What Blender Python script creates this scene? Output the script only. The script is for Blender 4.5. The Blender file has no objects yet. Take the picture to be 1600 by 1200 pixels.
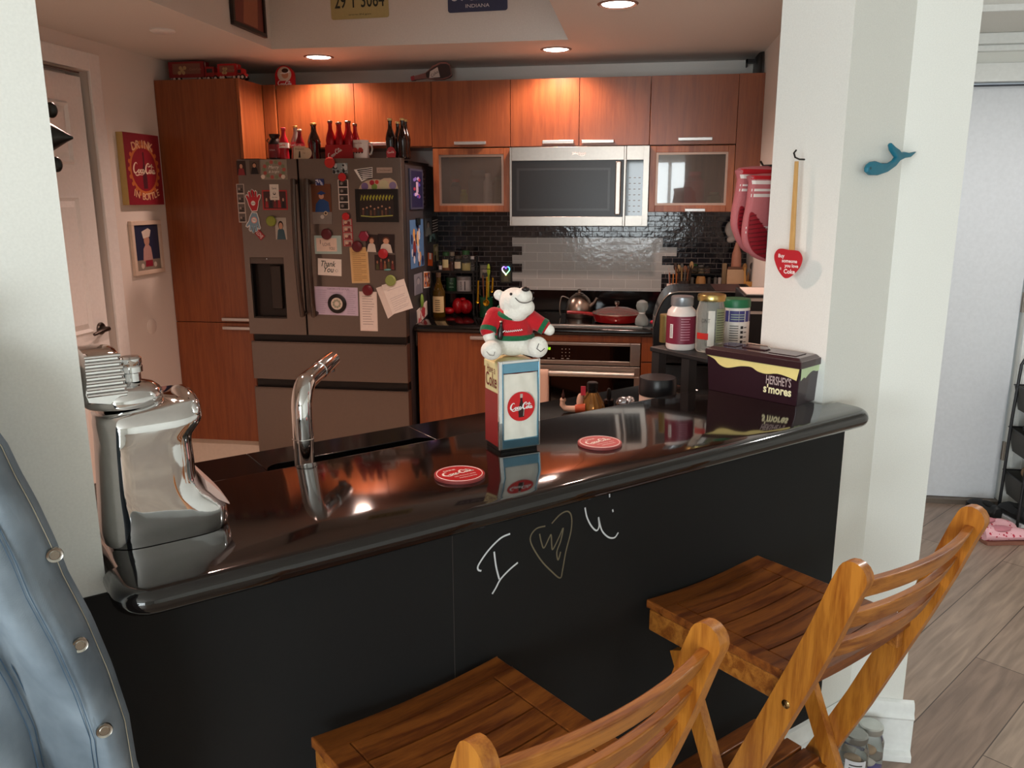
import bpy, bmesh, math, random
from mathutils import Vector, Matrix
PI = math.pi
random.seed(7)
SC = bpy.context.scene
COL = SC.collection
# ---------------------------------------------------------------- camera
FPX, PITCH, YAW, ROLL, EYE = 1280.0, math.radians(12.784), math.radians(9.027), math.radians(-.165), 1.6
FWD = Vector((-math.sin(YAW)*math.cos(PITCH), math.cos(YAW)*math.cos(PITCH), -math.sin(PITCH)))
_r = Vector((math.cos(YAW), math.sin(YAW), 0)); _u = _r.cross(FWD)
RGT = _r*math.cos(ROLL) + _u*math.sin(ROLL); UPV = RGT.cross(FWD)
cd = bpy.data.cameras.new('camera'); cam = bpy.data.objects.new('camera', cd); COL.objects.link(cam)
cd.sensor_width = 36; cd.lens = FPX/1600*36; cd.clip_start = .02; cd.clip_end = 200
cam.matrix_world = Matrix(((RGT.x, UPV.x, -FWD.x, 0), (RGT.y, UPV.y, -FWD.y, 0), (RGT.z, UPV.z, -FWD.z, EYE), (0, 0, 0, 1)))
SC.camera = cam
# ---------------------------------------------------------------- light and exposure
SC.view_settings.view_transform = 'Standard'; SC.view_settings.look = 'None'
SC.view_settings.gamma = 1; SC.view_settings.use_curve_mapping = False
SC.view_settings.exposure = 0.0
w = bpy.data.worlds.new('world'); SC.world = w; w.use_nodes = True
w.node_tree.nodes['Background'].inputs[0].default_value = (.75, .87, 1, 1)
w.node_tree.nodes['Background'].inputs[1].default_value = 1.0
WARM = (1, .64, .52)
def area(name, loc, tgt, sx, sy, power, col, spread=PI):
    l = bpy.data.lights.new(name, 'AREA'); l.shape = 'RECTANGLE'; l.size = sx; l.size_y = sy; l.energy = power; l.color = col; l.spread = spread
    o = bpy.data.objects.new(name, l); COL.objects.link(o); o.location = loc
    o.rotation_euler = (Vector(tgt)-Vector(loc)).to_track_quat('-Z', 'Y').to_euler(); return o
# daylight standing in the two window openings of the living room
area('daylight_back_window', (-.5, -4.62, 1.2), (-.5, 0, 1.2), 2.5, 2.0, 175, (.90, .98, 1))
area('daylight_side_window', (-2.86, -2.6, 1.45), (0, -2.6, 1.45), 2.0, 1.5, 128, (.90, .98, 1))
def spot(name, loc, power, angle=150, blend=.6, r=.045, col=WARM):
    l = bpy.data.lights.new(name, 'SPOT'); l.energy = power; l.spot_size = math.radians(angle); l.spot_blend = blend; l.shadow_soft_size = r; l.color = col
    o = bpy.data.objects.new(name, l); COL.objects.link(o); o.location = loc; return o
CANS = [(-1.77, 4.50), (-.478, 4.49), (-.13, 3.52), (-1.25, 2.15)]
CPOW = [38, 38, 36, 95]
for i, (x, y) in enumerate(CANS):
    spot('downlight_bulb', (x, y, 2.325), CPOW[i])
spot('added_hall_fill_bulb', (1.75, 2.9, 2.60), 105, 160, .5, .08, (1, .96, .93))  # fill lamp added out of view to brighten the hall
# ---------------------------------------------------------------- frames
AB = math.radians(43.5)
E = Vector((math.cos(AB), math.sin(AB), 0)); N = Vector((-math.sin(AB), math.cos(AB), 0)); Z = Vector((0, 0, 1)); X = Vector((1, 0, 0)); Y = Vector((0, 1, 0))
def B(s, t, z=0): return E*s + N*t + Z*z            # bar frame: s along the bar, t away from the living room
def ray(u, v): return FWD + RGT*((u-800)/FPX) - UPV*((v-600)/FPX)
EY = Vector((0, 0, EYE))
def at_y(u, v, y): d = ray(u, v); return d*(y/d.y) + EY
def at_x(u, v, x): d = ray(u, v); return d*(x/d.x) + EY
def at_z(u, v, z): d = ray(u, v); return d*((z-EYE)/d.z) + EY
def at_t(u, v, t): d = ray(u, v); return d*(t/d.dot(N)) + EY
def at_s(u, v, s): d = ray(u, v); return d*(s/d.dot(E)) + EY
def fr(o, r, u, out=None):
    r = Vector(r).normalized(); u = Vector(u).normalized(); w_ = r.cross(u)
    return Matrix(((r.x, u.x, w_.x, o[0]), (r.y, u.y, w_.y, o[1]), (r.z, u.z, w_.z, o[2]), (0, 0, 0, 1)))
def T(x=0, y=0, z=0): return Matrix.Translation((x, y, z))
def RZ(a): return Matrix.Rotation(a, 4, 'Z')
def RX(a): return Matrix.Rotation(a, 4, 'X')
def RY(a): return Matrix.Rotation(a, 4, 'Y')
# ---------------------------------------------------------------- materials
def lin(c):
    if isinstance(c, str):
        c = c.lstrip('#'); c = [int(c[i:i+2], 16)/255 for i in (0, 2, 4)]
        c = [x/12.92 if x <= .04045 else ((x+.055)/1.055)**2.4 for x in c]
    return (c[0], c[1], c[2], 1)
MC = {}
def newmat(name):
    m = bpy.data.materials.new(name); m.use_nodes = True; nt = m.node_tree; return m, nt, nt.nodes['Principled BSDF']
def C(c, rough=.55, metal=0, coat=0, bump=0, bscale=60, trans=0, ior=1.45, em=0, var=.0, alpha=1, sheen=0, name=None):
    key = (str(c), rough, metal, coat, bump, bscale, trans, em, var, alpha, sheen)
    if key in MC: return MC[key]
    m, nt, b = newmat(name or 'mat_%s' % str(c).strip('#'))
    b.inputs['Base Color'].default_value = lin(c); b.inputs['Roughness'].default_value = rough; b.inputs['Metallic'].default_value = metal
    b.inputs['Coat Weight'].default_value = coat; b.inputs['Transmission Weight'].default_value = trans; b.inputs['IOR'].default_value = ior
    b.inputs['Alpha'].default_value = alpha
    if sheen: b.inputs['Sheen Weight'].default_value = sheen
    if em: b.inputs['Emission Color'].default_value = lin(c); b.inputs['Emission Strength'].default_value = em
    tc = nt.nodes.new('ShaderNodeTexCoord')
    nz = nt.nodes.new('ShaderNodeTexNoise'); nz.inputs['Scale'].default_value = bscale; nz.inputs['Detail'].default_value = 3
    nt.links.new(tc.outputs['Object'], nz.inputs['Vector'])
    v = var or .03
    mx = nt.nodes.new('ShaderNodeMix'); mx.data_type = 'RGBA'; mx.blend_type = 'MULTIPLY'; mx.inputs[0].default_value = 1
    mx.inputs[6].default_value = lin(c)
    rp = nt.nodes.new('ShaderNodeMapRange'); rp.inputs[1].default_value = .3; rp.inputs[2].default_value = .7; rp.inputs[3].default_value = 1-v; rp.inputs[4].default_value = 1+v
    nt.links.new(nz.outputs[0], rp.inputs[0]); nt.links.new(rp.outputs[0], mx.inputs[7]); nt.links.new(mx.outputs[2], b.inputs['Base Color'])
    if bump:
        bp = nt.nodes.new('ShaderNodeBump'); bp.inputs['Strength'].default_value = bump; bp.inputs['Distance'].default_value = .002
        nt.links.new(nz.outputs[0], bp.inputs['Height']); nt.links.new(bp.outputs[0], b.inputs['Normal'])
    MC[key] = m; return m
def wood(name, cols, scale=(14, 14, 1.2), rough=.4, rot=(0, 0, 0), contrast=(.35, .65), bump=.05, coat=0, ring=3.0, coord='Object'):
    m, nt, b = newmat(name); n = nt.nodes; L = nt.links.new
    tc = n.new('ShaderNodeTexCoord'); mp = n.new('ShaderNodeMapping'); mp.inputs['Scale'].default_value = scale; mp.inputs['Rotation'].default_value = rot
    L(tc.outputs[coord], mp.inputs[0])
    a = n.new('ShaderNodeTexNoise'); a.inputs['Scale'].default_value = ring; a.inputs['Detail'].default_value = 5; a.inputs['Distortion'].default_value = .8; L(mp.outputs[0], a.inputs[0])
    f = n.new('ShaderNodeTexNoise'); f.inputs['Scale'].default_value = ring*9; f.inputs['Detail'].default_value = 2; L(mp.outputs[0], f.inputs[0])
    ad = n.new('ShaderNodeMath'); ad.operation = 'MULTIPLY_ADD'; ad.inputs[1].default_value = .35; L(f.outputs[0], ad.inputs[0]); L(a.outputs[0], ad.inputs[2])
    r = n.new('ShaderNodeValToRGB'); r.color_ramp.elements[0].position = contrast[0]+.17; r.color_ramp.elements[1].position = contrast[1]+.17
    r.color_ramp.elements[0].color = lin(cols[0]); r.color_ramp.elements[1].color = lin(cols[1])
    L(ad.outputs[0], r.inputs[0]); L(r.outputs[0], b.inputs['Base Color'])
    b.inputs['Roughness'].default_value = rough; b.inputs['Coat Weight'].default_value = coat; b.inputs['Coat Roughness'].default_value = .15
    bp = n.new('ShaderNodeBump'); bp.inputs['Strength'].default_value = bump; bp.inputs['Distance'].default_value = .001; L(f.outputs[0], bp.inputs['Height']); L(bp.outputs[0], b.inputs['Normal'])
    return m
def brickmat(name, c1, c2, mortar, bw, bh, msize, rough=.15, axes='XZ', off=.5, bump=.4, wobble=0, origin=(0, 0, 0)):
    m, nt, b = newmat(name); n = nt.nodes; L = nt.links.new
    g = n.new('ShaderNodeNewGeometry'); sp = n.new('ShaderNodeSeparateXYZ'); L(g.outputs['Position'], sp.inputs[0])
    cb = n.new('ShaderNodeCombineXYZ'); L(sp.outputs['XYZ'.index(axes[0])], cb.inputs[0]); L(sp.outputs['XYZ'.index(axes[1])], cb.inputs[1])
    mp = n.new('ShaderNodeMapping'); mp.inputs['Location'].default_value = origin; L(cb.outputs[0], mp.inputs[0])
    br = n.new('ShaderNodeTexBrick'); br.inputs['Scale'].default_value = 1; br.inputs['Brick Width'].default_value = bw; br.inputs['Row Height'].default_value = bh
    br.inputs['Mortar Size'].default_value = msize; br.inputs['Mortar Smooth'].default_value = .1; br.offset = off
    br.inputs['Color1'].default_value = lin(c1); br.inputs['Color2'].default_value = lin(c2); br.inputs['Mortar'].default_value = lin(mortar)
    L(mp.outputs[0], br.inputs[0]); L(br.outputs['Color'], b.inputs['Base Color'])
    mr = n.new('ShaderNodeMapRange'); mr.inputs[3].default_value = rough; mr.inputs[4].default_value = .7; L(br.outputs['Fac'], mr.inputs[0]); L(mr.outputs[0], b.inputs['Roughness'])
    iv = n.new('ShaderNodeMath'); iv.operation = 'SUBTRACT'; iv.inputs[0].default_value = 1; L(br.outputs['Fac'], iv.inputs[1])
    bp = n.new('ShaderNodeBump'); bp.inputs['Strength'].default_value = bump; bp.inputs['Distance'].default_value = .002; L(iv.outputs[0], bp.inputs['Height'])
    last = bp
    if wobble:
        nz = n.new('ShaderNodeTexNoise'); nz.inputs['Scale'].default_value = 30; L(g.outputs['Position'], nz.inputs[0])
        b2 = n.new('ShaderNodeBump'); b2.inputs['Strength'].default_value = wobble; b2.inputs['Distance'].default_value = .004; L(nz.outputs[0], b2.inputs['Height']); L(bp.outputs[0], b2.inputs['Normal']); last = b2
    L(last.outputs[0], b.inputs['Normal']); return m
PAINT = C('#e4e4de', .6, bump=.03, bscale=300, name='white_wall_paint')
CEIL = C('#dedcd6', .7, bump=.1, bscale=150, name='ceiling_paint')
KPAINT = C('#e2dcd4', .6, bump=.03, bscale=300, name='kitchen_wall_paint')
TRIM = C('#e9ebe9', .35, name='white_trim_paint')
CAB = wood('cherry_cabinet_wood', ('#7e4222', '#90502a'), (16, 16, 1.0), .32, bump=.04, coat=.15)
CABE = wood('cherry_edge_wood', ('#8a4a25', '#a9653a'), (16, 16, 1.0), .35)
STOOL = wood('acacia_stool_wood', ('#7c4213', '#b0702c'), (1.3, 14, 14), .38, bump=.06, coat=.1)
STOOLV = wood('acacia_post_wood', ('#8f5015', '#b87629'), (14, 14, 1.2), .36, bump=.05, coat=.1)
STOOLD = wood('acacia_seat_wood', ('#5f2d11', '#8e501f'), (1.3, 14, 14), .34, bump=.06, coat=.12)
BAMBOO = wood('pale_bamboo', ('#b88a4c', '#d2a869'), (16, 16, 1.2), .5)
GRAN = C('#130f0e', .075, coat=.3, bscale=900, var=.5, name='polished_black_granite')
GRANL = C('#0e0d0d', .1, bscale=900, var=.5, name='black_granite')
CHALK = C('#050607', .75, bump=.03, bscale=60, var=.12, name='chalkboard_paint')
CHROME = C('#dcdcdc', .04, 1, name='chrome')
STEEL = C('#aca59d', .34, 1, name='brushed_steel')
STEELD = C('#5a534e', .32, 1, name='dark_steel')
ALU = C('#c9c7c4', .35, .9, name='aluminium_handle')
FRG = C('#7d736c', .34, .85, var=.02, name='black_stainless')
FRGD = C('#26211f', .35, .6, name='black_stainless_recess')
BLK = C('#0a0a0b', .3, name='black_plastic')
BLKG = C('#050506', .04, coat=.5, name='black_glass')
WHITE = C('#efeeea', .5)
RED = C('#c4161c', .35)
COKE = C('#d0121b', .3)
PAPER = C('#efe9e2', .8)
def glassmat(name, col, rough=.02, ior=1.45, mixw=.85):
    m, nt, b = newmat(name); b.inputs['Base Color'].default_value = lin(col); b.inputs['Roughness'].default_value = rough
    b.inputs['Transmission Weight'].default_value = mixw; b.inputs['IOR'].default_value = ior; return m
GLASS = glassmat('clear_glass', '#f2f6f4', .02, 1.3, .97)
FROST = glassmat('frosted_glass', '#bab6b0', .12, 1.2, .88); _fb = FROST.node_tree.nodes['Principled BSDF']; _fb.inputs['Coat Weight'].default_value = 1; _fb.inputs['Coat Roughness'].default_value = .02; _fb.inputs['Coat IOR'].default_value = 1.6
# ---------------------------------------------------------------- mesh builder
class MB:
    def __init__(s): s.v = []; s.f = []; s.m = []; s.s = []; s.mats = []
    def mi(s, m):
        if m not in s.mats: s.mats.append(m)
        return s.mats.index(m)
    def add(s, vs, fs, m, M=None, smooth=False):
        o = len(s.v); k = s.mi(m)
        flip = M is not None and M.determinant() < 0
        for p in vs: s.v.append((M @ Vector(p)) if M is not None else Vector(p))
        for f in fs:
            f = tuple(o+i for i in f); s.f.append(f[::-1] if flip else f); s.m.append(k); s.s.append(smooth)
        return s
    def box(s, a, b, m, M=None):
        x0, y0, z0 = [min(a[i], b[i]) for i in range(3)]; x1, y1, z1 = [max(a[i], b[i]) for i in range(3)]
        return s.add([(x0,y0,z0),(x1,y0,z0),(x1,y1,z0),(x0,y1,z0),(x0,y0,z1),(x1,y0,z1),(x1,y1,z1),(x0,y1,z1)],
            [(0,3,2,1),(4,5,6,7),(0,1,5,4),(1,2,6,5),(2,3,7,6),(3,0,4,7)], m, M)
    def cbox(s, c, d, m, M=None): return s.box([c[i]-d[i]/2 for i in range(3)], [c[i]+d[i]/2 for i in range(3)], m, M)
    def prism(s, poly, z0, z1, m, M=None, smooth=False):
        n = len(poly); ar = sum(poly[i][0]*poly[(i+1)%n][1]-poly[(i+1)%n][0]*poly[i][1] for i in range(n))
        if ar < 0: poly = poly[::-1]
        vs = [(p[0], p[1], z0) for p in poly] + [(p[0], p[1], z1) for p in poly]
        s.add(vs, [tuple(range(n))[::-1], tuple(range(n, 2*n))], m, M)
        return s.add(vs, [(i, (i+1) % n, n+(i+1) % n, n+i) for i in range(n)], m, M, smooth)
    def loft(s, rings, m, M=None, smooth=True, caps=True, closed=True):
        n = len(rings[0]); vs = [p for r in rings for p in r]; fs = []
        for j in range(len(rings)-1):
            for i in range(n if closed else n-1):
                k = (i+1) % n; fs.append((j*n+i, j*n+k, (j+1)*n+k, (j+1)*n+i))
        s.add(vs, fs, m, M, smooth)
        if caps:
            s.add(rings[0], [tuple(range(n))[::-1]], m, M); s.add(rings[-1], [tuple(range(n))], m, M)
        return s
    def lathe(s, prof, m, M=None, seg=24, smooth=True, caps=True):
        rings = [[(r*math.cos(2*PI*i/seg), r*math.sin(2*PI*i/seg), z) for i in range(seg)] for r, z in prof]
        return s.loft(rings, m, M, smooth, caps)
    def ell(s, c, r, m, M=None, seg=20, rng=12):
        pr = []
        M2 = (M or Matrix()) @ Matrix.Translation(c) @ Matrix.Diagonal((r[0], r[1], r[2], 1))
        for j in range(1, rng): a = -PI/2+PI*j/rng; pr.append((math.cos(a), math.sin(a)))
        rings = [[(q*math.cos(2*PI*i/seg), q*math.sin(2*PI*i/seg), z) for i in range(seg)] for q, z in pr]
        vs = [p for rr in rings for p in rr] + [(0, 0, -1), (0, 0, 1)]; n = seg; fs = []
        for j in range(len(rings)-1):
            for i in range(n): k = (i+1) % n; fs.append((j*n+i, j*n+k, (j+1)*n+k, (j+1)*n+i))
        bo, to = len(vs)-2, len(vs)-1; q = (len(rings)-1)*n
        for i in range(n): k = (i+1) % n; fs.append((bo, k, i)); fs.append((to, q+i, q+k))
        return s.add(vs, fs, m, M2, True)
    def tube(s, pts, r, m, M=None, seg=10, closed=False, sq=None):
        pts = [Vector(p) for p in pts]; n = len(pts); rings = []; up = None
        for i, p in enumerate(pts):
            if closed: d = pts[(i+1) % n]-pts[i-1]
            else: d = pts[min(i+1, n-1)]-pts[max(i-1, 0)]
            d.normalize()
            if up is None: up = Vector((0, 0, 1)) if abs(d.z) < .9 else Vector((0, 1, 0))
            a = d.cross(up).normalized(); up = a.cross(d).normalized()
            rr = r[i] if isinstance(r, (list, tuple)) else r
            rx, ry = (rr, rr) if sq is None else (rr*sq[0], rr*sq[1])
            rings.append([p + a*(rx*math.cos(2*PI*k/seg)) + up*(ry*math.sin(2*PI*k/seg)) for k in range(seg)])
        if closed: rings.append(rings[0]); 
        return s.loft([[tuple(q) for q in rr] for rr in rings], m, M, True, not closed)
    def ribbon(s, pts, wd, m, M=None, z=0):
        pts = [Vector((p[0], p[1])) for p in pts]; n = len(pts); vs = []
        for i, p in enumerate(pts):
            d = pts[min(i+1, n-1)]-pts[max(i-1, 0)]
            if d.length < 1e-9: d = Vector((1, 0))
            d.normalize(); q = Vector((-d.y, d.x)); ww = (wd[i] if isinstance(wd, (list, tuple)) else wd)/2
            vs += [(*(p-q*ww), z), (*(p+q*ww), z)]
        return s.add(vs, [(2*i, 2*i+2, 2*i+3, 2*i+1) for i in range(n-1)], m, M)
    def disc(s, c, r, m, M=None, z=0, seg=24, ry=None):
        ry = ry or r
        return s.add([(c[0]+r*math.cos(2*PI*i/seg), c[1]+ry*math.sin(2*PI*i/seg), z) for i in range(seg)], [tuple(range(seg))], m, M)
    def rect(s, x0, y0, x1, y1, m, M=None, z=0): return s.add([(x0,y0,z),(x1,y0,z),(x1,y1,z),(x0,y1,z)], [(0,1,2,3)], m, M)
    def poly(s, ps, m, M=None, z=0):
        n = len(ps); ar = sum(ps[i][0]*ps[(i+1)%n][1]-ps[(i+1)%n][0]*ps[i][1] for i in range(n))
        if ar < 0: ps = ps[::-1]
        return s.add([(p[0], p[1], z) for p in ps], [tuple(range(n))], m, M)
    def text(s, txt, m, M=None, w=None, h=None, size=1, z=.0003, shear=0, bold=0, space=1):
        vs, fs, (x0, y0, x1, y1) = textmesh(txt, shear, bold, space)
        sx = sy = size
        if w and h: sx = w/(x1-x0); sy = h/(y1-y0)
        elif w: sx = sy = w/(x1-x0)
        elif h: sx = sy = h/(y1-y0)
        cx, cy = (x0+x1)/2, (y0+y1)/2
        return s.add([((p[0]-cx)*sx, (p[1]-cy)*sy, z) for p in vs], fs, m, M)
TXT = {}
def textmesh(txt, shear=0, bold=0, space=1):
    k = (txt, shear, bold, space)
    if k not in TXT:
        c = bpy.data.curves.new('t', 'FONT'); c.body = txt; c.shear = shear; c.offset = bold; c.space_character = space; c.resolution_u = 3
        o = bpy.data.objects.new('t', c); me = bpy.data.meshes.new_from_object(o)
        vs = [tuple(v.co) for v in me.vertices]; fs = [tuple(p.vertices) for p in me.polygons]
        bpy.data.objects.remove(o); bpy.data.curves.remove(c); bpy.data.meshes.remove(me)
        xs = [v[0] for v in vs]; ys = [v[1] for v in vs]
        TXT[k] = (vs, fs, (min(xs), min(ys), max(xs), max(ys)))
    return TXT[k]
def crom(pts, k=5, closed=False):
    n = len(pts); out = []; dim = len(pts[0])
    rg = range(n if closed else n-1)
    for i in rg:
        p0, p1, p2, p3 = (pts[(i-1) % n] if closed or i > 0 else pts[i]), pts[i], pts[(i+1) % n], (pts[(i+2) % n] if closed or i+2 < n else pts[(i+1) % n])
        for j in range(k):
            t = j/k
            out.append(tuple(.5*((2*p1[d])+(-p0[d]+p2[d])*t+(2*p0[d]-5*p1[d]+4*p2[d]-p3[d])*t*t+(-p0[d]+3*p1[d]-3*p2[d]+p3[d])*t**3) for d in range(dim)))
    if not closed: out.append(tuple(pts[-1]))
    return out
# flowing script lettering, strokes of (x, y, width)
SCR = [
 [(1.15,1.55,.06),(1.0,1.75,.1),(.7,1.7,.14),(.35,1.3,.2),(.22,.8,.24),(.35,.42,.2),(.65,.35,.14),(1.0,.55,.08),(1.25,.8,.05)],
 [(1.45,.85,.1),(1.28,.7,.14),(1.25,.45,.15),(1.42,.34,.12),(1.6,.5,.14),(1.62,.75,.12),(1.47,.86,.08)],
 [(1.62,.7,.05),(1.8,.75,.06)],
 [(2.12,.78,.1),(1.98,.84,.12),(1.85,.65,.16),(1.87,.42,.16),(2.0,.34,.12),(2.2,.48,.06)],
 [(2.62,.78,.1),(2.42,.85,.12),(2.27,.62,.15),(2.3,.4,.15),(2.42,.34,.12),(2.6,.55,.1),(2.67,.82,.1),(2.62,.5,.15),(2.68,.34,.12),(2.85,.5,.05)],
 [(.65,.28,.04),(.55,.12,.08),(.9,.0,.13),(1.5,.12,.11),(2.2,.1,.06),(2.75,.3,.03)],
 [(2.75,.62,.1),(3.05,.66,.1)],
 [(4.1,1.5,.06),(3.95,1.72,.1),(3.6,1.65,.14),(3.25,1.25,.2),(3.13,.75,.24),(3.28,.4,.2),(3.6,.34,.14),(3.9,.6,.07)],
 [(4.15,.85,.1),(3.98,.7,.14),(3.96,.45,.15),(4.12,.34,.12),(4.3,.5,.14),(4.3,.75,.12),(4.16,.86,.08)],
 [(4.35,.7,.06),(4.62,1.1,.08),(4.75,1.55,.08),(4.62,1.62,.1),(4.55,1.2,.14),(4.53,.6,.16),(4.6,.36,.12),(4.8,.5,.05)],
 [(5.2,.78,.1),(5.0,.85,.12),(4.85,.62,.15),(4.88,.4,.15),(5.0,.34,.12),(5.17,.55,.1),(5.25,.82,.1),(5.2,.5,.15),(5.27,.34,.12),(5.5,.55,.04)],
 [(3.7,1.45,.05),(3.9,1.25,.1),(4.4,1.42,.12),(4.9,1.3,.1),(5.15,1.15,.04)],
]
def script(mb, m, M, w, z=.0003, x0=.1, x1=5.5, bold=1.0):
    k = w/(x1-x0); M2 = M @ T(0, 0, z) @ Matrix.Scale(k, 4, (1, 0, 0)) @ Matrix.Scale(k, 4, (0, 1, 0)) @ T(-(x0+x1)/2, -.85, 0)
    for st in SCR:
        c = crom(st, 4); mb.ribbon([(p[0], p[1]) for p in c], [p[2]*1.15*bold for p in c], m, M2)
def heartpts(w, h, n=28, notch=.22):
    ps = []
    for i in range(n):
        a = 2*PI*i/n; x = 16*math.sin(a)**3; y = 13*math.cos(a)-5*math.cos(2*a)-2*math.cos(3*a)-math.cos(4*a)
        ps.append((x/32*w, (y+2.5)/29*h))
    return ps
def rrect(x0, y0, x1, y1, r, n=5):
    ps = []
    for cx, cy, a0 in ((x1-r, y1-r, 0), (x0+r, y1-r, 90), (x0+r, y0+r, 180), (x1-r, y0+r, 270)):
        for i in range(n+1): a = math.radians(a0+90*i/n); ps.append((cx+r*math.cos(a), cy+r*math.sin(a)))
    return ps
# ---------------------------------------------------------------- objects
WM = {}
def tag(o, label=None, cat=None, group=None, kind=None):
    if label: o['label'] = label
    if cat: o['category'] = cat
    if group: o['group'] = group
    if kind: o['kind'] = kind
    return o
def mesh(name, mb, parent=None, bevel=0, seg=2, world=False, loc=None, subsurf=0, angle=35, label=None):
    root = parent
    if parent is None:
        if loc is None:
            xs = [v.x for v in mb.v]; ys = [v.y for v in mb.v]; zs = [v.z for v in mb.v]
            loc = Vector(((min(xs)+max(xs))/2, (min(ys)+max(ys))/2, min(zs)))
        W = Matrix.Translation(loc); inv = W.inverted()
    else:
        W = WM[parent]; inv = W.inverted() if world else None
    me = bpy.data.meshes.new(name)
    me.from_pydata([tuple(inv @ v) if inv is not None else tuple(v) for v in mb.v], [], mb.f)
    for m in mb.mats: me.materials.append(m)
    me.polygons.foreach_set('material_index', mb.m); me.polygons.foreach_set('use_smooth', [bool(x) or bevel > 0 for x in mb.s])
    me.update()
    if any(mb.s) and not subsurf: 
        bm_ = bmesh.new(); bm_.from_mesh(me); bmesh.ops.remove_doubles(bm_, verts=bm_.verts, dist=1e-6); bm_.to_mesh(me); bm_.free()
    me.set_sharp_from_angle(angle=math.radians(angle))
    o = bpy.data.objects.new(name, me); COL.objects.link(o)
    if parent is None: o.matrix_world = W; WM[o] = W
    else: o.parent = parent; WM[o] = W
    if bevel:
        bv = o.modifiers.new('bevel', 'BEVEL'); bv.width = bevel; bv.segments = seg; bv.limit_method = 'ANGLE'; bv.angle_limit = math.radians(40)
        bv.harden_normals = True
    if subsurf:
        ss = o.modifiers.new('subdivision', 'SUBSURF'); ss.levels = ss.render_levels = subsurf
    if label: o['label'] = label
    return o
def thing(name, label, cat, loc=(0, 0, 0), rotz=0, group=None):
    o = bpy.data.objects.new(name, None); COL.objects.link(o); W = Matrix.Translation(loc) @ RZ(rotz); o.matrix_world = W; WM[o] = W
    o.empty_display_size = .05
    return tag(o, label, cat, group)
def single(name, mb, label, cat, group=None, **k): return tag(mesh(name, mb, None, **k), label, cat, group)
def struct(name, mb, parent=None, **k):
    o = mesh(name, mb, parent, **k)
    if parent is None: o['kind'] = 'structure'
    return o
def copy_tree(o, loc, rotz=0, label=None, group=None):
    r = o.copy(); COL.objects.link(r); W = Matrix.Translation(loc) @ RZ(rotz); r.matrix_world = W; WM[r] = W
    if label: r['label'] = label
    if group: r['group'] = group
    for ch in list(o.children):
        c = ch.copy(); COL.objects.link(c); c.parent = r; WM[c] = W
        for g in list(ch.children):
            d = g.copy(); COL.objects.link(d); d.parent = c; WM[d] = W
    return r
def inset(poly, d):
    n = len(poly); out = []
    for i in range(n):
        a, b, c = Vector(poly[i-1]), Vector(poly[i]), Vector(poly[(i+1) % n])
        e1 = (b-a).normalized(); e2 = (c-b).normalized(); n1 = Vector((-e1.y, e1.x)); n2 = Vector((-e2.y, e2.x))
        q = (n1+n2); q = q/max(.3, q.dot(n1)) if q.length > 1e-6 else n1
        out.append(tuple(b+q*d))
    return out
def slab(mb, poly, z0, z1, m, r=None, M=None, k=8):
    n = len(poly); ar = sum(poly[i][0]*poly[(i+1)%n][1]-poly[(i+1)%n][0]*poly[i][1] for i in range(n))
    if ar < 0: poly = poly[::-1]
    r = r or (z1-z0)/2; zc = (z0+z1)/2; rings = []
    for j in range(k+1):
        a = -PI/2+PI*j/k; pp = inset(poly, r*(1-math.cos(a))); zz = zc+(z1-z0)/2*math.sin(a); rings.append([(p[0], p[1], zz) for p in pp])
    return mb.loft(rings, m, M, True)
# ================================================================ the setting
# floors
def floormat():
    m, nt, b = newmat('wood_plank_floor'); n = nt.nodes; L = nt.links.new
    g = n.new('ShaderNodeNewGeometry'); mp = n.new('ShaderNodeMapping'); mp.inputs['Rotation'].default_value = (0, 0, math.radians(-52))
    L(g.outputs['Position'], mp.inputs[0])
    br = n.new('ShaderNodeTexBrick'); br.inputs['Scale'].default_value = 1; br.inputs['Brick Width'].default_value = 1.5; br.inputs['Row Height'].default_value = .2
    br.inputs['Mortar Size'].default_value = .0018; br.offset = .37
    br.inputs['Color1'].default_value = lin('#8a7466'); br.inputs['Color2'].default_value = lin('#a89382'); br.inputs['Mortar'].default_value = lin('#4a3c34'); L(mp.outputs[0], br.inputs[0])
    m2 = n.new('ShaderNodeMapping'); m2.inputs['Scale'].default_value = (1.2, 14, 1); L(mp.outputs[0], m2.inputs[0])
    nz = n.new('ShaderNodeTexNoise'); nz.inputs['Scale'].default_value = 3; nz.inputs['Detail'].default_value = 6; nz.inputs['Distortion'].default_value = .6; L(m2.outputs[0], nz.inputs[0])
    mr = n.new('ShaderNodeMapRange'); mr.inputs[1].default_value = .3; mr.inputs[2].default_value = .7; mr.inputs[3].default_value = .72; mr.inputs[4].default_value = 1.22; L(nz.outputs[0], mr.inputs[0])
    mx = n.new('ShaderNodeMix'); mx.data_type = 'RGBA'; mx.blend_type = 'MULTIPLY'; mx.inputs[0].default_value = 1; L(br.outputs['Color'], mx.inputs[6]); L(mr.outputs[0], mx.inputs[7])
    # pale sapwood streaks
    m3 = n.new('ShaderNodeMapping'); m3.inputs['Scale'].default_value = (.35, 5, 1); L(mp.outputs[0], m3.inputs[0])
    n3 = n.new('ShaderNodeTexNoise'); n3.inputs['Scale'].default_value = 2.2; n3.inputs['Detail'].default_value = 1; L(m3.outputs[0], n3.inputs[0])
    r3 = n.new('ShaderNodeMapRange'); r3.inputs[1].default_value = .66; r3.inputs[2].default_value = .72; L(n3.outputs[0], r3.inputs[0])
    mx2 = n.new('ShaderNodeMix'); mx2.data_type = 'RGBA'; mx2.inputs[7].default_value = lin('#b59c80'); L(r3.outputs[0], mx2.inputs[0]); L(mx.outputs[2], mx2.inputs[6]); L(mx2.outputs[2], b.inputs['Base Color'])
    b.inputs['Roughness'].default_value = .38; return m
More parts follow.
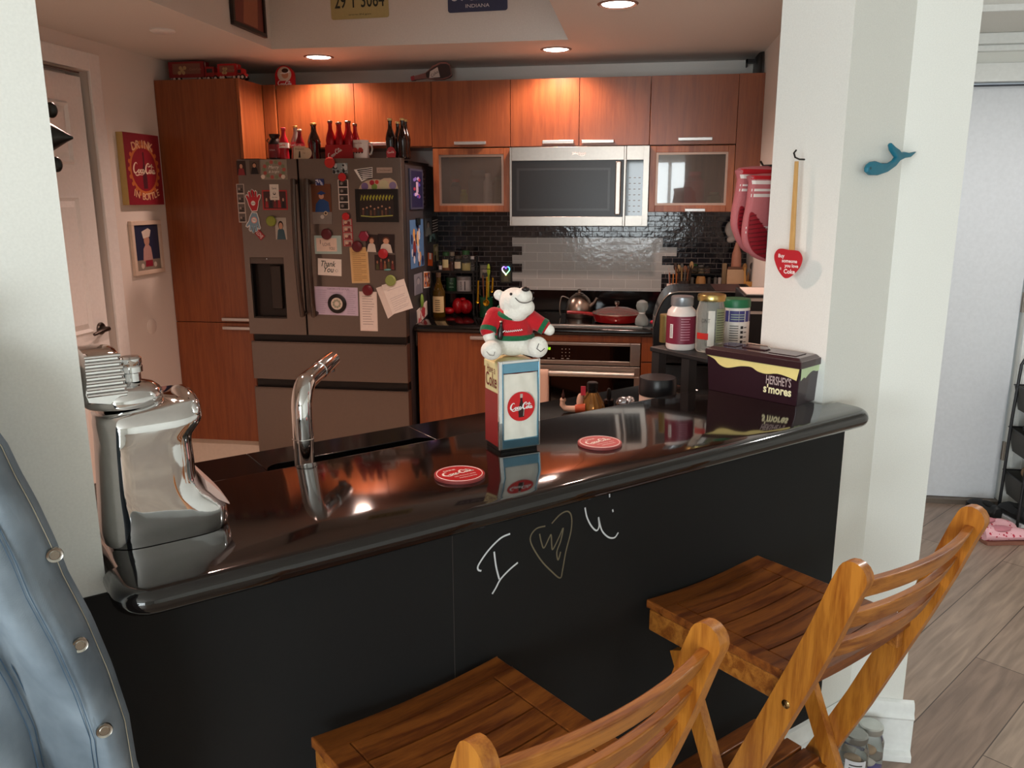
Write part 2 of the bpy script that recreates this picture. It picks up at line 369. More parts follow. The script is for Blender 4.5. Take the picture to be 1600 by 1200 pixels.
f = MB(); f.box((-4.4, -4.7, -.05), (3.4, 5.2, 0), floormat()); struct('floor', f)
TILE = brickmat('cream_kitchen_tile', '#e3d6c4', '#dccfbd', '#b5a898', .4, .4, .004, .3, 'XY', 0)
f = MB(); kp = [B(-2.6, 1.4)[:2], B(2.15, 1.4)[:2], (.6, 2.5), (.6, 5.0), (-2.67, 5.0)]
f.prism([tuple(p) for p in kp], .0005, .006, TILE); struct('floor', f)
# kitchen shell
def wallbox(name, a, b, m=PAINT): mb = MB(); mb.box(a, b, m); return struct(name, mb)
wallbox('wall_back', (-2.8, 5.02, 0), (.8, 5.14, 2.75), KPAINT)
LX = -2.67
wl = MB()      # kitchen left wall with the door opening
wl.box((LX-.12, 3.81, 0), (LX, 5.02, 2.75), KPAINT); wl.box((LX-.12, -.4, 0), (LX, 2.95, 2.75), KPAINT); wl.box((LX-.12, 2.95, 2.2), (LX, 3.81, 2.75), KPAINT)
wl.box((LX-.16, 2.8, 0), (LX-.121, 4.0, 2.4), KPAINT); struct('wall_left', wl)
# right pier: jamb, diagonal face, column face, hall partition
pr = MB(); P0 = B(1.765, 1.2); P1 = B(1.765, 1.4); P2 = B(1.765+(.6-P1.x)/E.x, 1.4)
pr.prism([tuple(P0[:2]), (.634, 2.256), (.782, 2.256), (.782, 5.02), (.6, 5.02), tuple(P2[:2]), tuple(P1[:2])], 0, 2.75, PAINT); struct('wall_right', pr)
pl = MB(); pl.prism([tuple(B(s, t)[:2]) for s, t in ((.13, 1.2), (.13, 1.4), (-2.75, 1.4), (-2.75, 1.2))], 0, 2.75, PAINT); struct('wall_front', pl)
pw = MB(); pw.prism([tuple(B(s, t)[:2]) for s, t in ((.13, 1.201), (.13, 1.399), (1.765, 1.399), (1.765, 1.201))], 0, 1.06, PAINT); struct('wall_bar', pw)
cb = MB(); MF = fr(B(0, 1.2), E, Z)
MFR = fr(B(0, 1.1965), E, Z)                       # plane just in front of the bar wall, x = s, y = z, out of the wall
cb.box((-.4, .12, 0), (1.868, 1.0595, .0035), CHALK, fr(B(0, 1.2), E, Z)); 
cb.box((.6895, .12, .0035), (.6905, 1.05, .0040), C('#3a3532', .6), fr(B(0, 1.2), E, Z))
CHW = C('#d6dadc', .9, name='chalk_white'); CHG = C('#6e6550', .9, name='faded_chalk')
cbo = struct('trim_1', cb)
def chalk(strokes, m, wd=.004):
    mb = MB()
    for st in strokes:
        ps = []
        for (u, v) in crom(st, 5): p = at_t(u, v, 1.196); ps.append((p.dot(E), p.z))
        mb.ribbon(ps, wd, m, fr(B(0, 1.1958), E, Z), z=0)
    return mb
c1 = chalk([[(797,834),(782,841),(763,860),(748,882),(747,890),(752,892)], [(772,862),(775,885),(780,905)], [(809,879),(796,890),(782,905),(775,918),(769,928)]], CHW, .0035)
struct('chalk_letter', c1, cbo, world=True)
c2 = chalk([[(852,822),(838,826),(829,838),(831,852),(845,875),(862,893),(875,903),(879,890),(884,862),(892,830),(893,808),(887,799),(875,804),(862,818)],
            [(843,834),(846,848),(850,856),(858,840),(861,836),(862,852),(864,858),(874,838),(880,825),(876,845),(870,862),(872,875),(876,862)]], CHG, .003)
struct('chalk_heart', c2, cbo, world=True)
c3 = chalk([[(914,793),(917,808),(924,822),(932,829),(936,822),(935,810)], [(935,808),(940,828),(950,839),(960,840),(966,832)], [(952,768),(952.5,777)], [(957,796),(958,800)]], CHW, .0035)
struct('chalk_letter', c3, cbo, world=True)
# ceiling with the raised tray
cl = MB(); z0, z1 = 2.35, 2.75; tx0, tx1, ty0, ty1 = -1.92, -.392, 2.75, 4.24
cl.box((-2.8, ty1, z0), (.79, 5.14, z1), CEIL); cl.box((-2.8, ty0, z0), (tx0, ty1, z1), CEIL); cl.box((tx1, ty0, z0), (.79, ty1, z1), CEIL)
q = B(-2.75, 1.2); lp = [tuple(B(1.765, 1.2)[:2]), (.79, 2.256), (.79, ty0), (-2.8, ty0), (-2.8, q.y+.05), tuple(q[:2])]
cl.prism(lp, z0, z1, CEIL); cl.box((-2.8, -1, z1), (.9, 5.14, z1+.05), CEIL); struct('ceiling', cl)
cl2 = MB(); cl2.box((-4.4, -4.7, 2.62), (3.4, 2.3, 2.74), CEIL); cl2.box((.79, 2.3, 2.62), (3.4, 4.6, 2.74), CEIL); cl2.box((.782, 3.93, 2.35), (3.3, 4.45, 2.62), CEIL)
cl2.box((.782, 3.915, 2.35), (3.3, 3.93, 2.375), TRIM); struct('ceiling', cl2)
cr = MB(); cr.box((.782, 4.40, 2.30), (3.3, 4.45, 2.35), TRIM); cr.box((.782, 4.425, 2.27), (3.3, 4.45, 2.30), TRIM); struct('trim_2', cr, bevel=.006)
# hall and living room walls
HY = 4.45
wh = MB(); d0, d1, dz = 1.0, 1.905, 2.135
wh.box((.782, HY, dz), (3.3, HY+.12, 2.75), PAINT); wh.box((.782, HY, 0), (d0, HY+.12, dz), PAINT); wh.box((d1, HY, 0), (3.3, HY+.12, dz), PAINT); struct('wall_hall', wh)
wallbox('wall_right', (3.2, -4.6, 0), (3.32, 4.57, 2.75)); 
wb = MB(); wb.box((-4.4, -4.6, 0), (-1.75, -4.5, 2.75), PAINT); wb.box((.75, -4.6, 0), (3.3, -4.5, 2.75), PAINT); wb.box((-1.75, -4.6, 2.2), (.75, -4.5, 2.75), PAINT); wb.box((-1.75, -4.6, 0), (.75, -4.5, .2), PAINT); struct('wall_rear', wb)
ws = MB(); ws.box((-2.83, -4.6, 0), (-2.71, -3.6, 2.75), PAINT); ws.box((-2.83, -1.6, 0), (-2.71, -.6, 2.75), PAINT); ws.box((-2.83, -3.6, 2.2), (-2.71, -1.6, 2.75), PAINT); ws.box((-2.83, -3.6, 0), (-2.71, -1.6, .7), PAINT); struct('wall_side', ws)
wf = MB()
for x in (-1.75, -1.05, -.32, .36, .70): wf.box((x, -4.58, .2), (x+.05, -4.52, 2.2), TRIM)
wf.box((-1.75, -4.58, .2), (.75, -4.52, .25), TRIM); wf.box((-1.75, -4.58, 2.15), (.75, -4.52, 2.2), TRIM); struct('window_1', wf)
wf = MB()
for y in (-3.6, -2.63, -1.65): wf.box((-2.8, y, .7), (-2.74, y+.05, 2.2), TRIM)
wf.box((-2.8, -3.6, .7), (-2.74, -1.6, .75), TRIM); wf.box((-2.8, -3.6, 2.15), (-2.74, -1.6, 2.2), TRIM); struct('window_2', wf)
# baseboards
BBP = [(0, 0), (.032, 0), (.032, .02), (.018, .03), (.018, .13), (.024, .137), (.016, .15), (.016, .165), (.010, .18), (0, .186)]
def baseboard(name, pts):
    mb = MB()
    for (a, b) in zip(pts[:-1], pts[1:]):
        a, b = Vector((*a, 0)), Vector((*b, 0)); d = (b-a).normalized(); nrm = Vector((d.y, -d.x, 0))
        ra = [tuple(a+nrm*p[0]+Z*p[1]-d*(0)) for p in BBP]; rb = [tuple(b+nrm*p[0]+Z*p[1]+d*(.0 if b != pts[-1] else 0)) for p in BBP]
        mb.loft([ra, rb], TRIM, None, False)
    return struct(name, mb, bevel=.002)
baseboard('baseboard_bar', [tuple(B(-2.6, 1.2)[:2]), tuple(B(2.005, 1.1985)[:2])])
baseboard('baseboard_column', [(.60, 2.256), (.812, 2.256)])
baseboard('baseboard_hall', [(2.0, HY), (3.2, HY)])
# left kitchen door
dr = MB(); DX = LX-.02; y0, y1 = 2.985, 3.775
dr.box((DX-.035, y0, .01), (DX, y1, 2.17), TRIM)
door1 = struct('door_1', dr)
def panel6(parent, M, W, H, m):
    sw = .115; cw = (W-3*sw)/2
    for (za, zb) in ((.24, .78), (.95, 1.62), (1.76, H-.12)):
        for i in (0, 1):
            x = sw+i*(cw+sw); mb = MB(); k = .028
            o = [(x, za), (x+cw, za), (x+cw, zb), (x, zb)]; i_ = [(x+k, za+k), (x+cw-k, za+k), (x+cw-k, zb-k), (x+k, zb-k)]; j_ = [(p[0]*.0+p[0], p[1]) for p in [(x+2*k, za+2*k), (x+cw-2*k, za+2*k), (x+cw-2*k, zb-2*k), (x+2*k, zb-2*k)]]
            q_ = [(p[0]+(k*.45 if p[0] < x+cw/2 else -k*.45), p[1]+(k*.45 if p[1] < (za+zb)/2 else -k*.45)) for p in o]; mb.loft([[(*p, -.001) for p in o], [(*p, .013) for p in q_], [(*p, .001) for p in i_], [(*p, .002) for p in i_], [(*p, .016) for p in j_]], m, M, False)
            struct('door_panel', mb, parent, world=True)
panel6(door1, fr((DX, y0, 0), Y, Z), y1-y0, 2.17, TRIM)
dh = MB(); Mk = fr((DX, 3.715, .965), Y, Z)
dh.lathe([(.031, 0), (.031, .006), (.026, .012), (.012, .014), (.011, .045)], STEELD, Mk); dh.tube([(0, 0, .045), (-.03, .0, .05), (-.075, -.004, .05), (-.115, -.012, .046)], [.012, .012, .010, .008], STEELD, Mk); struct('door_handle', dh, door1, world=True)
dh = MB(); dh.box((LX+.0, y0+.1, 2.178), (LX+.022, y1-.06, 2.184), STEELD); dh.box((LX+.016, 3.4, 2.13), (LX+.022, 3.42, 2.182), STEELD); struct('door_hook_rail', dh, door1, world=True)
cs = MB()
for a, b in (((LX, 3.80, 0), (LX+.018, 3.885, 2.285)), ((LX, 2.87, 0), (LX+.018, 2.955, 2.285)), ((LX, 2.9551, 2.2), (LX+.018, 3.7999, 2.285))): cs.box(a, b, TRIM)
struct('trim_3', cs, bevel=.005)
# hall entry door
dr = MB(); dr.box((d0+.01, HY+.03, .028), (d1-.012, HY+.075, dz-.015), C('#dcdfe4', .35, name='entry_door_paint')); door2 = struct('door_2', dr, bevel=.002)
th = MB(); th.box((d0, HY-.01, 0), (d1, HY+.1, .026), C('#6a5f55', .5)); struct('threshold', th, door2, world=True)
hg = MB()
for z in (.25, 1.03, 1.86): hg.lathe([(.007, 0), (.007, .1)], STEEL, T(d1-.004, HY+.012, z), 10); hg.box((d1-.014, HY+.018, z), (d1+.006, HY+.022, z+.1), STEEL)
struct('hinge', hg, door2, world=True)
cs = MB()
for a, b in (((d1, HY-.02, 0), (d1+.085, HY, dz+.085)), ((d0-.085, HY-.02, 0), (d0, HY, dz+.085)), ((d0+.0001, HY-.02, dz), (d1-.0001, HY, dz+.085)), ((d1+.02, HY-.028, 0), (d1+.035, HY-.02, dz+.02)), ((d1+.07, HY-.03, 0), (d1+.085, HY-.02, dz+.085))): cs.box(a, b, TRIM)
struct('trim_4', cs, bevel=.003)
db = MB(); db.box((d0, HY+.0, dz-.018), (d1, HY+.02, dz-.011), C('#3c4048', .6)); struct('trim_5', db)
# tiled splash behind the counter
bs = MB(); bs.box((-1.3, 5.012, 1.05), (.6, 5.02, 1.60), brickmat('black_glass_mosaic', '#17171b', '#26252b', '#6f6a68', .0735, .0305, .0018, .12, 'XZ', .5, .5, .35, (0.01, .0, 0))); bs.box((.585, 4.2, 1.05), (.6, 5.012, 1.523), brickmat('black_glass_mosaic_side', '#17171b', '#26252b', '#6f6a68', .0735, .0305, .0018, .12, 'YZ', .5, .5, .35)) if False else None
struct('trim_6', bs)
wt = MB(); rows = [(-.791, .113), (-.731, .197)]*3; zz = 1.366; h = .0528
WT = brickmat('white_glass_subway_tile', '#c9ccc8', '#c2c5c2', '#eceeea', .1535, .0528, .0012, .12, 'XZ', .5, .25, .25, (.023, -.01, 0))
ps = []
for i, (a, b) in enumerate(rows): wt.box((a, 5.006, zz-h), (b if i != 5 else .113, 5.012, zz), WT); zz -= h
wt2 = MB()
struct('trim_7', wt)
bk = MB(); bk.box((-1.26, 4.995, .9145), (.6, 5.02, 1.05), GRANL); bk.box((.575, 3.1, .9145), (.6, 4.995, 1.0), GRANL); struct('trim_8', bk)
# smoke-detector like cap on the ceiling, round plate on the left wall
v = MB(); p = at_z(254, 47, 2.35); v.lathe([(.055, 0), (.055, -.006), (.045, -.012)], TRIM, T(p.x, p.y, 2.35)); single('ceiling_cap', v, 'small round white sprinkler cap on the kitchen ceiling', 'ceiling cap')
v = MB(); p = at_x(237, 510, LX); v.lathe([(.042, 0), (.042, .003), (.036, .005)], KPAINT, fr((LX, p.y, p.z), Y, Z)); single('wall_cover_plate', v, 'round cream cover plate low on the left kitchen wall below the chef picture', 'cover plate')
# recessed lights
v = MB(); v.lathe([(.09, 0), (.09, -.01), (.075, -.016)], TRIM, T(1.75, 2.9, 2.62)); v.disc((0, 0), .07, C('#fff1e6', .5, em=14, name='lamp_lens'), T(1.75, 2.9, 2.6035) @ RX(PI), 0, 24); single('added_hall_light', v, 'added round white ceiling light, out of view, brightening the hall beyond the right pier', 'ceiling light')  # unseen fitting added to house the hall fill lamp
EMI = C('#fff1e6', .5, em=14, name='lamp_lens')
LL = ['recessed ceiling light above the fridge, leftmost of the lit ones', 'recessed ceiling light above the microwave, nearest the stepped ceiling corner', 'recessed ceiling light at the top edge, right of the stepped ceiling', 'recessed light in the kitchen ceiling over the sink']
for i, (x, y) in enumerate(CANS):
    t = thing('recessed_light', LL[i], 'ceiling light', (x, y, 2.35), 0, 'recessed kitchen lights')
    mb = MB(); mb.loft([[(r*math.cos(a*PI/16), r*math.sin(a*PI/16), z) for a in range(32)] for r, z in ((.066, -.002), (.074, -.007), (.082, -.001), (.066, -.002))], C('#8b6a5c', .4), None, True, False); mesh('trim_ring', mb, t)
    mb = MB(); mb.lathe([(.064, -.001), (.062, -.003)], EMI, None, 32); mesh('lens', mb, t)
# ================================================================ cabinets
UF = 4.66
def handle(x0, x1, z, y, parent, m=ALU, w=True):
    mb = MB(); mb.box((x0, y-.026, z-.009), (x1, y-.004, z+.009), m); mb.box((x0+.01, y-.006, z-.004), (x0+.022, y+.001, z+.004), m); mb.box((x1-.022, y-.006, z-.004), (x1-.01, y+.001, z+.004), m)
    mesh('handle', mb, parent, bevel=.003, world=True)
def cabinet(name, label, x0, x1, z0, z1, doors, yf=UF, yb=5.018, group=None, cat='cabinet', th=.018, kick=0):
    t = thing(name, label, cat, ((x0+x1)/2, (yf+yb)/2, z0), 0, group)
    b = MB(); b.box((x0+.001, yf+th+.003, z0+kick), (x1-.001, yb, z1-.0), CAB); 
    mesh('body', b, t, bevel=.001, world=True)
    if kick: k = MB(); k.box((x0, yf+.06, z0), (x1, yb, z0+kick), C('#e6dccd', .5)); mesh('toe_kick', k, t, world=True)
    for (a, bb, c, d, hnd) in doors:
        m = MB(); m.box((a+.0015, yf, c+.0015), (bb-.0015, yf+th, d-.0015), CAB); dd = mesh('door', m, t, bevel=.0012, world=True)
        if hnd: handle(*hnd, yf, dd)
    return t
UG = 'upper cabinets along the back wall'
cabinet('wall_cabinet', 'double wall cabinet with two doors high above the fridge', -2.1, -1.191, 1.88, 2.232, [(-2.1, -1.638, 1.885, 2.232, (-1.80, -1.66, 1.90)), (-1.638, -1.191, 1.885, 2.232, (-1.60, -1.42, 1.90))], group=UG)
cabinet('wall_cabinet', 'single flat-door cabinet right of the fridge cabinet, above the left frosted glass one', -1.191, -.746, 1.877, 2.232, [(-1.191, -.746, 1.877, 2.232, (-1.06, -.88, 1.899))], group=UG)
cabinet('wall_cabinet', 'double wall cabinet with two doors directly above the microwave', -.746, .014, 1.877, 2.232, [(-.746, -.366, 1.877, 2.232, (-.565, -.392, 1.899)), (-.366, .014, 1.877, 2.232, (-.350, -.175, 1.899))], group=UG)
cabinet('wall_cabinet', 'rightmost flat-door wall cabinet, above the clear-looking glass cabinet', .014, .469, 1.877, 2.232, [(.014, .469, 1.877, 2.232, (.165, .345, 1.905))], group=UG)
def gcab(x0, x1, label, hnd=None):
    z0, z1 = 1.523, 1.874; t = thing('glass_cabinet', label, 'cabinet', ((x0+x1)/2, 4.84, z0), 0, UG); th = .016; y0, y1 = UF+.024, 5.018
    b = MB()
    for a, c in (((x0+.001, y0, z0), (x0+th, y1, z1)), ((x1-th, y0, z0), (x1-.001, y1, z1)), ((x0+th, y0, z0), (x1-th, y1, z0+th)), ((x0+th, y0, z1-th), (x1-th, y1, z1)), ((x0+th, y1-.01, z0+th), (x1-th, y1, z1-th))): b.box(a, c, CABE)
    mesh('body', b, t, world=True)
    d = MB(); k = .036
    for a, c in (((x0+.002, UF, z0+.002), (x0+k, UF+.02, z1-.002)), ((x1-k, UF, z0+.002), (x1-.002, UF+.02, z1-.002)), ((x0+k, UF, z0+.002), (x1-k, UF+.02, z0+k)), ((x0+k, UF, z1-k), (x1-k, UF+.02, z1-.002))): d.box(a, c, CABE)
    dd = mesh('door_frame', d, t, bevel=.002, world=True)
    d = MB(); k2 = k+.012
    for a, c in (((x0+k, UF+.004, z0+k), (x0+k2, UF+.012, z1-k)), ((x1-k2, UF+.004, z0+k), (x1-k, UF+.012, z1-k)), ((x0+k2, UF+.004, z0+k), (x1-k2, UF+.012, z0+k2)), ((x0+k2, UF+.004, z1-k2), (x1-k2, UF+.012, z1-k))): d.box(a, c, C('#a98f80', .4, .5))
    mesh('inner_frame', d, dd, world=True)
    g = MB(); g.box((x0+k2-.002, UF+.006, z0+k2-.002), (x1-k2+.002, UF+.010, z1-k2+.002), FROST); mesh('glass_pane', g, dd, world=True)
    if hnd: handle(*hnd, UF, dd)
    return t
gcab(-1.191, -.749, 'frosted glass wall cabinet between the fridge and the microwave')
gcab(.018, .469, 'frosted glass wall cabinet right of the microwave reflecting the windows', (.215, .325, 1.534))
def inside(name, label, x, y, h, r, col, cap=None):
    t = thing(name, label, 'container', (x, y, 1.5395)); m = MB(); m.lathe([(r, 0), (r, h*.75), (r*.6, h*.85), (r*.6, h*.9)], C(col, .5), None, 14); mesh('body', m, t)
    m = MB(); m.lathe([(r*.66, h*.9), (r*.66, h)], C(cap or '#dddddd', .5), None, 14); mesh('cap', m, t)
inside('container', 'dark container with a red lid behind the left frosted cabinet glass', -1.10, 4.84, .17, .034, '#4a4645', '#c8151b')
inside('container', 'yellow-green bottle behind the left frosted cabinet glass', -1.035, 4.76, .11, .024, '#a9b52a', '#c7c94a')
inside('container', 'tall pale jug behind the left frosted cabinet glass', -.975, 4.9, .22, .06, '#7d7f80', '#858788')
inside('container', 'white tapered bottle behind the left frosted cabinet glass', -.895, 4.77, .20, .026, '#d8dbe2', '#f0f0f0')
inside('container', 'cream carton shaped bottle behind the left frosted cabinet glass', -.85, 4.84, .18, .03, '#a29478', '#b8a988')
inside('container', 'deep blue bottle at the right end behind the left frosted cabinet glass', -.795, 4.76, .21, .022, '#26408a', '#e8e8e8')
inside('container', 'round pink-red container behind the right frosted cabinet glass', .27, 4.80, .20, .055, '#c03a4a', '#d8606a')
inside('container', 'small green container behind the right frosted cabinet glass', .385, 4.86, .09, .04, '#5c8a55', '#86a86f')
# fillers
f = MB(); f.box((.4695, UF, 1.523), (.5995, UF+.018, 2.232), CAB); single('filler_panel', f, 'plain wood filler panel at the right end of the wall cabinets', 'panel', bevel=.001)
f = MB(); f.box((-2.172, UF-.02, 1.83), (-2.102, UF, 2.232), CAB); single('filler_panel', f, 'narrow wood filler strip between the tall cabinet and the fridge cabinet', 'panel', bevel=.001)
# tall pantry
TF = 4.36
t = thing('tall_cabinet', 'tall wooden pantry cabinet with two stacked doors against the left wall', 'cabinet', (-2.42, 4.69, 0.006))
b = MB(); b.box((-2.668, TF+.021, .2), (-2.176, 5.018, 2.232), CAB); b.box((-2.192, TF, .2), (-2.174, TF+.021, 2.232), CABE); mesh('body', b, t, world=True, bevel=.001)
b = MB(); b.box((-2.668, TF+.04, .006), (-2.176, 5.018, .2), C('#e8decf', .5)); mesh('toe_kick', b, t, world=True)
for (z0, z1, hz) in ((.909, 2.232, .928), (.2, .905, .878)):
    b = MB(); b.box((-2.667, TF, z0), (-2.194, TF+.018, z1), CAB); d = mesh('door', b, t, bevel=.0012, world=True); handle(-2.37, -2.20, hz, TF, d)
# base cabinets and counter
BF = 4.40
def drawer(t, x0, x1, z0, z1, hnd, yf=BF):
    b = MB(); b.box((x0+.0015, yf, z0+.0015), (x1-.0015, yf+.018, z1-.0015), CAB); d = mesh('drawer_front' if z1-z0 < .3 else 'door', b, t, bevel=.0012, world=True)
    if hnd: handle(*hnd, yf, d)
t = thing('base_cabinet', 'wooden base cabinet between the fridge and the oven', 'cabinet', (-1.0, 4.7, .006)); b = MB(); b.box((-1.24, BF+.02, .12), (-.762, 5.0, .872), CAB); b.box((-1.24, BF+.07, .006), (-.762, 5.0, .12), C('#4d3c33', .5)); mesh('body', b, t, world=True)
drawer(t, -1.235, -.762, .12, .872, (-.93, -.78, .848))
t = thing('base_cabinet', 'narrow wooden base cabinet with a drawer right of the oven', 'cabinet', (.1, 4.7, .006)); b = MB(); b.box((.006, BF+.02, .12), (.594, 5.0, .872), CAB); b.box((.006, BF+.07, .006), (.594, 5.0, .12), C('#4d3c33', .5)); mesh('body', b, t, world=True)
drawer(t, .006, .40, .735, .872, None); drawer(t, .006, .40, .12, .731, None)
t = thing('base_cabinet', 'wooden base cabinet run under the right-hand worktop beside the wall', 'cabinet', (.35, 3.5, .006)); b = MB(); b.box((.14, 3.15, .006), (.594, 4.395, .872), CAB); mesh('body', b, t, world=True)
b = MB(); b.box((.12, 3.2, .12), (.138, 4.38, .872), CAB); mesh('door', b, t, world=True)
t = thing('sink_cabinet', 'wooden sink base cabinet behind the black bar', 'cabinet', tuple(B(.8, 1.75))); b = MB(); b.prism([tuple(B(s, tt)[:2]) for s, tt in ((-.18, 1.402), (1.3, 1.402), (1.3, 2.14), (-.18, 2.14))], .1, .55, CAB)
b.prism([tuple(B(s, tt)[:2]) for s, tt in ((-.18, 2.12), (1.75, 2.12), (1.75, 2.14), (-.18, 2.14))], .1, .872, CAB); mesh('body', b, t, world=True)
for a_, b_ in ((-.17, .45), (.455, 1.1), (1.105, 1.745)):
    b = MB(); b.prism([tuple(B(s, tt)[:2]) for s, tt in ((a_, 2.142), (b_, 2.142), (b_, 2.16), (a_, 2.16))], .12, .868, CAB); mesh('door', b, t, world=True)
# back + right worktop (one piece), diagonal sink worktop
wk = MB(); slab(wk, [(-1.25, 4.372), (.07, 4.372), (.07, 3.118), (.594, 2.62), (.594, 4.994), (-1.25, 4.994)], .874, .914, GRANL, r=.012); single('worktop', wk, 'black granite worktop along the back wall turning down the right wall', 'worktop', angle=50)
tS = thing('sink_worktop', 'lower black granite worktop with the sink cut-out, just behind the raised bar', 'worktop', tuple(B(.7, 1.8, .874)))
sk0, sk1 = .62, 1.36; st0, st1 = 1.66, 2.06
q1, q2 = at_z(633, 687, .914), at_z(665, 685.5, .914); sk1 = q2.dot(E)+.02; st1 = q1.dot(N)
wk = MB(); MB_ = fr(Vector((0, 0, 0)), E, N)
outer = [(-.2, 1.405), (1.758, 1.405), (2.02, 1.52), (2.15, 1.6), (2.19, 2.06), (2.13, 2.2), (-.2, 2.2)]
outer = [(-.2, 1.405), (1.70, 1.405), (2.06, 1.405), (2.22, 1.62), (2.19, 2.2), (-.2, 2.2)]
sx = (sk0, sk1)
for a, b_ in (((-.2, 1.405), (sk0, 2.2)), ((sk1, 1.405), (2.11, 2.2)), ((sk0, 1.405), (sk1, st0)), ((sk0, st1), (sk1, 2.2))): wk.box((a[0], a[1], .874), (b_[0], b_[1], .914), GRANL, MB_)
def corner(cx, cy, dx, dy, r=.05):
    ps = [(cx, cy)]+[(cx+dx*(r-r*math.sin(a*PI/12)), cy+dy*(r-r*math.cos(a*PI/12))) for a in range(7)]
    wk.prism(ps, .874, .914, GRANL, MB_)
corner(sk1, st1, -1, -1); corner(sk1, st0, -1, 1); corner(sk0, st1, 1, -1); corner(sk0, st0, 1, 1)
mesh('counter_slab', wk, tS, world=True, bevel=.0025)
bw = MB(); SINKM = C('#191716', .25, .2)
bw.loft([[(*p, z) for p in rrect(sk0-.004+i, st0-.004+i, sk1+.004-i, st1+.004-i, .055)] for i, z in ((0, .874), (.004, .74), (.03, .70))], SINKM, MB_, True, False)
bw.poly(rrect(sk0+.02, st0+.02, sk1-.02, st1-.02, .05), SINKM, MB_, z=.70); mesh('sink_bowl', bw, tS, world=True)
# the raised bar top
def arc(cx, cy, r, a0, a1, n=6): return [(cx+r*math.cos(math.radians(a0+(a1-a0)*i/n)), cy+r*math.sin(math.radians(a0+(a1-a0)*i/n))) for i in range(n+1)]
bo = arc(.175, 1.125, .05, 180, 270) + arc(1.755, 1.135, .06, 270, 360) + [(1.815, 1.196), (1.758, 1.196), (1.758, 1.487), (.134, 1.487), (.134, 1.196), (.125, 1.19)]
bt = MB(); slab(bt, bo, 1.0602, 1.10, GRAN, M=MB_, k=10); single('bar_top', bt, 'raised glossy black granite bar top with a rounded edge', 'counter', angle=60)
# ================================================================ microwave
t = thing('microwave', 'stainless over-the-range microwave between the two glass cabinets', 'microwave', (-.363, 4.82, 1.449))
x0, x1, z0, z1, yf = -.744, .0165, 1.449, 1.872, 4.618
b = MB(); b.box((x0+.002, yf+.022, z0), (x1-.002, 5.0, z1), STEELD); mesh('body', b, t, world=True)
def ring(mb, o, i, y0, y1, m):   # rectangular frame, o / i = (x0,z0,x1,z1)
    mb.box((o[0], y0, o[1]), (i[0], y1, o[3]), m); mb.box((i[2], y0, o[1]), (o[2], y1, o[3]), m); mb.box((i[0], y0, o[1]), (i[2], y1, i[1]), m); mb.box((i[0], y0, i[3]), (i[2], y1, o[3]), m)
xs = x1-.122
b = MB(); ring(b, (x0, z0, xs-.001, z1), (x0+.012, z0+.05, xs-.012, z1-.072), yf, yf+.02, STEEL); d = mesh('door', b, t, world=True, bevel=.0015)
b = MB(); b.box((x0+.012, yf+.003, z0+.05), (xs-.012, yf+.018, z1-.072), C('#1d1b1a', .30, ior=1.4, name='microwave_window')); mesh('door_glass', b, d, world=True)
b = MB(); ring(b, (x0+.04, z0+.082, xs-.085, z1-.112), (x0+.052, z0+.094, xs-.097, z1-.124), yf+.0022, yf+.004, C('#2b2a2a', .3)); mesh('window_border', b, d, world=True)
b = MB(); b.box((xs-.056, yf-.03, z0+.06), (xs-.026, yf-.012, z1-.08), STEEL); b.box((xs-.05, yf-.013, z0+.07), (xs-.034, yf+.001, z0+.09), STEEL); b.box((xs-.05, yf-.013, z1-.11), (xs-.034, yf+.001, z1-.09), STEEL); mesh('handle', b, d, world=True, bevel=.006)
b = MB(); ring(b, (xs+.001, z0, x1, z1), (xs+.002, z0+.055, x1-.03, z1-.072), yf, yf+.02, STEEL); cp = mesh('control_panel', b, t, world=True, bevel=.0015)
b = MB(); b.box((xs+.002, yf+.002, z0+.055), (x1-.03, yf+.018, z1-.072), BLKG)
Mm = fr((0, yf+.0016, 0), X, Z)
for i in range(3):
    for j in range(7): b.rect(xs+.016+i*.026, z0+.075+j*.03, xs+.028+i*.026, z0+.079+j*.03, C('#8f9192', .4), Mm)
mesh('keypad', b, cp, world=True)
b = MB(); b.text('Whirlpool', C('#e8e6e2', .3), fr((-.362, yf-.0004, 1.835), X, Z), w=.075, h=.018, bold=.02); b.tube([(-.40+i*.008, yf-.001, 1.828+.006*math.sin(i*.7)) for i in range(10)], .0009, C('#e8e6e2', .3), seg=5); mesh('logo', b, d, world=True)
# ================================================================ wall oven under the worktop
t = thing('oven', 'stainless built-in oven with black control panel under the worktop', 'oven', (-.377, 4.7, .1)); x0, x1, yf = -.757, .003, 4.39
b = MB(); b.box((x0+.01, yf+.022, .1), (x1-.01, 4.99, .83), STEELD); b.box((x0-.004, yf+.012, .836), (x1+.0025, yf+.03, .872), CAB); mesh('body', b, t, world=True)
b = MB(); ring(b, (x0, .712, x1, .834), (x0+.05, .735, x1-.055, .818), yf, yf+.02, STEEL); cp = mesh('control_panel', b, t, world=True, bevel=.003)
b = MB(); b.box((x0+.05, yf+.003, .735), (x1-.055, yf+.018, .818), BLKG); Mo = fr((0, yf+.0026, 0), X, Z); kc = C('#b9b6b0', .5)
for i in range(2):
    for j in range(4): b.rect(-.583+i*.028, .745+j*.018, -.572+i*.028, .749+j*.018, kc, Mo)
for i in range(3):
    for j in range(3): b.disc((-.42+i*.02, .758+j*.019), .0022, kc, Mo, seg=8)
for x in (-.50, -.475, -.425, -.395): b.rect(x, .742, x+.014, .745, kc, Mo)
mesh('touch_panel', b, cp, world=True)
b = MB(); b.text('1:18', C('#8fe018', .5, em=2.2), fr((-.497, yf+.002, .797), X, Z), w=.026, h=.014, bold=.02); mesh('clock_display', b, cp, world=True)
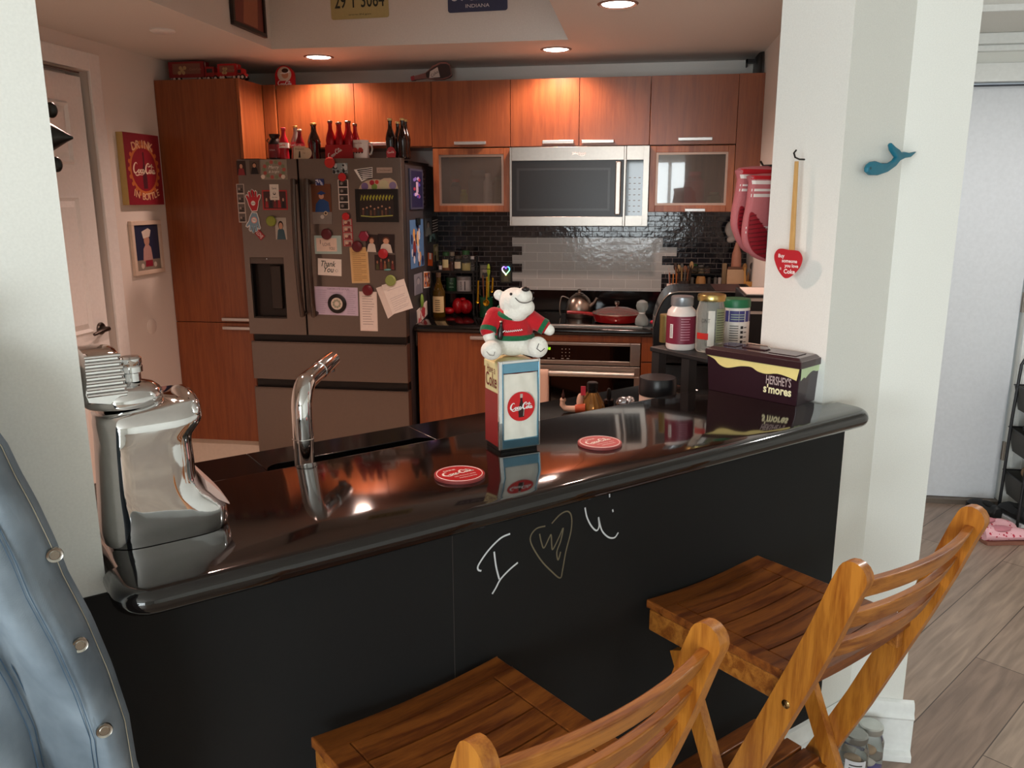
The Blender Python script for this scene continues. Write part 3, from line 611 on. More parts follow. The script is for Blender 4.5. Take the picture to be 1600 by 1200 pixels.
b = MB(); b.box((x0, yf, .65), (x1, yf+.02, .705), STEEL); b.box((x0, yf, .13), (x0+.03, yf+.02, .65), STEEL); b.box((x1-.03, yf, .13), (x1, yf+.02, .65), STEEL); b.box((x0+.03, yf, .13), (x1-.03, yf+.02, .2), STEEL); d = mesh('door', b, t, world=True, bevel=.002)
b = MB(); b.box((x0+.03, yf+.004, .2), (x1-.03, yf+.018, .65), BLKG); mesh('door_glass', b, d, world=True)
b = MB(); b.tube([(x0+.03, yf-.042, .668), (x1-.03, yf-.042, .668)], .016, STEEL, seg=14); b.box((x0+.05, yf-.04, .66), (x0+.07, yf+.002, .676), STEEL); b.box((x1-.07, yf-.04, .66), (x1-.05, yf+.002, .676), STEEL); mesh('handle', b, d, world=True)
# towel on the oven handle
tw = MB(); TWM = C('#e2c3b0', .9, bump=.3, bscale=300)
def sheetfold(x0, x1, zt, zf, zb, y, r, m, mb):
    prof = [(y-r-.004, zf)]+[(y-r-.004, zf+(zt-zf)*k/6) for k in range(1, 7)]+[(y-(r+.004)*math.cos(a), zt+(r+.004)*math.sin(a)) for a in (.5, 1.0, 1.57, 2.1, 2.6)]+[(y+r+.004, zt-(zt-zb)*k/4) for k in range(0, 5)]
    nx = 8; rings = []
    for i in range(nx+1):
        x = x0+(x1-x0)*i/nx; o = .004*math.sin(i*1.7); rings.append([(x, p[0]-abs(o), p[1]) for p in prof])
    mb.loft(rings, m, None, True, False, closed=False)
sheetfold(-.66, -.488, .668, .36, .42, yf-.042, .017, TWM, tw)
Mt = fr((0, yf-.0665, 0), X, Z)
tw.ribbon([(-.535, .52), (-.515, .56), (-.50, .545), (-.50, .50), (-.525, .47)], .003, C('#2d2522', .8), Mt); tw.ribbon([(-.545, .45), (-.525, .43), (-.505, .45)], .004, C('#a5322c', .8), Mt)
o = single('kitchen_towel', tw, 'pale peach kitchen towel hanging over the oven handle', 'towel'); so = o.modifiers.new('thick', 'SOLIDIFY'); so.thickness = .002
# cooktop
t = thing('cooktop', 'black glass cooktop with a steel front trim', 'cooktop', (-.38, 4.68, .9142)); b = MB(); b.box((-.762, 4.455, .9142), (.008, 4.93, .9202), BLKG); g = mesh('glass_plate', b, t, world=True, bevel=.001)
b = MB(); b.box((-.764, 4.42, .9142), (.01, 4.455, .925), STEEL); b.box((-.764, 4.43, .921), (.01, 4.44, .928), C('#4a4644', .3, .8)); mesh('front_trim', b, t, world=True, bevel=.002)
# ================================================================ the fridge
FX0, FX1, FY = -2.166, -1.258, 4.262
fg = thing('refrigerator', 'black stainless french-door refrigerator covered in photos and magnets', 'refrigerator', (-1.71, 4.6, .006))
b = MB(); b.box((FX0+.006, FY+.068, .03), (FX1-.002, 4.995, 1.785), FRGD); b.box((FX0+.03, FY+.2, .006), (FX1-.03, 4.9, .03), BLK); mesh('body', b, fg, world=True, bevel=.004)
b = MB(); b.box((FX1-.0022, FY+.075, .04), (FX1-.0008, 4.98, 1.775), C('#4c4b4f', .45, .35)); mesh('side_panel', b, fg, world=True)
XS = -1.828; ZD0, ZD1 = .862, 1.806
def fdoor(x0, x1, z0, z1, nm, hole=None):
    mb = MB(); n = 10; xm = (x0+x1)/2
    if hole is None:
        ring_ = lambda z: [(x0+(x1-x0)*i/n, FY+.006*(2*abs(i/n-.5))**2.5, z) for i in range(n+1)]+[(x1, FY+.066, z), (x0, FY+.066, z)]
        mb.loft([ring_(z0), ring_(z1)], FRG, None, False)
        return mesh(nm, mb, fg, world=True, bevel=.004)
    hx0, hz0, hx1, hz1 = hole
    for (a, c, e_, g_) in ((x0, hx0, z0, z1), (hx1, x1, z0, z1), (hx0, hx1, z0, hz0), (hx0, hx1, hz1, z1)): mb.box((a, FY, e_), (c, FY+.066, g_), FRG)
    return mesh(nm, mb, fg, world=True)
hA = at_y(390, 402, FY); hB = at_y(449, 498, FY); hole = (hA.x, hB.z, hB.x, hA.z)
dl = fdoor(FX0, XS-.003, ZD0, ZD1, 'left_door', hole)
drr = fdoor(XS+.003, FX1, ZD0, ZD1, 'right_door')
# water dispenser in the left door
b = MB(); b.box((hole[0], FY+.04, hole[1]), (hole[2], FY+.064, hole[3]), C('#2a2624', .3, .5)); b.box((hole[0]+.0, FY+.005, hole[1]), (hole[0]+.006, FY+.05, hole[3]), BLK); b.box((hole[2]-.006, FY+.005, hole[1]), (hole[2], FY+.05, hole[3]), BLK); ds = mesh('dispenser_recess', b, dl, world=True)
b = MB(); b.box((hole[0], FY+.002, hole[3]-.035), (hole[2], FY+.05, hole[3]), C('#5c544f', .3, .7)); b.disc(((hole[0]+hole[2])/2, hole[3]-.008), .002, C('#ffffff', .4, em=1), fr((0, FY+.0016, 0), X, Z), seg=8); mesh('dispenser_panel', b, dl, world=True, bevel=.003)
b = MB(); b.box(((hole[0]+hole[2])/2+.005, FY+.018, hole[1]+.05), ((hole[0]+hole[2])/2+.068, FY+.04, hole[3]-.045), C('#3c3734', .3, .6)); mesh('dispenser_paddle', b, dl, world=True, bevel=.006)
b = MB(); b.box((hole[0], FY+.004, hole[1]), (hole[2], FY+.05, hole[1]+.008), C('#3a3532', .4, .5)); mesh('drip_tray', b, dl, world=True)
def fhandle(u0, v0, u1, v1, bow, par):
    p0, p1 = at_y(u0, v0, FY-.05), at_y(u1, v1, FY-.05); mb = MB(); pts = [(p0.x, FY+.004, p0.z-.012)]
    for i in range(13): k = i/12; pts.append((p0.x+(p1.x-p0.x)*k+bow*math.sin(PI*k), FY-.036-.022*math.sin(PI*k), p0.z+(p1.z-p0.z)*k))
    pts.append((p1.x, FY+.004, p1.z+.012)); mb.tube(pts, .0145, C('#5d5550', .28, .9), seg=12, sq=(1, .8)); mesh('handle', mb, par, world=True)
fhandle(456, 281, 471, 494, 0, dl); fhandle(477, 281, 489, 494, 0, drr)
for (z0, z1, nm) in ((.605, .818, 'upper_drawer'), (.05, .555, 'lower_drawer')):
    d = fdoor(FX0, FX1, z0, z1, nm)
    b = MB(); b.box((FX0+.01, FY+.03, z1-.0), (FX1-.01, FY+.066, z1+.042), C('#171413', .4)); mesh('drawer_gap', b, d, world=True)
    b = MB(); b.box((FX0+.008, FY-.004, z1-.004), (FX1-.006, FY+.02, z1+.004), C('#6f6661', .25, .95)); mesh('handle_lip', b, d, world=True, bevel=.002)
b = MB(); b.box((FX0+.02, FY+.01, ZD1), (FX0+.12, FY+.09, ZD1+.004), FRGD); b.box((FX0+.02, FY+.2, 1.785), (FX1-.02, 4.9, 1.80), FRGD); mesh('hinge_cover', b, fg, world=True)
# ---- everything stuck on it
def FP(cx, cy): p = at_y(360+cx/4, 230+cy/4, FY-.0012); return p.x, p.z
def FPs(cx, cy): p = at_x(630+cx/3.871, 250+cy/3.871, FX1+.0006); return p.y, p.z
def art(mb, M, w, h, kind, cols, z=.0012):
    c = [C(k, .55) for k in cols]; r = random.Random(str(cols)+str(round(w, 3)))
    if kind == 'portrait':
        mb.rect(.0, 0, w, h, c[0], M, z); mb.poly([(w*.1, 0), (w*.9, 0), (w*.78, h*.42), (w*.6, h*.52), (w*.4, h*.52), (w*.22, h*.42)], c[1], M, z+.0002)
        mb.disc((w*.5, h*.66), w*.23, c[3], M, z+.0003, ry=h*.19); mb.disc((w*.5, h*.62), w*.17, c[2], M, z+.0004, ry=h*.15)
    elif kind == 'mosaic':
        mb.rect(0, 0, w, h, c[0], M, z); k = 0
        for _ in range(26):
            x, y = r.uniform(.06, .9)*w, r.uniform(.06, .9)*h; a = r.uniform(.04, .12)*w; k += 1
            mb.disc((x, min(y, h*.9)), min(a, w-x, x, ), c[1+k % (len(c)-1)], M, z+.0001+k*.00001, seg=6, ry=min(a*r.uniform(.8, 1.8), y, h-y))
    elif kind == 'group':
        mb.rect(0, 0, w, h, c[0], M, z); nn = max(3, int(w/h*4))
        for i in range(nn):
            x = w*(i+.7)/(nn+.4); y = h*(.42+.12*(i % 2)); mb.poly([(x-w/nn*.38, h*.05), (x+w/nn*.38, h*.05), (x+w/nn*.25, y), (x-w/nn*.25, y)], c[2+i % (len(c)-2)], M, z+.0001+i*.00001); mb.disc((x, y+h*.1), w/nn*.2, c[1], M, z+.0003+i*.00001, seg=10, ry=h*.1)
    elif kind == 'strip':
        mb.rect(0, 0, w, h, c[0], M, z); n_ = 4; hh = h/n_
        for i in range(n_):
            mb.rect(w*.08, i*hh+hh*.08, w*.92, (i+1)*hh-hh*.06, c[1], M, z+.0001); mb.disc((w*.35, i*hh+hh*.5), w*.14, c[2], M, z+.0002, seg=10); mb.disc((w*.66, i*hh+hh*.45), w*.14, c[3], M, z+.0002, seg=10); mb.rect(w*.2, i*hh+hh*.1, w*.8, i*hh+hh*.32, c[3], M, z+.00015)
    elif kind == 'lines':
        mb.rect(0, 0, w, h, c[0], M, z); n_ = cols[2] if False else 12
        for i in range(n_): x1 = w*(.12+r.uniform(.45, .78)); y = h*(.9-.82*i/n_); mb.rect(w*.1, y, min(x1, w*.92), y+h*.012, c[1], M, z+.0001)
def card(name, label, cat, x0, z0, x1, z1, kind, cols, rot=0, side=False, border=None, th=.0008, extra=None, group=None):
    w, h = x1-x0, z1-z0; mb = MB()
    if side: M = fr((FX1+.0004, (x0+x1)/2, (z0+z1)/2), Y, Z)
    else: M = fr(((x0+x1)/2, FY-.0006-.0, (z0+z1)/2), X, Z)
    M = M @ RZ(math.radians(rot)) @ T(-w/2, -h/2, 0); bc = C(border, .6) if border else (C(cols[0], .6) if cols else PAPER)
    mb.box((0, 0, 0), (w, h, th), bc, M); bd = .0 if not border else min(w, h)*.07
    if kind: art(mb, M @ T(bd, bd, 0), w-2*bd, h-2*bd, kind, cols, z=th+.0002)
    if extra: extra(mb, M, w, h, th+.0004)
    return single(name, mb, label, cat, group)
def fcard(name, label, cat, cx0, cy0, cx1, cy1, kind, cols, **k):
    x0, z1 = FP(cx0, cy0); x1, z0 = FP(cx1, cy1); 
    # keep the horizontal extent measured at mid height
    xm0, _ = FP(cx0, (cy0+cy1)/2); xm1, _ = FP(cx1, (cy0+cy1)/2); return card(name, label, cat, xm0, z0, xm1, z1, kind, cols, **k)
def scard(name, label, cat, cx0, cy0, cx1, cy1, kind, cols, **k):
    a, _ = FPs(cx0, (cy0+cy1)/2); b_, _ = FPs(cx1, (cy0+cy1)/2); _, z1 = FPs((cx0+cx1)/2, cy0); _, z0 = FPs((cx0+cx1)/2, cy1); return card(name, label, cat, a, z0, b_, z1, kind, cols, side=True, **k)
def magnet(label, cx, cy, r, col, depth=.012, name='magnet', n=20, dome=True, y=0):
    x, z = FP(cx, cy); rr = FP(cx+r, cy)[0]-x; mb = MB(); M = fr((x, FY-.003-y, z), X, Z)
    mb.lathe([(rr*.96, 0), (rr, depth*.3), (rr*.96, depth*.75), (rr*.8, depth)], C(col, .35), M, n); return single(name, mb, label, 'magnet', 'fridge magnets')
PG = 'snapshots and cards on the fridge'
fcard('photo', 'red-toned portrait photo at the top left corner of the fridge', 'photo', 40, 85, 95, 175, 'portrait', ['#3b2a28', '#8a2f35', '#c99a80', '#2a1b18'], group=PG)
fcard('photo', 'dark portrait photo of a person in black, second from the left at the fridge top', 'photo', 120, 82, 180, 168, 'portrait', ['#5a4a40', '#15151a', '#b98d70', '#241814'], group=PG)
def xmas(mb, M, w, h, z):
    g = C('#7d8a6a', .6); 
    for i in range(14): a = i*PI/7; mb.disc((w*.5+w*.38*math.cos(a), h*.5+h*.38*math.sin(a)), w*.07, g if i % 2 else C('#b05a50', .6), M, z, seg=8)
    mb.text('Merry', C('#f2eee6', .6), M @ T(w*.5, h*.6, 0), w=w*.4, z=z+.0002, shear=.3); mb.text('& bright', C('#f2eee6', .6), M @ T(w*.5, h*.38, 0), w=w*.4, z=z+.0002, shear=.3)
fcard('greeting_card', 'holiday card with a wreath border at the top of the left fridge door', 'card', 190, 78, 355, 202, None, ['#958d80'], extra=xmas, group=PG)
magnet('cream round magnet at the lower left corner of the wreath card', 207, 185, 13, '#eadfd0', .006, y=.001); magnet('cream round magnet at the lower right corner of the wreath card', 333, 185, 13, '#eadfd0', .006, y=.001)
fcard('photo_strip', 'grey photo booth strip at the far left edge of the fridge', 'photo strip', 45, 230, 92, 470, 'strip', ['#cfc6bb', '#6b625d', '#a89a90', '#3a3533'], group=PG)
fcard('photo', 'wide group photo with a red and white border on the left fridge door', 'photo', 200, 268, 356, 392, 'group', ['#4a2f2e', '#caa28c', '#a52f33', '#27262e', '#7d2a30'], border='#b03a3c', group=PG)
def tag_(mb, M, w, h, z): mb.text('Save', C('#222222'), M @ T(w*.5, h*.75, 0), w=w*.5, z=z); mb.disc((w*.5, h*.42), w*.16, C('#222222'), M, z); mb.disc((w*.5, h*.45), w*.1, C('#e9e4da'), M, z+.0001); mb.text('the date', C('#222222'), M @ T(w*.5, h*.18, 0), w=w*.6, z=z)
card_ = fcard('note_card', 'small cream tag with a moustache drawing above the group photo', 'card', 247, 232, 303, 330, None, ['#e9e4da'], extra=tag_, th=.0022, group=PG)
def hand(name, label, col, col2, cx, cy, hh, rot, flip=False):
    x, z = FP(cx, cy); k = hh; mb = MB(); M = fr((x, FY-.003, z), X, Z) @ RZ(math.radians(rot)) @ (Matrix.Scale(-1, 4, (1, 0, 0)) if flip else Matrix())
    out = [(-.16,-.5),(.16,-.5),(.30,-.25),(.36,-.05),(.52,.14),(.56,.24),(.47,.27),(.33,.14),(.30,.20),(.33,.42),(.27,.47),(.20,.42),(.17,.18),(.13,.2),(.12,.5),(.05,.55),(-.02,.5),(-.02,.2),(-.06,.19),(-.11,.45),(-.18,.48),(-.24,.42),(-.19,.15),(-.23,.13),(-.32,.3),(-.39,.31),(-.43,.25),(-.34,.02),(-.30,-.2)]
    o2 = [(p[0]*k*.8, p[1]*k) for p in out]; mb.prism(inset(o2, -.004), 0, .001, WHITE, M); mb.prism(o2, .001, .0018, C(col, .6), M)
    mb.disc((0, -.12*k), .17*k, C(col2, .6), M, .0021); mb.disc((0, -.12*k), .12*k, WHITE, M, .0023); mb.text('love', C('#333333'), M @ T(0, -.12*k, 0), w=.17*k, z=.0025)
    return single(name, mb, label, 'cutout', PG)
hand('hand_cutout', 'red paper cutout of an upright hand on the left fridge door', '#c0303a', '#c0303a', 142, 335, .105, 5)
hand('hand_cutout', 'pale blue paper cutout of a hand pointing down on the left fridge door', '#7fa3b8', '#e8a8a0', 150, 470, .10, 175)
def lv(mb, M, w, h, z): mb.text('LOVE', WHITE, M @ T(w*.5, h*.5, 0), w=w*.8, h=h*.6, z=z)
fcard('love_tag', 'little red LOVE tag tilted under the blue hand cutout', 'tag', 160, 528, 212, 568, None, ['#a3343a'], rot=-48, extra=lv, th=.004, group=PG)
fcard('photo', 'photo of a young person in a blue shirt beside the green magnet', 'photo', 281, 440, 351, 577, 'portrait', ['#b8b2a8', '#3c5a66', '#c99a80', '#2b1d18'], group=PG)
magnet('olive green bottle-cap magnet on the left fridge door', 260, 462, 31, '#8c9a3c', .014, y=.004)
magnet('bright red bottle-cap magnet at the top of the right fridge door', 624, 97, 32, '#c6322c', .016)
fcard('photo', 'blue-grey action photo under the topmost red magnet', 'photo', 638, 100, 732, 165, 'mosaic', ['#8fa3a8', '#1c2126', '#3a4148', '#c4cdd0'], group=PG)
def npl(mb, M, w, h, z): mb.text('Cincinnati', C('#6a5650'), M @ T(w/2, h/2, 0), w=w*.8, h=h*.35, z=z)
fcard('name_plate', 'small tan name plate magnet at the top right of the fridge', 'magnet', 915, 127, 1012, 160, None, ['#b8a496'], extra=npl, th=.003, group=PG)
# zebra pennant
def sh(pts, cx0, cy0, z0, z1, m, mb):  # polygon given in crop pixels on the fridge door
    ps = [FP(*p) for p in pts]; mb.prism(ps, z0, z1, m, fr((0, FY-.0008, 0), X, Z))
mb = MB(); sh([(772,140),(888,124),(888,190),(850,200),(820,215),(800,185)], 0, 0, 0, .001, WHITE, mb)
for k in range(6): sh([(790+k*6,142+k*11),(884,130+k*12),(886,136+k*12),(830,144+k*11),(795+k*6,150+k*11)], 0, 0, .001, .0013, C('#111111', .6), mb)
single('zebra_pennant', mb, 'black and white zebra-striped paper pennant on the fridge', 'pennant', PG)
mb = MB(); ps = [(802,262)]+[(905-100*math.cos(a), 262-62*math.sin(a)) for a in [k*PI/10 for k in range(1, 7)]]+[(925,210),(960,194),(1000,192),(1035,215),(1050,262)]
sh(ps, 0, 0, 0, .0012, C('#cdb9a0', .6), mb)
for (x, y, r, c) in ((840,245,22,'#7d6a9a'),(885,222,15,'#a8283a'),(915,218,12,'#c8433a'),(960,235,28,'#c9c7a0'),(1015,240,22,'#8d7fa8'),(900,248,18,'#7f9a4a')):
    px, pz = FP(x, y); mb.disc((px, pz), r*.0009, C(c, .6), fr((0, FY-.0022, 0), X, Z), z=0, seg=14)
single('paper_arch', mb, 'hand-drawn heart and rainbow arch above the black framed photo', 'drawing', PG)
def frp(mb, M, w, h, z):
    mb.rect(w*.1, h*.14, w*.9, h*.86, C('#2a211e'), M, z); r = random.Random(4)
    for i in range(10): a = w*(.13+.075*i); mb.ribbon([(a, h*.66), (a+w*.03, h*.82), (a+w*.07, h*.7), (a+w*.09, h*.8)], .004, C('#c3c63a'), M, z+.0002)
    for i in range(8): mb.disc((w*(.18+.09*i), h*.40+h*.04*(i % 3)), w*.022, C('#b88a6c'), M, z+.0002, seg=8); mb.rect(w*(.16+.09*i), h*.2, w*(.2+.09*i), h*.36, C(['#5a3a30', '#243036', '#6a4a38'][i % 3]), M, z+.0001)
    mb.ribbon([(w*.12, h*.19), (w*.4, h*.16), (w*.88, h*.2)], .005, C('#a8b054'), M, z+.0002)
fcard('framed_photo', 'black framed group photo with yellow-green lettering on the fridge', 'framed photo', 785, 262, 1048, 468, None, ['#0f0e0e'], extra=frp, th=.008)
def grad(mb, M, w, h, z):
    mb.rect(0, h*.3, w, h, C('#6b4028'), M, z); mb.rect(0, 0, w, h*.3, C('#85807b'), M, z); mb.poly([(w*.15, h*.3), (w*.9, h*.3), (w*.85, h*.55), (w*.6, h*.62), (w*.4, h*.62), (w*.2, h*.5)], C('#1d4a86'), M, z+.0001); mb.disc((w*.5, h*.70), w*.13, C('#c99a80'), M, z+.0002, ry=h*.075); mb.poly([(w*.28, h*.76), (w*.5, h*.72), (w*.75, h*.77), (w*.5, h*.83)], C('#1a3a7a'), M, z+.0003); mb.disc((w*.68, h*.27), w*.1, C('#d9c9a8'), M, z+.0002, seg=12); mb.disc((w*.68, h*.27), w*.06, C('#4a3a30'), M, z+.0003, seg=12); mb.disc((w*.5, h*.18), w*.1, C('#c9c4bd'), M, z+.0002, seg=12)
fcard('photo', 'tall photo of a graduate in a blue cap and gown on the right fridge door', 'photo', 510, 230, 632, 480, None, ['#6b4028'], extra=grad, group=PG)
fcard('sticker', 'small blue sticker just above the graduate photo', 'sticker', 532, 198, 584, 238, 'mosaic', ['#2c3a78', '#b9c2d8', '#3a4a90', '#d8dbe8'], th=.002, group=PG)
magnet('red bottle-cap magnet holding the black and white photo strip', 702, 187, 25, '#c4242a', y=.002)
fcard('photo_strip', 'black and white four-frame photo booth strip on the right fridge door', 'photo strip', 675, 203, 739, 390, 'strip', ['#e8e2da', '#3c3836', '#8d8782', '#1c1a1a'], group=PG)
fcard('photo_strip', 'pink and red photo booth strip below the black and white one', 'photo strip', 701, 448, 765, 620, 'strip', ['#a8303a', '#b09a90', '#d8b8a0', '#7d2a30'], rot=1, group=PG)
magnet('red bottle-cap magnet holding the pink photo strip', 725, 433, 23, '#c4242a', y=.003)
def ily(mb, M, w, h, z):
    mb.rect(w*.07, h*.14, w*.83, h*.86, C('#e6d2c2'), M, z); k = C('#4a3a38')
    mb.text('I', k, M @ T(w*.22, h*.66, 0), h=h*.22, z=z+.0002); mb.text('LOVE', k, M @ T(w*.45, h*.52, 0), w=w*.3, h=h*.17, z=z+.0002, shear=-.2); mb.text('YOU', k, M @ T(w*.64, h*.3, 0), w=w*.2, h=h*.16, z=z+.0002)
fcard('greeting_card', 'handwritten I LOVE YOU card with a pale teal border', 'card', 526, 552, 694, 668, None, ['#a9c4bf'], extra=ily, group=PG)
magnet('dark maroon bottle-cap magnet above the I LOVE YOU card', 604, 543, 33, '#5a1c26', y=.002)
def ty(mb, M, w, h, z): k = C('#1d3a30'); mb.text('Thank', k, M @ T(w*.45, h*.7, 0), w=w*.62, h=h*.34, z=z, shear=.3, bold=.01); mb.text('You', k, M @ T(w*.47, h*.36, 0), w=w*.42, h=h*.34, z=z, shear=.3, bold=.01); mb.ribbon([(w*.74, h*.3), (w*.8, h*.42), (w*.86, h*.3), (w*.78, h*.22), (w*.72, h*.34)], .0012, k, M, z)
fcard('greeting_card', 'white Thank You card in dark green script', 'card', 547, 697, 694, 803, None, ['#efe9e0'], rot=-2.5, extra=ty, group=PG)
magnet('dark red bottle-cap magnet clamping the yellow ticket', 795, 620, 33, '#5e1a24', y=.004)
def tick(mb, M, w, h, z):
    mb.rect(w*.08, h*.04, w*.92, h*.97, C('#d6b276'), M, z); k = C('#7a5a3c')
    for i in range(16): mb.rect(w*.14, h*(.08+.052*i), w*(.86 if i % 3 else .6), h*(.09+.052*i), k, M, z+.0001)
    mb.text('RULES', C('#7d3a30'), M @ T(w*.5, h*.93, 0), w=w*.4, z=z+.0002)
fcard('ticket', 'long yellow printed ticket below the dark red magnet', 'ticket', 752, 625, 864, 850, None, ['#d8b987'], rot=1.5, extra=tick, group=PG)
fcard('photo', 'photo of a long-haired girl in white, left of the pair', 'photo', 846, 545, 920, 655, 'portrait', ['#2a1c1a', '#d6cdbf', '#d0a183', '#6b3a22'], rot=-3, group=PG)
fcard('photo', 'photo of a girl in white with a torn corner, right of the pair', 'photo', 922, 543, 1024, 660, 'portrait', ['#251817', '#d8cfc2', '#d0a183', '#5e3220'], rot=-2, group=PG)
magnet('crimson hexagonal magnet left of the pair of girl photos', 838, 556, 34, '#8c2440', .014, n=6, y=.003)
fcard('photo', 'dark snapshot of several people lower right on the fridge', 'photo', 902, 672, 1030, 770, 'group', ['#2c1b18', '#a06a50', '#4a4a2a', '#6a2a28', '#8a5a3a'], group=PG)
magnet('red bottle-cap magnet above the dark snapshot', 958, 665, 31, '#b2242c', y=.003)
mb = MB(); x, z = FP(985, 765); mb.ell((0, 0, 0), (.019, .006, .026), C('#5f9a98', .4), fr((x, FY-.009, z), X, Z) @ RX(0)); single('charm', mb, 'teal shell-shaped charm between the dark snapshot and the green magnet', 'magnet', 'fridge magnets')
mb = MB(); Mf = fr((0, FY-.0008, 0), X, Z)
def nb(mb, pts, m, z0, z1): mb.prism([FP(*p) for p in pts], z0, z1, m, Mf)
nb(mb, [(910,880),(965,862),(1020,1045),(985,1072)], C('#e3dad2', .8), 0, .001); nb(mb, [(945,862),(1085,822),(1142,1005),(1015,1045)], PAPER, .001, .002)
for i in range(11):
    t_ = (i+2)/14; a = FP(960+t_*70*1.0+8, 875+t_*175); b_ = FP(1090+t_*52-12-(i % 3)*8, 838+t_*170)
    if i > 3 or i == 0: mb.ribbon([a, ((a[0]+b_[0])/2, (a[1]+b_[1])/2+.0008), b_], .0009, C('#6d6480'), Mf, z=.0024)
single('notebook_page', mb, 'tilted folded notebook page with handwriting under the green magnet', 'paper', PG)
magnet('light green bottle-cap magnet holding the notebook page', 1005, 832, 34, '#8fa05a', .016, y=.004)
def cert(mb, M, w, h, z):
    k = C('#6e6488'); r = random.Random(3)
    mb.text('CERTIFICATE OF FUN', k, M @ T(w*.55, h*.93, 0), w=w*.5, z=z)
    for i in range(12):
        mb.rect(w*.04, h*(.08+.072*i), w*(.2+r.random()*.1), h*(.088+.072*i), k, M, z); mb.rect(w*.74, h*(.08+.072*i), w*(.88+r.random()*.09), h*(.088+.072*i), k, M, z)
        if i in (0, 1, 10): mb.rect(w*.36, h*(.08+.072*i), w*.66, h*(.088+.072*i), k, M, z)
fcard('certificate', 'lilac printed certificate at the lower left of the right fridge door', 'certificate', 529, 872, 797, 1052, None, ['#cabdd4'], rot=-1, extra=cert, group=PG)
x, z = FP(669, 977); rr = FP(727, 977)[0]-x; mb = MB(); M = fr((x, FY-.003, z), X, Z); mb.lathe([(rr, 0), (rr, .005), (rr*.9, .008)], C('#151313', .4), M, 32); mb.disc((0, 0), rr*.62, C('#d9cfc0', .5), M, .0085); 
for i in range(9): mb.disc((rr*.35*math.cos(i*.7), rr*.35*math.sin(i*.7)), rr*.13, C('#9aa08a', .5), M, .0088+i*.00002, seg=8)
single('round_magnet', mb, 'large round magnet with a black rim and cream centre on the certificate', 'magnet', 'fridge magnets')
fcard('list_paper', 'long narrow white printed list at the bottom of the right fridge door', 'paper', 809, 902, 918, 1150, 'lines', ['#e9ded6', '#8d7f7c'], border='#e3d6cc', rot=-.5, group=PG)
magnet('deep red bottle-cap magnet above the long white list', 861, 893, 33, '#6a1822', y=.003)
# right side of the fridge
def fr_side(mb, M, w, h, z): mb.rect(w*.08, h*.05, w*.92, h*.95, C('#23264f'), M, z); r = random.Random(5); [mb.disc((w*r.uniform(.3, .7), h*r.uniform(.25, .8)), w*.09, C(['#5a4fc0', '#8f7fe0', '#d8c8f0', '#b03a5a'][i % 4]), M, z+.0001+i*.00001, seg=8, ry=h*.045) for i in range(16)]; mb.rect(w*.42, h*.42, w*.6, h*.68, C('#c9b8d8'), M, z+.0005)
scard('framed_photo', 'purple-blue framed picture high on the right side of the fridge', 'framed photo', 35, 55, 113, 298, None, ['#454a63'], extra=fr_side, th=.008)
scard('photo_strip', 'narrow grey photo strip behind the purple framed picture on the fridge side', 'photo strip', 117, 60, 133, 280, 'strip', ['#8a8288', '#4a4650', '#a59aa0', '#2c2a30'], group=PG)
scard('poster', 'tall colourful blue and orange collage print on the fridge side', 'print', 42, 360, 123, 650, 'mosaic', ['#5a86b8', '#e0a860', '#1d2a5a', '#d8dce8', '#8a3a3a', '#3a2a50', '#e8c890'], group=PG)
x, z = FPs(82, 370); mb = MB(); mb.box((FX1+.002, x-.03, z-.022), (FX1+.016, x+.03, z+.018), BLK); single('binder_clip', mb, 'black clip holding the colourful collage print', 'clip', bevel=.003)
def zeb(mb, M, w, h, z): [mb.poly([(w*.05, h*(.05+.16*i)), (w*.95, h*(.12+.16*i)), (w*.95, h*(.18+.16*i)), (w*.05, h*(.12+.16*i))], WHITE, M, z) for i in range(5)]
scard('photo', 'grey photo at the upper middle of the fridge side', 'photo', 130, 352, 172, 460, 'portrait', ['#6a7478', '#8b9a9a', '#b8b0a8', '#2a2a2c'], group=PG)
scard('zebra_card', 'black and white striped card on the fridge side near the wall', 'card', 174, 340, 212, 440, None, ['#1a1a1c'], extra=zeb, group=PG)
scard('photo', 'teal toned photo below the striped card on the fridge side', 'photo', 148, 445, 212, 500, 'mosaic', ['#2f4a4c', '#7fb0b0', '#1a2224', '#56706c'], group=PG)
scard('drawing_card', 'pale green sketched card on the fridge side near the spice jars', 'card', 184, 507, 226, 610, 'mosaic', ['#a8a886', '#6a6e3a', '#8a8a50', '#c8c4a8'], group=PG)
scard('tag', 'white and orange tag on the fridge side', 'tag', 150, 562, 178, 640, None, ['#e0672a'], extra=lambda mb, M, w, h, z: mb.rect(w*.2, h*.5, w*.7, h*.98, WHITE, M, z), rot=-6, group=PG)
scard('photo', 'faded grey-blue portrait photo low on the fridge side', 'photo', 66, 686, 116, 812, 'portrait', ['#8f93a0', '#7a7e8c', '#a8a8b0', '#6a6e7c'], group=PG)
scard('photo', 'orange and black cartoon print low on the fridge side', 'print', 124, 674, 163, 774, 'mosaic', ['#d8793a', '#1d1a20', '#3a3a80', '#f0e0d0'], border='#ece6e0', rot=-4, group=PG)
scard('drawing_card', 'white card with red stripes low on the fridge side', 'card', 82, 880, 144, 965, 'mosaic', ['#e6ddd6', '#b8404a', '#c86a70', '#efe8e2'], rot=8, th=.004, group=PG)
mb = MB(); y_, z_ = FPs(100, 852); mb.ell((0, 0, 0), (.01, .02, .04), C('#7ba04a', .4), T(FX1+.014, y_, z_)); single('pepper_magnet', mb, 'green chilli-shaped magnet above the striped card on the fridge side', 'magnet', 'fridge magnets')
scard('cloth_tag', 'hanging white paper strip at the bottom of the fridge side', 'paper', 80, 985, 104, 1120, None, ['#c9beb6'], rot=-4, group=PG)
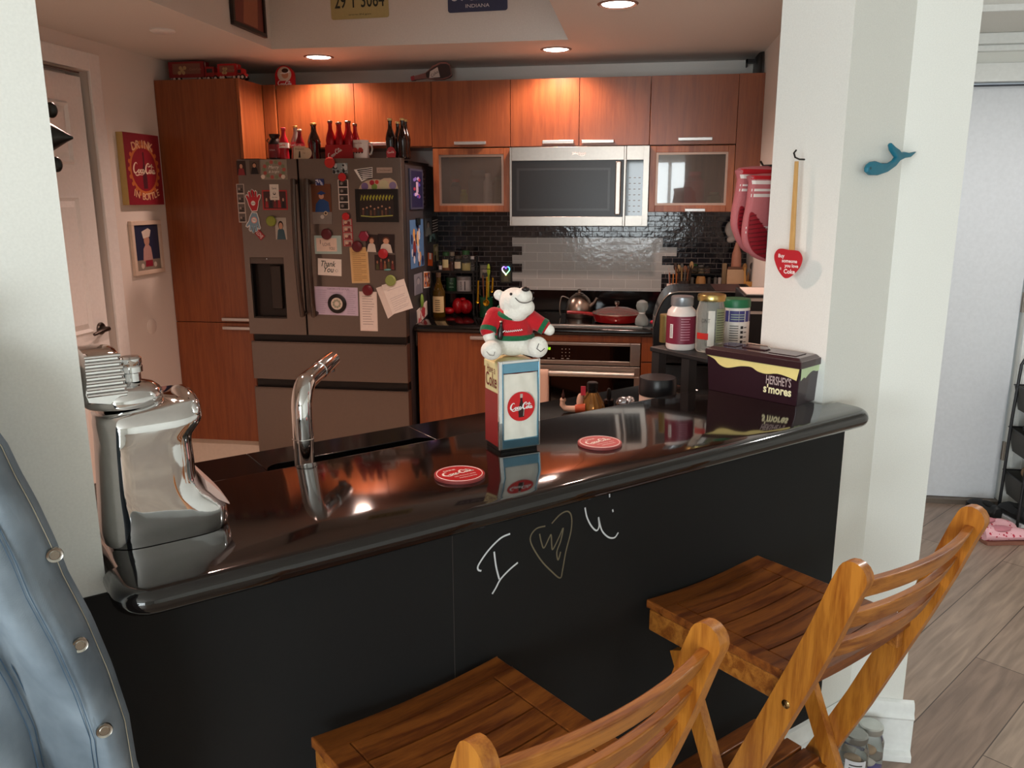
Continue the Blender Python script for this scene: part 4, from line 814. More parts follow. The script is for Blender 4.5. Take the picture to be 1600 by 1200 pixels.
# ================================================================ on top of the fridge
FT = 1.8065
def TX(cx, cy=430, y=4.30): p = at_y(400+cx/6.667, 180+cy/6.667, y); return p.x
CCAP = C('#c9a25c', .3, .8)
def cola(name, label, x, y, z, h, liquid, cap, lab=None, group=None, k=1.0):
    t = thing(name, label, 'bottle', (x, y, z), 0, group); r = h*.16*k
    prof = [(r*.8, 0), (r, h*.03), (r*.98, h*.12), (r*.86, h*.26), (r*.98, h*.42), (r, h*.5), (r*.8, h*.62), (r*.45, h*.76), (r*.38, h*.9), (r*.45, h*.93), (r*.45, h*.95)]
    m = MB(); m.lathe(prof, liquid, None, 16); bo_ = mesh('bottle_body', m, t)
    m = MB(); m.lathe([(r*.5, h*.94), (r*.52, h*.985), (r*.4, h)], cap, None, 14); mesh('cap', m, t)
    if lab:
        m = MB(); m.lathe([(r*1.03, h*.36), (r*1.04, h*.52)], lab, None, 16, caps=False); script(m, WHITE if lab != WHITE else COKE, fr((0, -r*1.06, h*.44), X, Z), r*1.5, bold=1.2); mesh('label_band', m, t)
    return t
DKC = C('#1c0b08', .08, coat=.4, name='cola_liquid')
t = thing('milk_can', 'dark milk-can shaped canister with a red label at the left end of the fridge top', 'canister', (TX(155), 4.36, FT))
m = MB(); m.lathe([(.032, 0), (.036, .005), (.036, .085), (.028, .1), (.022, .112), (.03, .128), (.03, .134)], C('#2b2524', .3, .5), None, 20); m.tube([(-.034, 0, .09), (-.046, 0, .1), (-.034, 0, .112)], .003, C('#2b2524', .3, .5), seg=6); mesh('canister_body', m, t)
m = MB(); m.lathe([(.0365, .01), (.0365, .08)], C('#8c2a30', .5), None, 20, caps=False); m.text('COLA', WHITE, fr((0, -.0372, .05), X, Z), w=.03); mesh('label_band', m, t)
cola('cola_bottle', 'small all-red bottle beside the milk-can canister on the fridge', TX(275), 4.33, FT, .165, C('#b01c2c', .25), C('#c83a48', .4), WHITE)
cola('cola_bottle', 'bottle with a silver neck and pink label on the fridge', TX(355), 4.39, FT, .178, C('#a8a4a0', .2, .5), CCAP, C('#c4404e', .5))
cola('cola_bottle', 'short bottle with a red and cream cap on the fridge', TX(443), 4.33, FT, .155, C('#8c1c28', .2), C('#e0d2b8', .4), C('#d0444e', .5))
cola('cola_bottle', 'full dark cola bottle with a gold cap, tallest of the left fridge-top bottles', TX(516), 4.43, FT, .195, DKC, CCAP, None, k=1.15)
m = MB(); M = fr((TX(470), 4.285, FT), X, Z) @ RX(math.radians(-8)); m.box((-.036, 0, 0), (.03, .066, .002), C('#d2bfa4', .7), M); m.disc((.036, .028), .03, C('#d2bfa4', .7), M, .0012); m.text('Welcome', C('#5a4a40'), M @ T(-.003, .052, 0), w=.05, z=.0026); m.poly([(-.008, .006), (.004, .006), (.002, .03), (.001, .04), (-.005, .04), (-.006, .03)], C('#2a1d1a'), M, .0026); m.text('1948', C('#8a3a34'), M @ T(.022, .03, 0), w=.014, z=.0026)
single('postcard', m, 'cream printed card propped in front of the left fridge-top bottles', 'card')
tc_ = thing('bottle_carrier', 'red cardboard six-bottle carrier with a white logo on the fridge top', 'carrier', (TX(860), 4.36, FT)); m = MB()
w_ = .072

for a_, b_ in (((-w_-.002, -.053, 0), (w_+.002, -.051, .072)), ((-w_-.002, .051, 0), (w_+.002, .053, .06)), ((-w_-.004, -.053, 0), (-w_-.002, .053, .06)), ((w_+.002, -.053, 0), (w_+.004, .053, .06)), ((-w_, -.051, 0), (w_, .051, .003))): m.box(a_, b_, C('#a8161f', .5))
m.box((-w_, -.001, .003), (w_, .001, .10), C('#a8161f', .5)); script(m, WHITE, fr((-.022, -.0534, .03), X, Z) @ RZ(.5), .085, bold=1.1); mesh('carrier_box', m, tc_)
for i, (dx, dy, hh) in enumerate(((-.052, -.026, .193), (-.001, -.026, .185), (-.027, .026, .188), (.050, -.026, .19), (.024, .026, .195), (.066, .028, .18))):
    cola('cola_bottle', ['red aluminium bottle at the left end of the six-bottle carrier', 'red bottle with a white diamond mark, second in the carrier', 'red bottle in the back row middle of the carrier', 'red bottle rising highest in the middle of the carrier', 'red bottle at the back right of the carrier', 'red bottle at the right end of the carrier next to the mug'][i], TX(860)+dx, 4.36+dy, FT+.004, hh, C('#a3141f', .25, .3), C('#7d5a46', .35, .5), None, 'red bottles in the carrier', k=.84)
t = thing('mug', 'white mug printed with red cars at the middle of the fridge top', 'mug', (TX(1065), 4.35, FT)); m = MB(); m.lathe([(.038, 0), (.042, .004), (.043, .095), (.040, .095), (.039, .008), (0.001, .008)], C('#e6ded8', .3), None, 24, caps=False)
m.tube([(.042, 0, .08), (.058, 0, .078), (.062, 0, .05), (.056, 0, .025), (.042, 0, .02)], .005, C('#d9d2cc', .3), seg=8); mg = mesh('mug_body', m, t)
m = MB(); Mg = fr((0, -.0445, 0), X, Z)
for x in (-.018, .012): m.poly([(x-.014, .03), (x+.014, .03), (x+.015, .045), (x+.006, .055), (x-.008, .055), (x-.015, .042)], C('#b83a30', .5), Mg); m.disc((x-.008, .03), .004, C('#222222'), Mg, .0002, seg=10); m.disc((x+.008, .03), .004, C('#222222'), Mg, .0002, seg=10)
m.text('Coca-Cola', C('#8a4a4a'), Mg @ T(-.004, .078, 0), w=.05); mesh('printed_picture', m, mg)
for i, (cx, y, hh, lb) in enumerate(((1400, 4.31, .2, None), (1440, 4.38, .19, None), (1492, 4.43, .205, None), (1528, 4.31, .2, None))):
    cola('cola_bottle', ['dark cola bottle with a pale bar mark, leftmost of the right-hand four', 'dark cola bottle tucked behind in the right-hand four on the fridge', 'dark cola bottle tallest and furthest back of the right-hand four', 'dark cola bottle with a green tint at the right end of the fridge top'][i], TX(cx), y, FT, hh, DKC, C('#c8b27a', .3, .8), None, 'dark cola bottles at the right of the fridge top', k=.82)
m = MB(); xx = TX(1430); M = fr((xx, 4.265, FT), X, Z); m.prism([(p[0], p[1]+.028) for p in [(-.022,-.026),(.022,-.026),(.026,.0),(.014,.022),(0,.028),(-.014,.022),(-.026,0)]], 0, .003, C('#a8323c', .5), M); script(m, WHITE, M @ T(0, .028, 0), .036, z=.0034, bold=1.2); single('bottle_tag', m, 'small red badge leaning on the right-hand dark bottles on the fridge', 'badge')
# ================================================================ on top of the wall cabinets
CT = 2.2325
def truck(label, x, y, L, H, boxc, side=None):
    t = thing('toy_truck', label, 'toy truck', (x, y, CT)); m = MB(); m.box((-L/2, -.03, .022), (L*.22, .03, H), boxc); m.rect(-L*.42, .03+.01, L*.15, H-.01, C('#8c5a4a', .5), fr((0, -.0302, 0), X, Z))
    M = fr((0, -.0306, 0), X, Z)
    for i in range(5): m.disc((-L*.28+i*L*.028, H*.45+H*.12*((i*2) % 3)), H*.10, C('#c9a878', .5), M, seg=10)
    m.text('Coca-Cola', C('#c98a7a', .5), M @ T(L*.05, H*.62, 0), w=L*.24); mesh('trailer', m, t)
    m = MB(); m.box((L*.24, -.028, .022), (L*.42, .028, H*.72), C('#a3161c', .35)); m.box((L*.42, -.026, .022), (L*.5, .026, H*.42), C('#a3161c', .35)); m.rect(L*.27, H*.42, L*.39, H*.62, C('#2a2c30', .2), fr((0, -.0286, 0), X, Z)); m.tube([(L*.235, -.02, .02), (L*.235, -.02, H*.95)], .002, CHROME, seg=6); cbm = mesh('cab', m, t, bevel=.004)
    m = MB(); m.box((-L*.48, -.022, .016), (L*.49, .022, .024), C('#d8d0c8', .4)); mesh('chassis', m, t)
    for wx in (-L*.40, -L*.30, L*.12, L*.30, L*.44):
        for sy in (-1, 1):
            m = MB(); m.lathe([(.013, 0), (.015, .002), (.015, .01), (.013, .012)], BLK, fr((wx, sy*.022+.006, .0153), X, Z), 14); m.disc((0, 0), .008, C('#e6e0da', .3), fr((wx, sy*.022+(-.007 if sy < 0 else .0065), .0153), X, Z), 0, 12); mesh('wheel', m, t)
x0 = at_y(270, 123, 4.5).x; x1 = at_y(345, 123, 4.5).x
truck('red toy trailer truck printed with a sleigh scene on top of the tall cabinet', (x0+x1)/2+.01, 4.48, .29, .105, C('#8c2026', .4))
x0 = at_y(348, 124, 4.5).x; truck('shorter bright red toy truck at the right of the tall cabinet top', x0+.085, 4.46, .15, .085, C('#b3161e', .4))
p = at_y(445, 128, 4.72); t = thing('round_sign', 'round-topped red tin with a girl in a white hat on the left wall cabinet top', 'sign', (p.x, 4.72, CT)); m = MB(); w_ = .058
sp_ = [(-w_, 0), (w_, 0), (w_, .045)]+[(w_*math.cos(a), .055+w_*math.sin(a)) for a in [k*PI/12 for k in range(0, 13)]]+[(-w_, .045)]
M = fr((0, 0, 0), X, Z); m.prism(sp_, -.02, 0, C('#c41a22', .35), M); m.disc((0, .065), .042, C('#d8c8b4', .5), M, .0004); m.disc((.004, .062), .02, C('#c98d6a', .5), M, .0007); m.poly([(-.03, .07), (.03, .085), (.036, .075), (.0, .066)], WHITE, M, .001); m.ell((.005, .085, 0), (.02, .012, .001), C('#3a2418', .5), M @ T(0, 0, .001)); m.rect(-w_*.98, 0.001, w_*.98, .03, C('#c41a22'), M, .0012); script(m, WHITE, M @ T(0, .016, 0), .085, z=.0016, bold=1.2); mesh('tin_body', m, t)
# bottle shaped sign lying on the cabinets
p0 = at_y(643, 126, 4.74); p1 = at_y(706, 112, 4.74); m = MB(); M = fr((p0.x, 4.74, CT+.022), Vector((1, 0, .16)), Vector((-.16, 0, 1))); L = (p1.x-p0.x)
bp = [(0, .014), (L*.08, .017), (L*.1, .013), (L*.38, .018), (L*.58, .045), (L*.78, .058), (L*.93, .052), (L, .036)]
m.prism([(a, b_) for a, b_ in bp]+[(a, -b_*.6) for a, b_ in bp[::-1]], -.012, .012, C('#8a5a52', .4), M)
m.prism([(a*.97+L*.02, b_*.82) for a, b_ in bp[3:]]+[(a*.97+L*.02, -b_*.5) for a, b_ in bp[3:][::-1]], .012, .014, C('#35211d', .4), M); m.poly([(L*.45, -.014), (L*.72, -.02), (L*.7, .035), (L*.5, .02)], C('#c9bcb4', .5), M, .0144); m.text('Coke', C('#2c1d1a'), M @ T(L*.6, .004, 0) @ RZ(.4), w=L*.2, z=.0148); m.rect(0, -.008, L*.09, .014, C('#a33038'), M, .0124)
single('bottle_sign', m, 'dark bottle-shaped sign lying on top of the wall cabinets', 'sign', bevel=.002)
# licence plates and picture inside the raised ceiling tray
TY = 4.24
def plate(label, u0, u1, vb, bg, fgc, top, bottom, ang=0, style=0):
    a, b_ = at_y(u0, vb, TY-.002), at_y(u1, vb, TY-.002); w_ = .305; zc = a.z; cx = (a.x+b_.x)/2; t = thing('licence_plate', label, 'licence plate', (cx, TY-.003, zc)); M = fr((0, 0, 0), X, Z) @ T(0, .0775, 0) @ RZ(ang)
    w_ = b_.x-a.x; m = MB(); m.prism(rrect(-w_/2, -.0775, w_/2, .0775, .012), 0, .0015, C(bg, .4), M); mesh('plate_body', m, t)
    m = MB(); k = C(fgc, .5)
    m.text(top, k, M @ T(0, .008, 0), w=w_*.86, h=.068, z=.0022, bold=.01); mesh('plate_number', m, t)
    m = MB(); m.text(bottom, k, M @ T(0, -.058 if not style else -.05, 0), w=w_*.4, h=.016 if style else .009, z=.0022); mesh('plate_lettering', m, t)
plate('yellowed licence plate reading 29 Y 3064 high in the ceiling recess', 518, 608, 31, '#b9b07c', '#2c3430', '29 Y 3064', 'www.IN.gov', .012)
plate('dark blue Indiana licence plate high in the ceiling recess', 700, 793, 20, '#3a4260', '#d8dae0', '578A32', 'INDIANA', .01, 1)
tx = -1.92; a, b_ = at_x(363, 30, tx+.012), at_x(416, 60, tx+.012); q0 = at_x(363, 42, tx+.012)
t = thing('framed_picture', 'dark framed red picture on the left side of the ceiling recess', 'picture', (tx+.002, (a.y+b_.y)/2, b_.z)); M = fr((.0, 0, 0), Y, Z); w_ = b_.y-a.y; hh = .40
m = MB(); zz0 = .0; 
for (p, q) in (((-w_/2, 0), (w_/2, .02)), ((-w_/2, hh-.02), (w_/2, hh)), ((-w_/2, .02), (-w_/2+.02, hh-.02)), ((w_/2-.02, .02), (w_/2, hh-.02))): m.box((*p, 0), (*q, .018), C('#2c2320', .4), M)
mesh('frame', m, t, bevel=.002); m = MB(); m.rect(-w_/2+.02, .02, w_/2-.02, hh-.02, C('#7d4038', .5), M, .008); m.poly([(-.06, .03), (.09, .03), (.11, .2), (.05, .32), (-.02, .26)], C('#a8694e', .5), M, .0084); m.poly([(-.1, .12), (-.02, .16), (-.03, .34), (-.11, .3)], C('#8c2a30', .5), M, .0086); m.ribbon([(-.13, .12), (-.12, .2), (-.135, .27)], .012, C('#d0b8a8', .5), M, .0088); mesh('print', m, t)
# ================================================================ things on the raised bar
BZ = 1.1003
# --- chrome soda-fountain shaped dispenser
def DP(u, v, t=1.245): p = at_t(u, v, t); return (p.dot(E), max(p.z, BZ+.0005))
tD = thing('chrome_dispenser', 'large mirror-chrome soda-fountain shaped jar at the left end of the bar', 'dispenser', tuple(B(.235, 1.31, BZ)))
def dprof(px, t0, t1, r, m, name, par, k=10, t=1.245, smoothn=3):
    ps = crom([DP(u, v, t) for u, v in px], smoothn, True) if smoothn else [DP(u, v, t) for u, v in px]
    ps = [(p[0], max(p[1], BZ+.0005)) for p in ps]
    mb = MB(); slab(mb, ps, -t1, -t0, m, r=r, M=fr(Vector((0, 0, 0)), E, Z), k=k); return mesh(name, mb, par, world=True, angle=60)
# frame fr(0,E,Z) has out = E x Z = -N, hence the negative t values above
Rt = [(363,830),(365,812),(364,798),(360,787),(346,776),(328,765),(317,750),(313,735),(311,715),(308,695),(308,680),(314,670),(322,658),(325,645),(322,632),(316,624)]
Lf = [(170,871),(166,850),(161,780),(155,700),(151,656),(205,645),(258,632),(284,620)]
Lz = [DP(u, v) for u, v in Lf]
def lfs(z):
    for (s0, z0), (s1, z1) in zip(Lz[:-1], Lz[1:]):
        if z0 <= z <= z1: return s0+(s1-s0)*(z-z0)/(z1-z0)
    return Lz[0][0] if z < Lz[0][1] else Lz[-1][0]
rg = []; RR = crom([DP(u, v) for u, v in Rt], 3)
zprev = 0; RRs = []
for q in RR:
    if q[1] > zprev+.0008: RRs.append(q); zprev = q[1]
RRs = [(RRs[0][0], BZ+.0005)]+[q for q in RRs if q[1] > BZ+.003]
top_z = RRs[-1][1]
for (s_, z_) in RRs:
    l_ = lfs(z_); c_ = (l_+s_)/2; a_ = (s_-l_)/2; sh_ = max(0, (z_-(top_z-.03))/.03); hb = .081*(1-.25*sh_*sh_); a_ *= (1-.05*sh_)
    ring_ = []
    for k in range(64):
        th_ = 2*PI*k/64; ct, st_ = math.cos(th_), math.sin(th_); ex = .42
        ring_.append(tuple(B(c_+a_*math.copysign(abs(ct)**ex, ct), 1.312+hb*math.copysign(abs(st_)**.62, st_), z_)))
    rg.append(ring_)
mb = MB(); mb.loft(rg, CHROME, None, True); body = mesh('dispenser_body', mb, tD, world=True, angle=70)
mb = MB(); c1 = DP(311, 643); mb.ell((0, 0, 0), (.018, .028, .07), CHROME, fr(B(c1[0]-.006, 1.31, c1[1]), E, Z), 24, 14); mesh('spout_bulge', mb, tD, world=True)
mb = MB(); cA, cB = DP(140, 647), DP(268, 618); cs_, czz = (cA[0]+cB[0])/2, DP(200, 640)[1]
rx = (cB[0]-cA[0])/2
mb.lathe([(rx*.97, 0), (rx*1.02, .004), (rx*1.02, .012), (rx*.95, .021), (rx*.8, .028), (rx*.45, .034)], CHROME, T(*B(cs_, 1.31, czz-.004)) @ RZ(AB) @ Matrix.Diagonal((1, .95, 1, 1)), 40); mesh('stepped_lid', mb, tD, world=True)
mb = MB(); ps = [DP(u, v) for u, v in ((137,640),(131,600),(128,560),(140,554),(170,552),(189,553),(196,566),(200,585),(206,612),(212,636))]
slab(mb, crom(ps, 2, True), -1.36, -1.262, CHROME, r=.006, M=fr(Vector((0, 0, 0)), E, Z)); 
for i in range(7): 
    z_ = DP(160, 560+i*10)[1]; a = DP(133+i, 560+i*10)[0]; b_ = DP(191+i*2, 560+i*10)[0]; mb.tube([tuple(B(a, 1.259, z_)), tuple(B(b_, 1.259, z_))], .0028, CHROME, seg=8)
mesh('ribbed_block', mb, tD, world=True, angle=50)
kn = DP(218, 600); mb = MB(); mb.lathe([(.0125, 0), (.0125, .012), (.016, .014), (.016, .022), (.0145, .024), (.0155, .027), (.0155, .034), (.012, .037)], CHROME, T(*B(kn[0], 1.30, kn[1]-.005)), 28); mesh('knob', mb, tD, world=True)
mb = MB(); q = [DP(u, v) for u, v in ((316,744),(330,752),(352,772),(362,786),(362,792),(340,783),(322,768))]
slab(mb, q, -1.375, -1.245, C('#d8b9ae', .3, .3), r=.003, M=fr(Vector((0, 0, 0)), E, Z)); mesh('drip_tray', mb, tD, world=True)
# --- napkin holder
aN = math.radians(43.5-9.6); pF = at_z(781, 709, 1.10); pR = at_z(843, 700, 1.10); pB = at_z(742, 697, 1.10); WN = (pR-pF).length; DN = .079; HN = .186
cN = (pF+pR)/2 + Vector((-math.sin(aN), math.cos(aN), 0))*DN/2
tN = thing('napkin_holder', 'red and chrome napkin holder with a cola disc, standing mid-bar under the bear', 'napkin holder', (cN.x, cN.y, BZ), aN)
hw, hd = WN/2, DN/2
mb = MB(); mb.box((-hw+.004, -hd+.004, 0), (hw-.004, hd-.004, .008), BLK); mesh('rubber_base', mb, tN)
STR = C('#8d1b1f', .3, .1, name='enamel_red'); CRM = C('#d9cf9a', .35, name='enamel_cream')
def archtop(y0, y1, x0, x1, z0, z1, rise, m, mb, n=10):
    pr = [(x0, z0), (x1, z0)]+[(x1-(x1-x0)*i/n, z1-rise+rise*math.sin(PI*i/n)**.6) for i in range(n+1)]
    mb.prism(pr, -y1, -y0, m, Matrix(((1, 0, 0, 0), (0, 0, -1, 0), (0, 1, 0, 0), (0, 0, 0, 1))))
mb = MB(); archtop(-hd+.006, hd-.004, -hw+.001, hw-.001, .008, HN-.002, .004, STR, mb); mb.box((-hw+.0004, -hd+.007, HN*.64), (hw-.0004, hd-.005, HN-.006), CRM); archtop(-hd+.0055, hd-.0035, -hw, hw, HN-.02, HN-.001, .004, CRM, mb)
bd = mesh('holder_body', mb, tN, bevel=.003)
mb = MB(); Ml = fr((-hw-.0002, 0, 0), -Y, Z); DKR = C('#6a1a1c', .5)
mb.text('Have a', DKR, Ml @ T(.0, HN*.895, 0), w=.04, h=.016); mb.text('Coke', DKR, Ml @ T(0, HN*.775, 0), w=.054, h=.028, bold=.01); mesh('side_lettering', mb, bd)
mb = MB(); 
def frame_ring(mb, y0, y1, o, i, m):
    mb.box((o[0], y0, o[1]), (i[0], y1, o[3]), m); mb.box((i[2], y0, o[1]), (o[2], y1, o[3]), m); mb.box((i[0], y0, o[1]), (i[2], y1, i[1]), m); mb.box((i[0], y0, i[3]), (i[2], y1, o[3]), m)
frame_ring(mb, -hd, -hd+.007, (-hw-.001, .006, hw+.001, HN+.001), (-hw+.008, .024, hw-.003, HN-.022), CHROME)
frame_ring(mb, -hd-.001, -hd+.006, (-hw+.006, .008, hw-.002, HN-.004), (-hw+.009, .026, hw-.004, HN-.024), C('#6f9db5', .12, .9)); mesh('face_frame', mb, tN, bevel=.0025)
mb = MB(); mb.box((-hw+.002, hd-.006, .006), (hw-.002, hd, HN), CHROME); mesh('back_plate', mb, tN, bevel=.002)
mb = MB(); nx, nz = 12, 16; g_ = [[(-hw+.007+(2*hw-.011)*i/nx, -hd+.004-.003*math.sin(PI*i/nx)-.0012*math.sin(i*1.3+j*.5), .022+(HN-.048)*j/nz) for i in range(nx+1)] for j in range(nz+1)]
mb.loft(g_, C('#e4dfd2', .85), None, True, False, closed=False); mesh('napkin_stack', mb, tN)
mb = MB(); Mf = fr((.002, -hd-.0016, HN*.5), X, Z); mb.lathe([(.030, -.001), (.030, .0012)], C('#c91c20', .4), Mf, 36)
mb.poly([(-.006, -.022), (.006, -.022), (.007, -.008), (.004, .006), (.0025, .012), (.0025, .024), (-.0025, .024), (-.0025, .012), (-.004, .006), (-.007, -.008)], C('#2a110d', .3), Mf, .0014); mb.rect(-.0028, .018, .0028, .026, C('#b9aba0', .4), Mf, .0016)
mb.ribbon([(.0045, -.02), (.0055, -.008), (.003, .004)], .001, C('#c9b9b0', .4), Mf, .0016); script(mb, WHITE, Mf, .050, z=.0022, bold=1.35); mesh('cola_disc', mb, tN)
# --- plush bear
pb_ = B(.924, 1.343, BZ+HN+.0025)
bearT = thing('plush_bear', 'white plush bear in a red and green sweater sitting on the napkin holder', 'plush toy', tuple(pb_), math.radians(12))
FUR = C('#ece7dd', .95, bump=.6, bscale=260, sheen=.4, name='white_plush'); SWR = C('#b8141f', .95, bump=.7, bscale=320, sheen=.2, name='red_knit'); SWG = C('#14603a', .95, bump=.7, bscale=320, sheen=.2, name='green_knit')
def blobs(name, items, mat, par, vox=.0022, smooth=6):
    mb = MB()
    for it in items:
        if len(it) == 2: c, r = it; mb.ell(c, r if isinstance(r, tuple) else (r,)*3, mat, None, 16, 10)
        else: a, b_, r0, r1 = it[:4]; a, b_ = Vector(a), Vector(b_); [mb.ell(tuple(a.lerp(b_, k/6)), (r0+(r1-r0)*k/6,)*3, mat, None, 14, 8) for k in range(7)]
    o = mesh(name, mb, par); 
    rm = o.modifiers.new('remesh', 'REMESH'); rm.mode = 'VOXEL'; rm.voxel_size = vox; rm.use_smooth_shade = True
    sm = o.modifiers.new('smooth', 'SMOOTH'); sm.factor = .5; sm.iterations = smooth; return o
# local: +x right in view, -y towards the viewer, z up; head thrown back and turned to its right
bb = blobs('bear_body', [((.0, .012, .03), (.042, .034, .032)), ((0, .012, .062), (.036, .029, .034)),
    ((.004, .004, .108), (.031, .029, .030)), ((.010, -.008, .113), (.026, .026, .024)), ((.020, -.018, .122), (.019, .021, .017)), ((.022, -.012, .100), (.022, .022, .018)), ((.006, -.006, .088), (.026, .024, .018)),
    ((-.027, .012, .122), (.011, .007, .011)), ((.022, .026, .126), (.010, .007, .010)),
    ((-.040, .008, .078), (-.048, -.010, .042), .016, .0125), ((-.048, -.010, .042), (-.044, -.014, .032), .012, .011),
    ((.040, .008, .070), (.068, -.002, .056), .015, .012), ((.068, -.002, .056), (.074, -.004, .052), .012, .011),
    ((-.028, -.005, .020), (-.044, -.036, .018), .018, .016), ((-.044, -.040, .019), (.0215, .018, .0195)),
    ((.028, -.005, .020), (.046, -.034, .018), .018, .016), ((.048, -.038, .024), (.0205, .017, .0215))], FUR, bearT)
blobs('sweater', [((0, .011, .060), (.0415, .0345, .026)), ((0, .010, .080), (.036, .031, .022)), ((-.036, .009, .080), (-.0495, -.005, .054), .0185, .0165), ((.036, .009, .074), (.062, .0, .060), .0185, .0155), ((0, .011, .046), (.0425, .0355, .014))], SWR, bearT, .0022, 4)
def torus(mb, c, rx, ry, r, m, M=None, n=28, tilt=0):
    pts = [(rx*math.cos(2*PI*i/n), ry*math.sin(2*PI*i/n), 0) for i in range(n)]; MM = (M or Matrix()) @ T(*c) @ RX(tilt)
    mb.tube([MM @ Vector(p) for p in pts], r, m, None, 8, True)
mb = MB(); torus(mb, (.002, .008, .090), .031, .029, .0055, SWG, None, 28, .35); mesh('collar', mb, bearT)
mb = MB(); torus(mb, (0, .011, .039), .0405, .034, .0055, SWG); mesh('hem', mb, bearT)
for q_ in (([(-.0475, -.004, .058), (-.0495, -.0085, .050)], .0172), ([(.058, .0005, .062), (.066, -.0015, .0575)], .0162)): mb = MB(); mb.tube(q_[0], q_[1], SWG, seg=18); mesh('cuff', mb, bearT)
mb = MB(); mb.ell((.024, -.030, .1375), (.008, .0065, .005), C('#1d1414', .3)); mesh('nose', mb, bearT)
mb = MB(); mb.ell((-.0045, -.0265, .128), (.0028, .0022, .0028), C('#171010', .15)); mb.ell((.040, -.0145, .128), (.0022, .002, .0024), C('#171010', .15)); mesh('eyes', mb, bearT)
mb = MB(); mb.tube(crom([(.0035, -.0325, .121), (.012, -.0385, .1135), (.024, -.0405, .112), (.036, -.036, .116), (.040, -.031, .121)], 4), .0009, C('#5a5450', .7), seg=6); mesh('smile', mb, bearT)
mb = MB(); M = fr((.002, -.0262, .052), Vector((1, .04, .06)), Z); sc_ = WHITE
mb.tube([(-.021, -.0262, .0525), (-.016, -.0272, .056)], .0009, sc_, seg=5)
for i in range(8): x = -.015+i*.0042; mb.tube([(x, -.0272+abs(i-3)*.0003, .052+i*.0004), (x+.0018, -.0272+abs(i-3)*.0003, .0555+i*.0004), (x+.0036, -.0272+abs(i-3)*.0003, .0525+i*.0005)], .0008, sc_, seg=5)
o_ = mesh('script_embroidery', mb, bearT)
mb = MB(); mb.tube([(.048, -.0555, .034), (.044, -.0562, .024), (.052, -.0562, .018), (.060, -.0535, .024)], .0008, C('#3a3432', .7), seg=5); mb.tube([(-.054, -.0572, .020), (-.048, -.0592, .013), (-.040, -.0592, .012), (-.038, -.0575, .019)], .0007, C('#8d8680', .7), seg=5); mesh('foot_stitching', mb, bearT)
mb = MB(); mb.lathe([(.0055, 0), (.006, .004), (.006, .018), (.003, .026), (.0025, .034), (.003, .035)], C('#1a0d0a', .15), T(-.027, -.023, .038) @ RY(.1), 12); mb.ell((-.0245, -.023, .073), (.003, .003, .002), C('#c9b9a8', .3, .6)); mesh('toy_bottle', mb, bearT)
# --- coasters
def coaster(label, u, v, sz, rot):
    p = at_z(u, v, 1.10); t = thing('coaster', label, 'coaster', (p.x, p.y, BZ), AB+rot, 'coasters on the bar'); mb = MB()
    mb.lathe([(sz, 0), (sz, .004), (sz*.985, .005)], C('#8c3a38', .5), None, 40); mb.disc((0, 0), sz*.96, C('#b3181e', .3), None, .0052, 40); mesh('disc', mb, t)
    mb = MB(); k = C('#ece0d8', .4)
    torus(mb, (0, 0, .0053), sz*.9, sz*.9, .0007, k); M = Matrix(); mb.text('DRINK', k, M @ T(-sz*.15, sz*.5, 0), w=sz*.55, z=.0055, bold=.01); script(mb, k, M @ T(0, sz*.12, 0), sz*1.35, z=.0055, bold=1.5)
    mb.text('DELICIOUS AND', k, M @ T(sz*.1, -sz*.28, 0), w=sz*.95, z=.0055); mb.text('REFRESHING', k, M @ T(sz*.1, -sz*.5, 0), w=sz*.75, z=.0055); mesh('printed_lettering', mb, t)
coaster('round red cola coaster left of the napkin holder', 718, 744, .047, 0)
coaster('round red cola coaster right of the napkin holder', 937, 694, .046, 0)
# --- s'mores tin
tf, tr_, tb = at_z(1103, 608, 1.10), at_z(1252, 637, 1.10), at_z(1304, 627, 1.10)
a2 = math.atan2((tr_-tf).y, (tr_-tf).x); LT = (tr_-tf).length; WT_ = .108
ctr = (tf+tr_)/2 + Vector((-math.sin(a2), math.cos(a2), 0))*WT_/2 + Vector((math.cos(a2), math.sin(a2), 0))*-.004 + (-E)*.004
tT = thing('storage_tin', 'dark brown marshmallow storage tin with a handled lid at the right end of the bar', 'tin', (ctr.x, ctr.y, BZ), a2)
TIN = C('#341f27', .22, .15, coat=.3, name='dark_brown_tin'); hx, hy, hz = LT/2-.004, WT_/2-.002, .104
mb = MB(); mb.loft([[(-hx+.006, -hy+.004, 0), (hx-.006, -hy+.004, 0), (hx-.006, hy-.004, 0), (-hx+.006, hy-.004, 0)], [(-hx, -hy, hz), (hx, -hy, hz), (hx, hy, hz), (-hx, hy, hz)]], TIN, None, False); bd = mesh('tin_body', mb, tT, bevel=.002)
mb = MB(); LID = C('#3a2428', .2, .2, coat=.3); lx, ly = hx+.004, hy+.004
mb.box((-lx, -ly, hz-.010), (lx, ly, hz+.008), LID); mb.loft([[(-lx+.004, -ly+.004, hz+.008), (lx-.004, -ly+.004, hz+.008), (lx-.004, ly-.004, hz+.008), (-lx+.004, ly-.004, hz+.008)], [(-lx+.014, -ly+.014, hz+.014), (lx-.014, -ly+.014, hz+.014), (lx-.014, ly-.014, hz+.014), (-lx+.014, ly-.014, hz+.014)]], LID, None, False); ld = mesh('lid', mb, tT, bevel=.002)
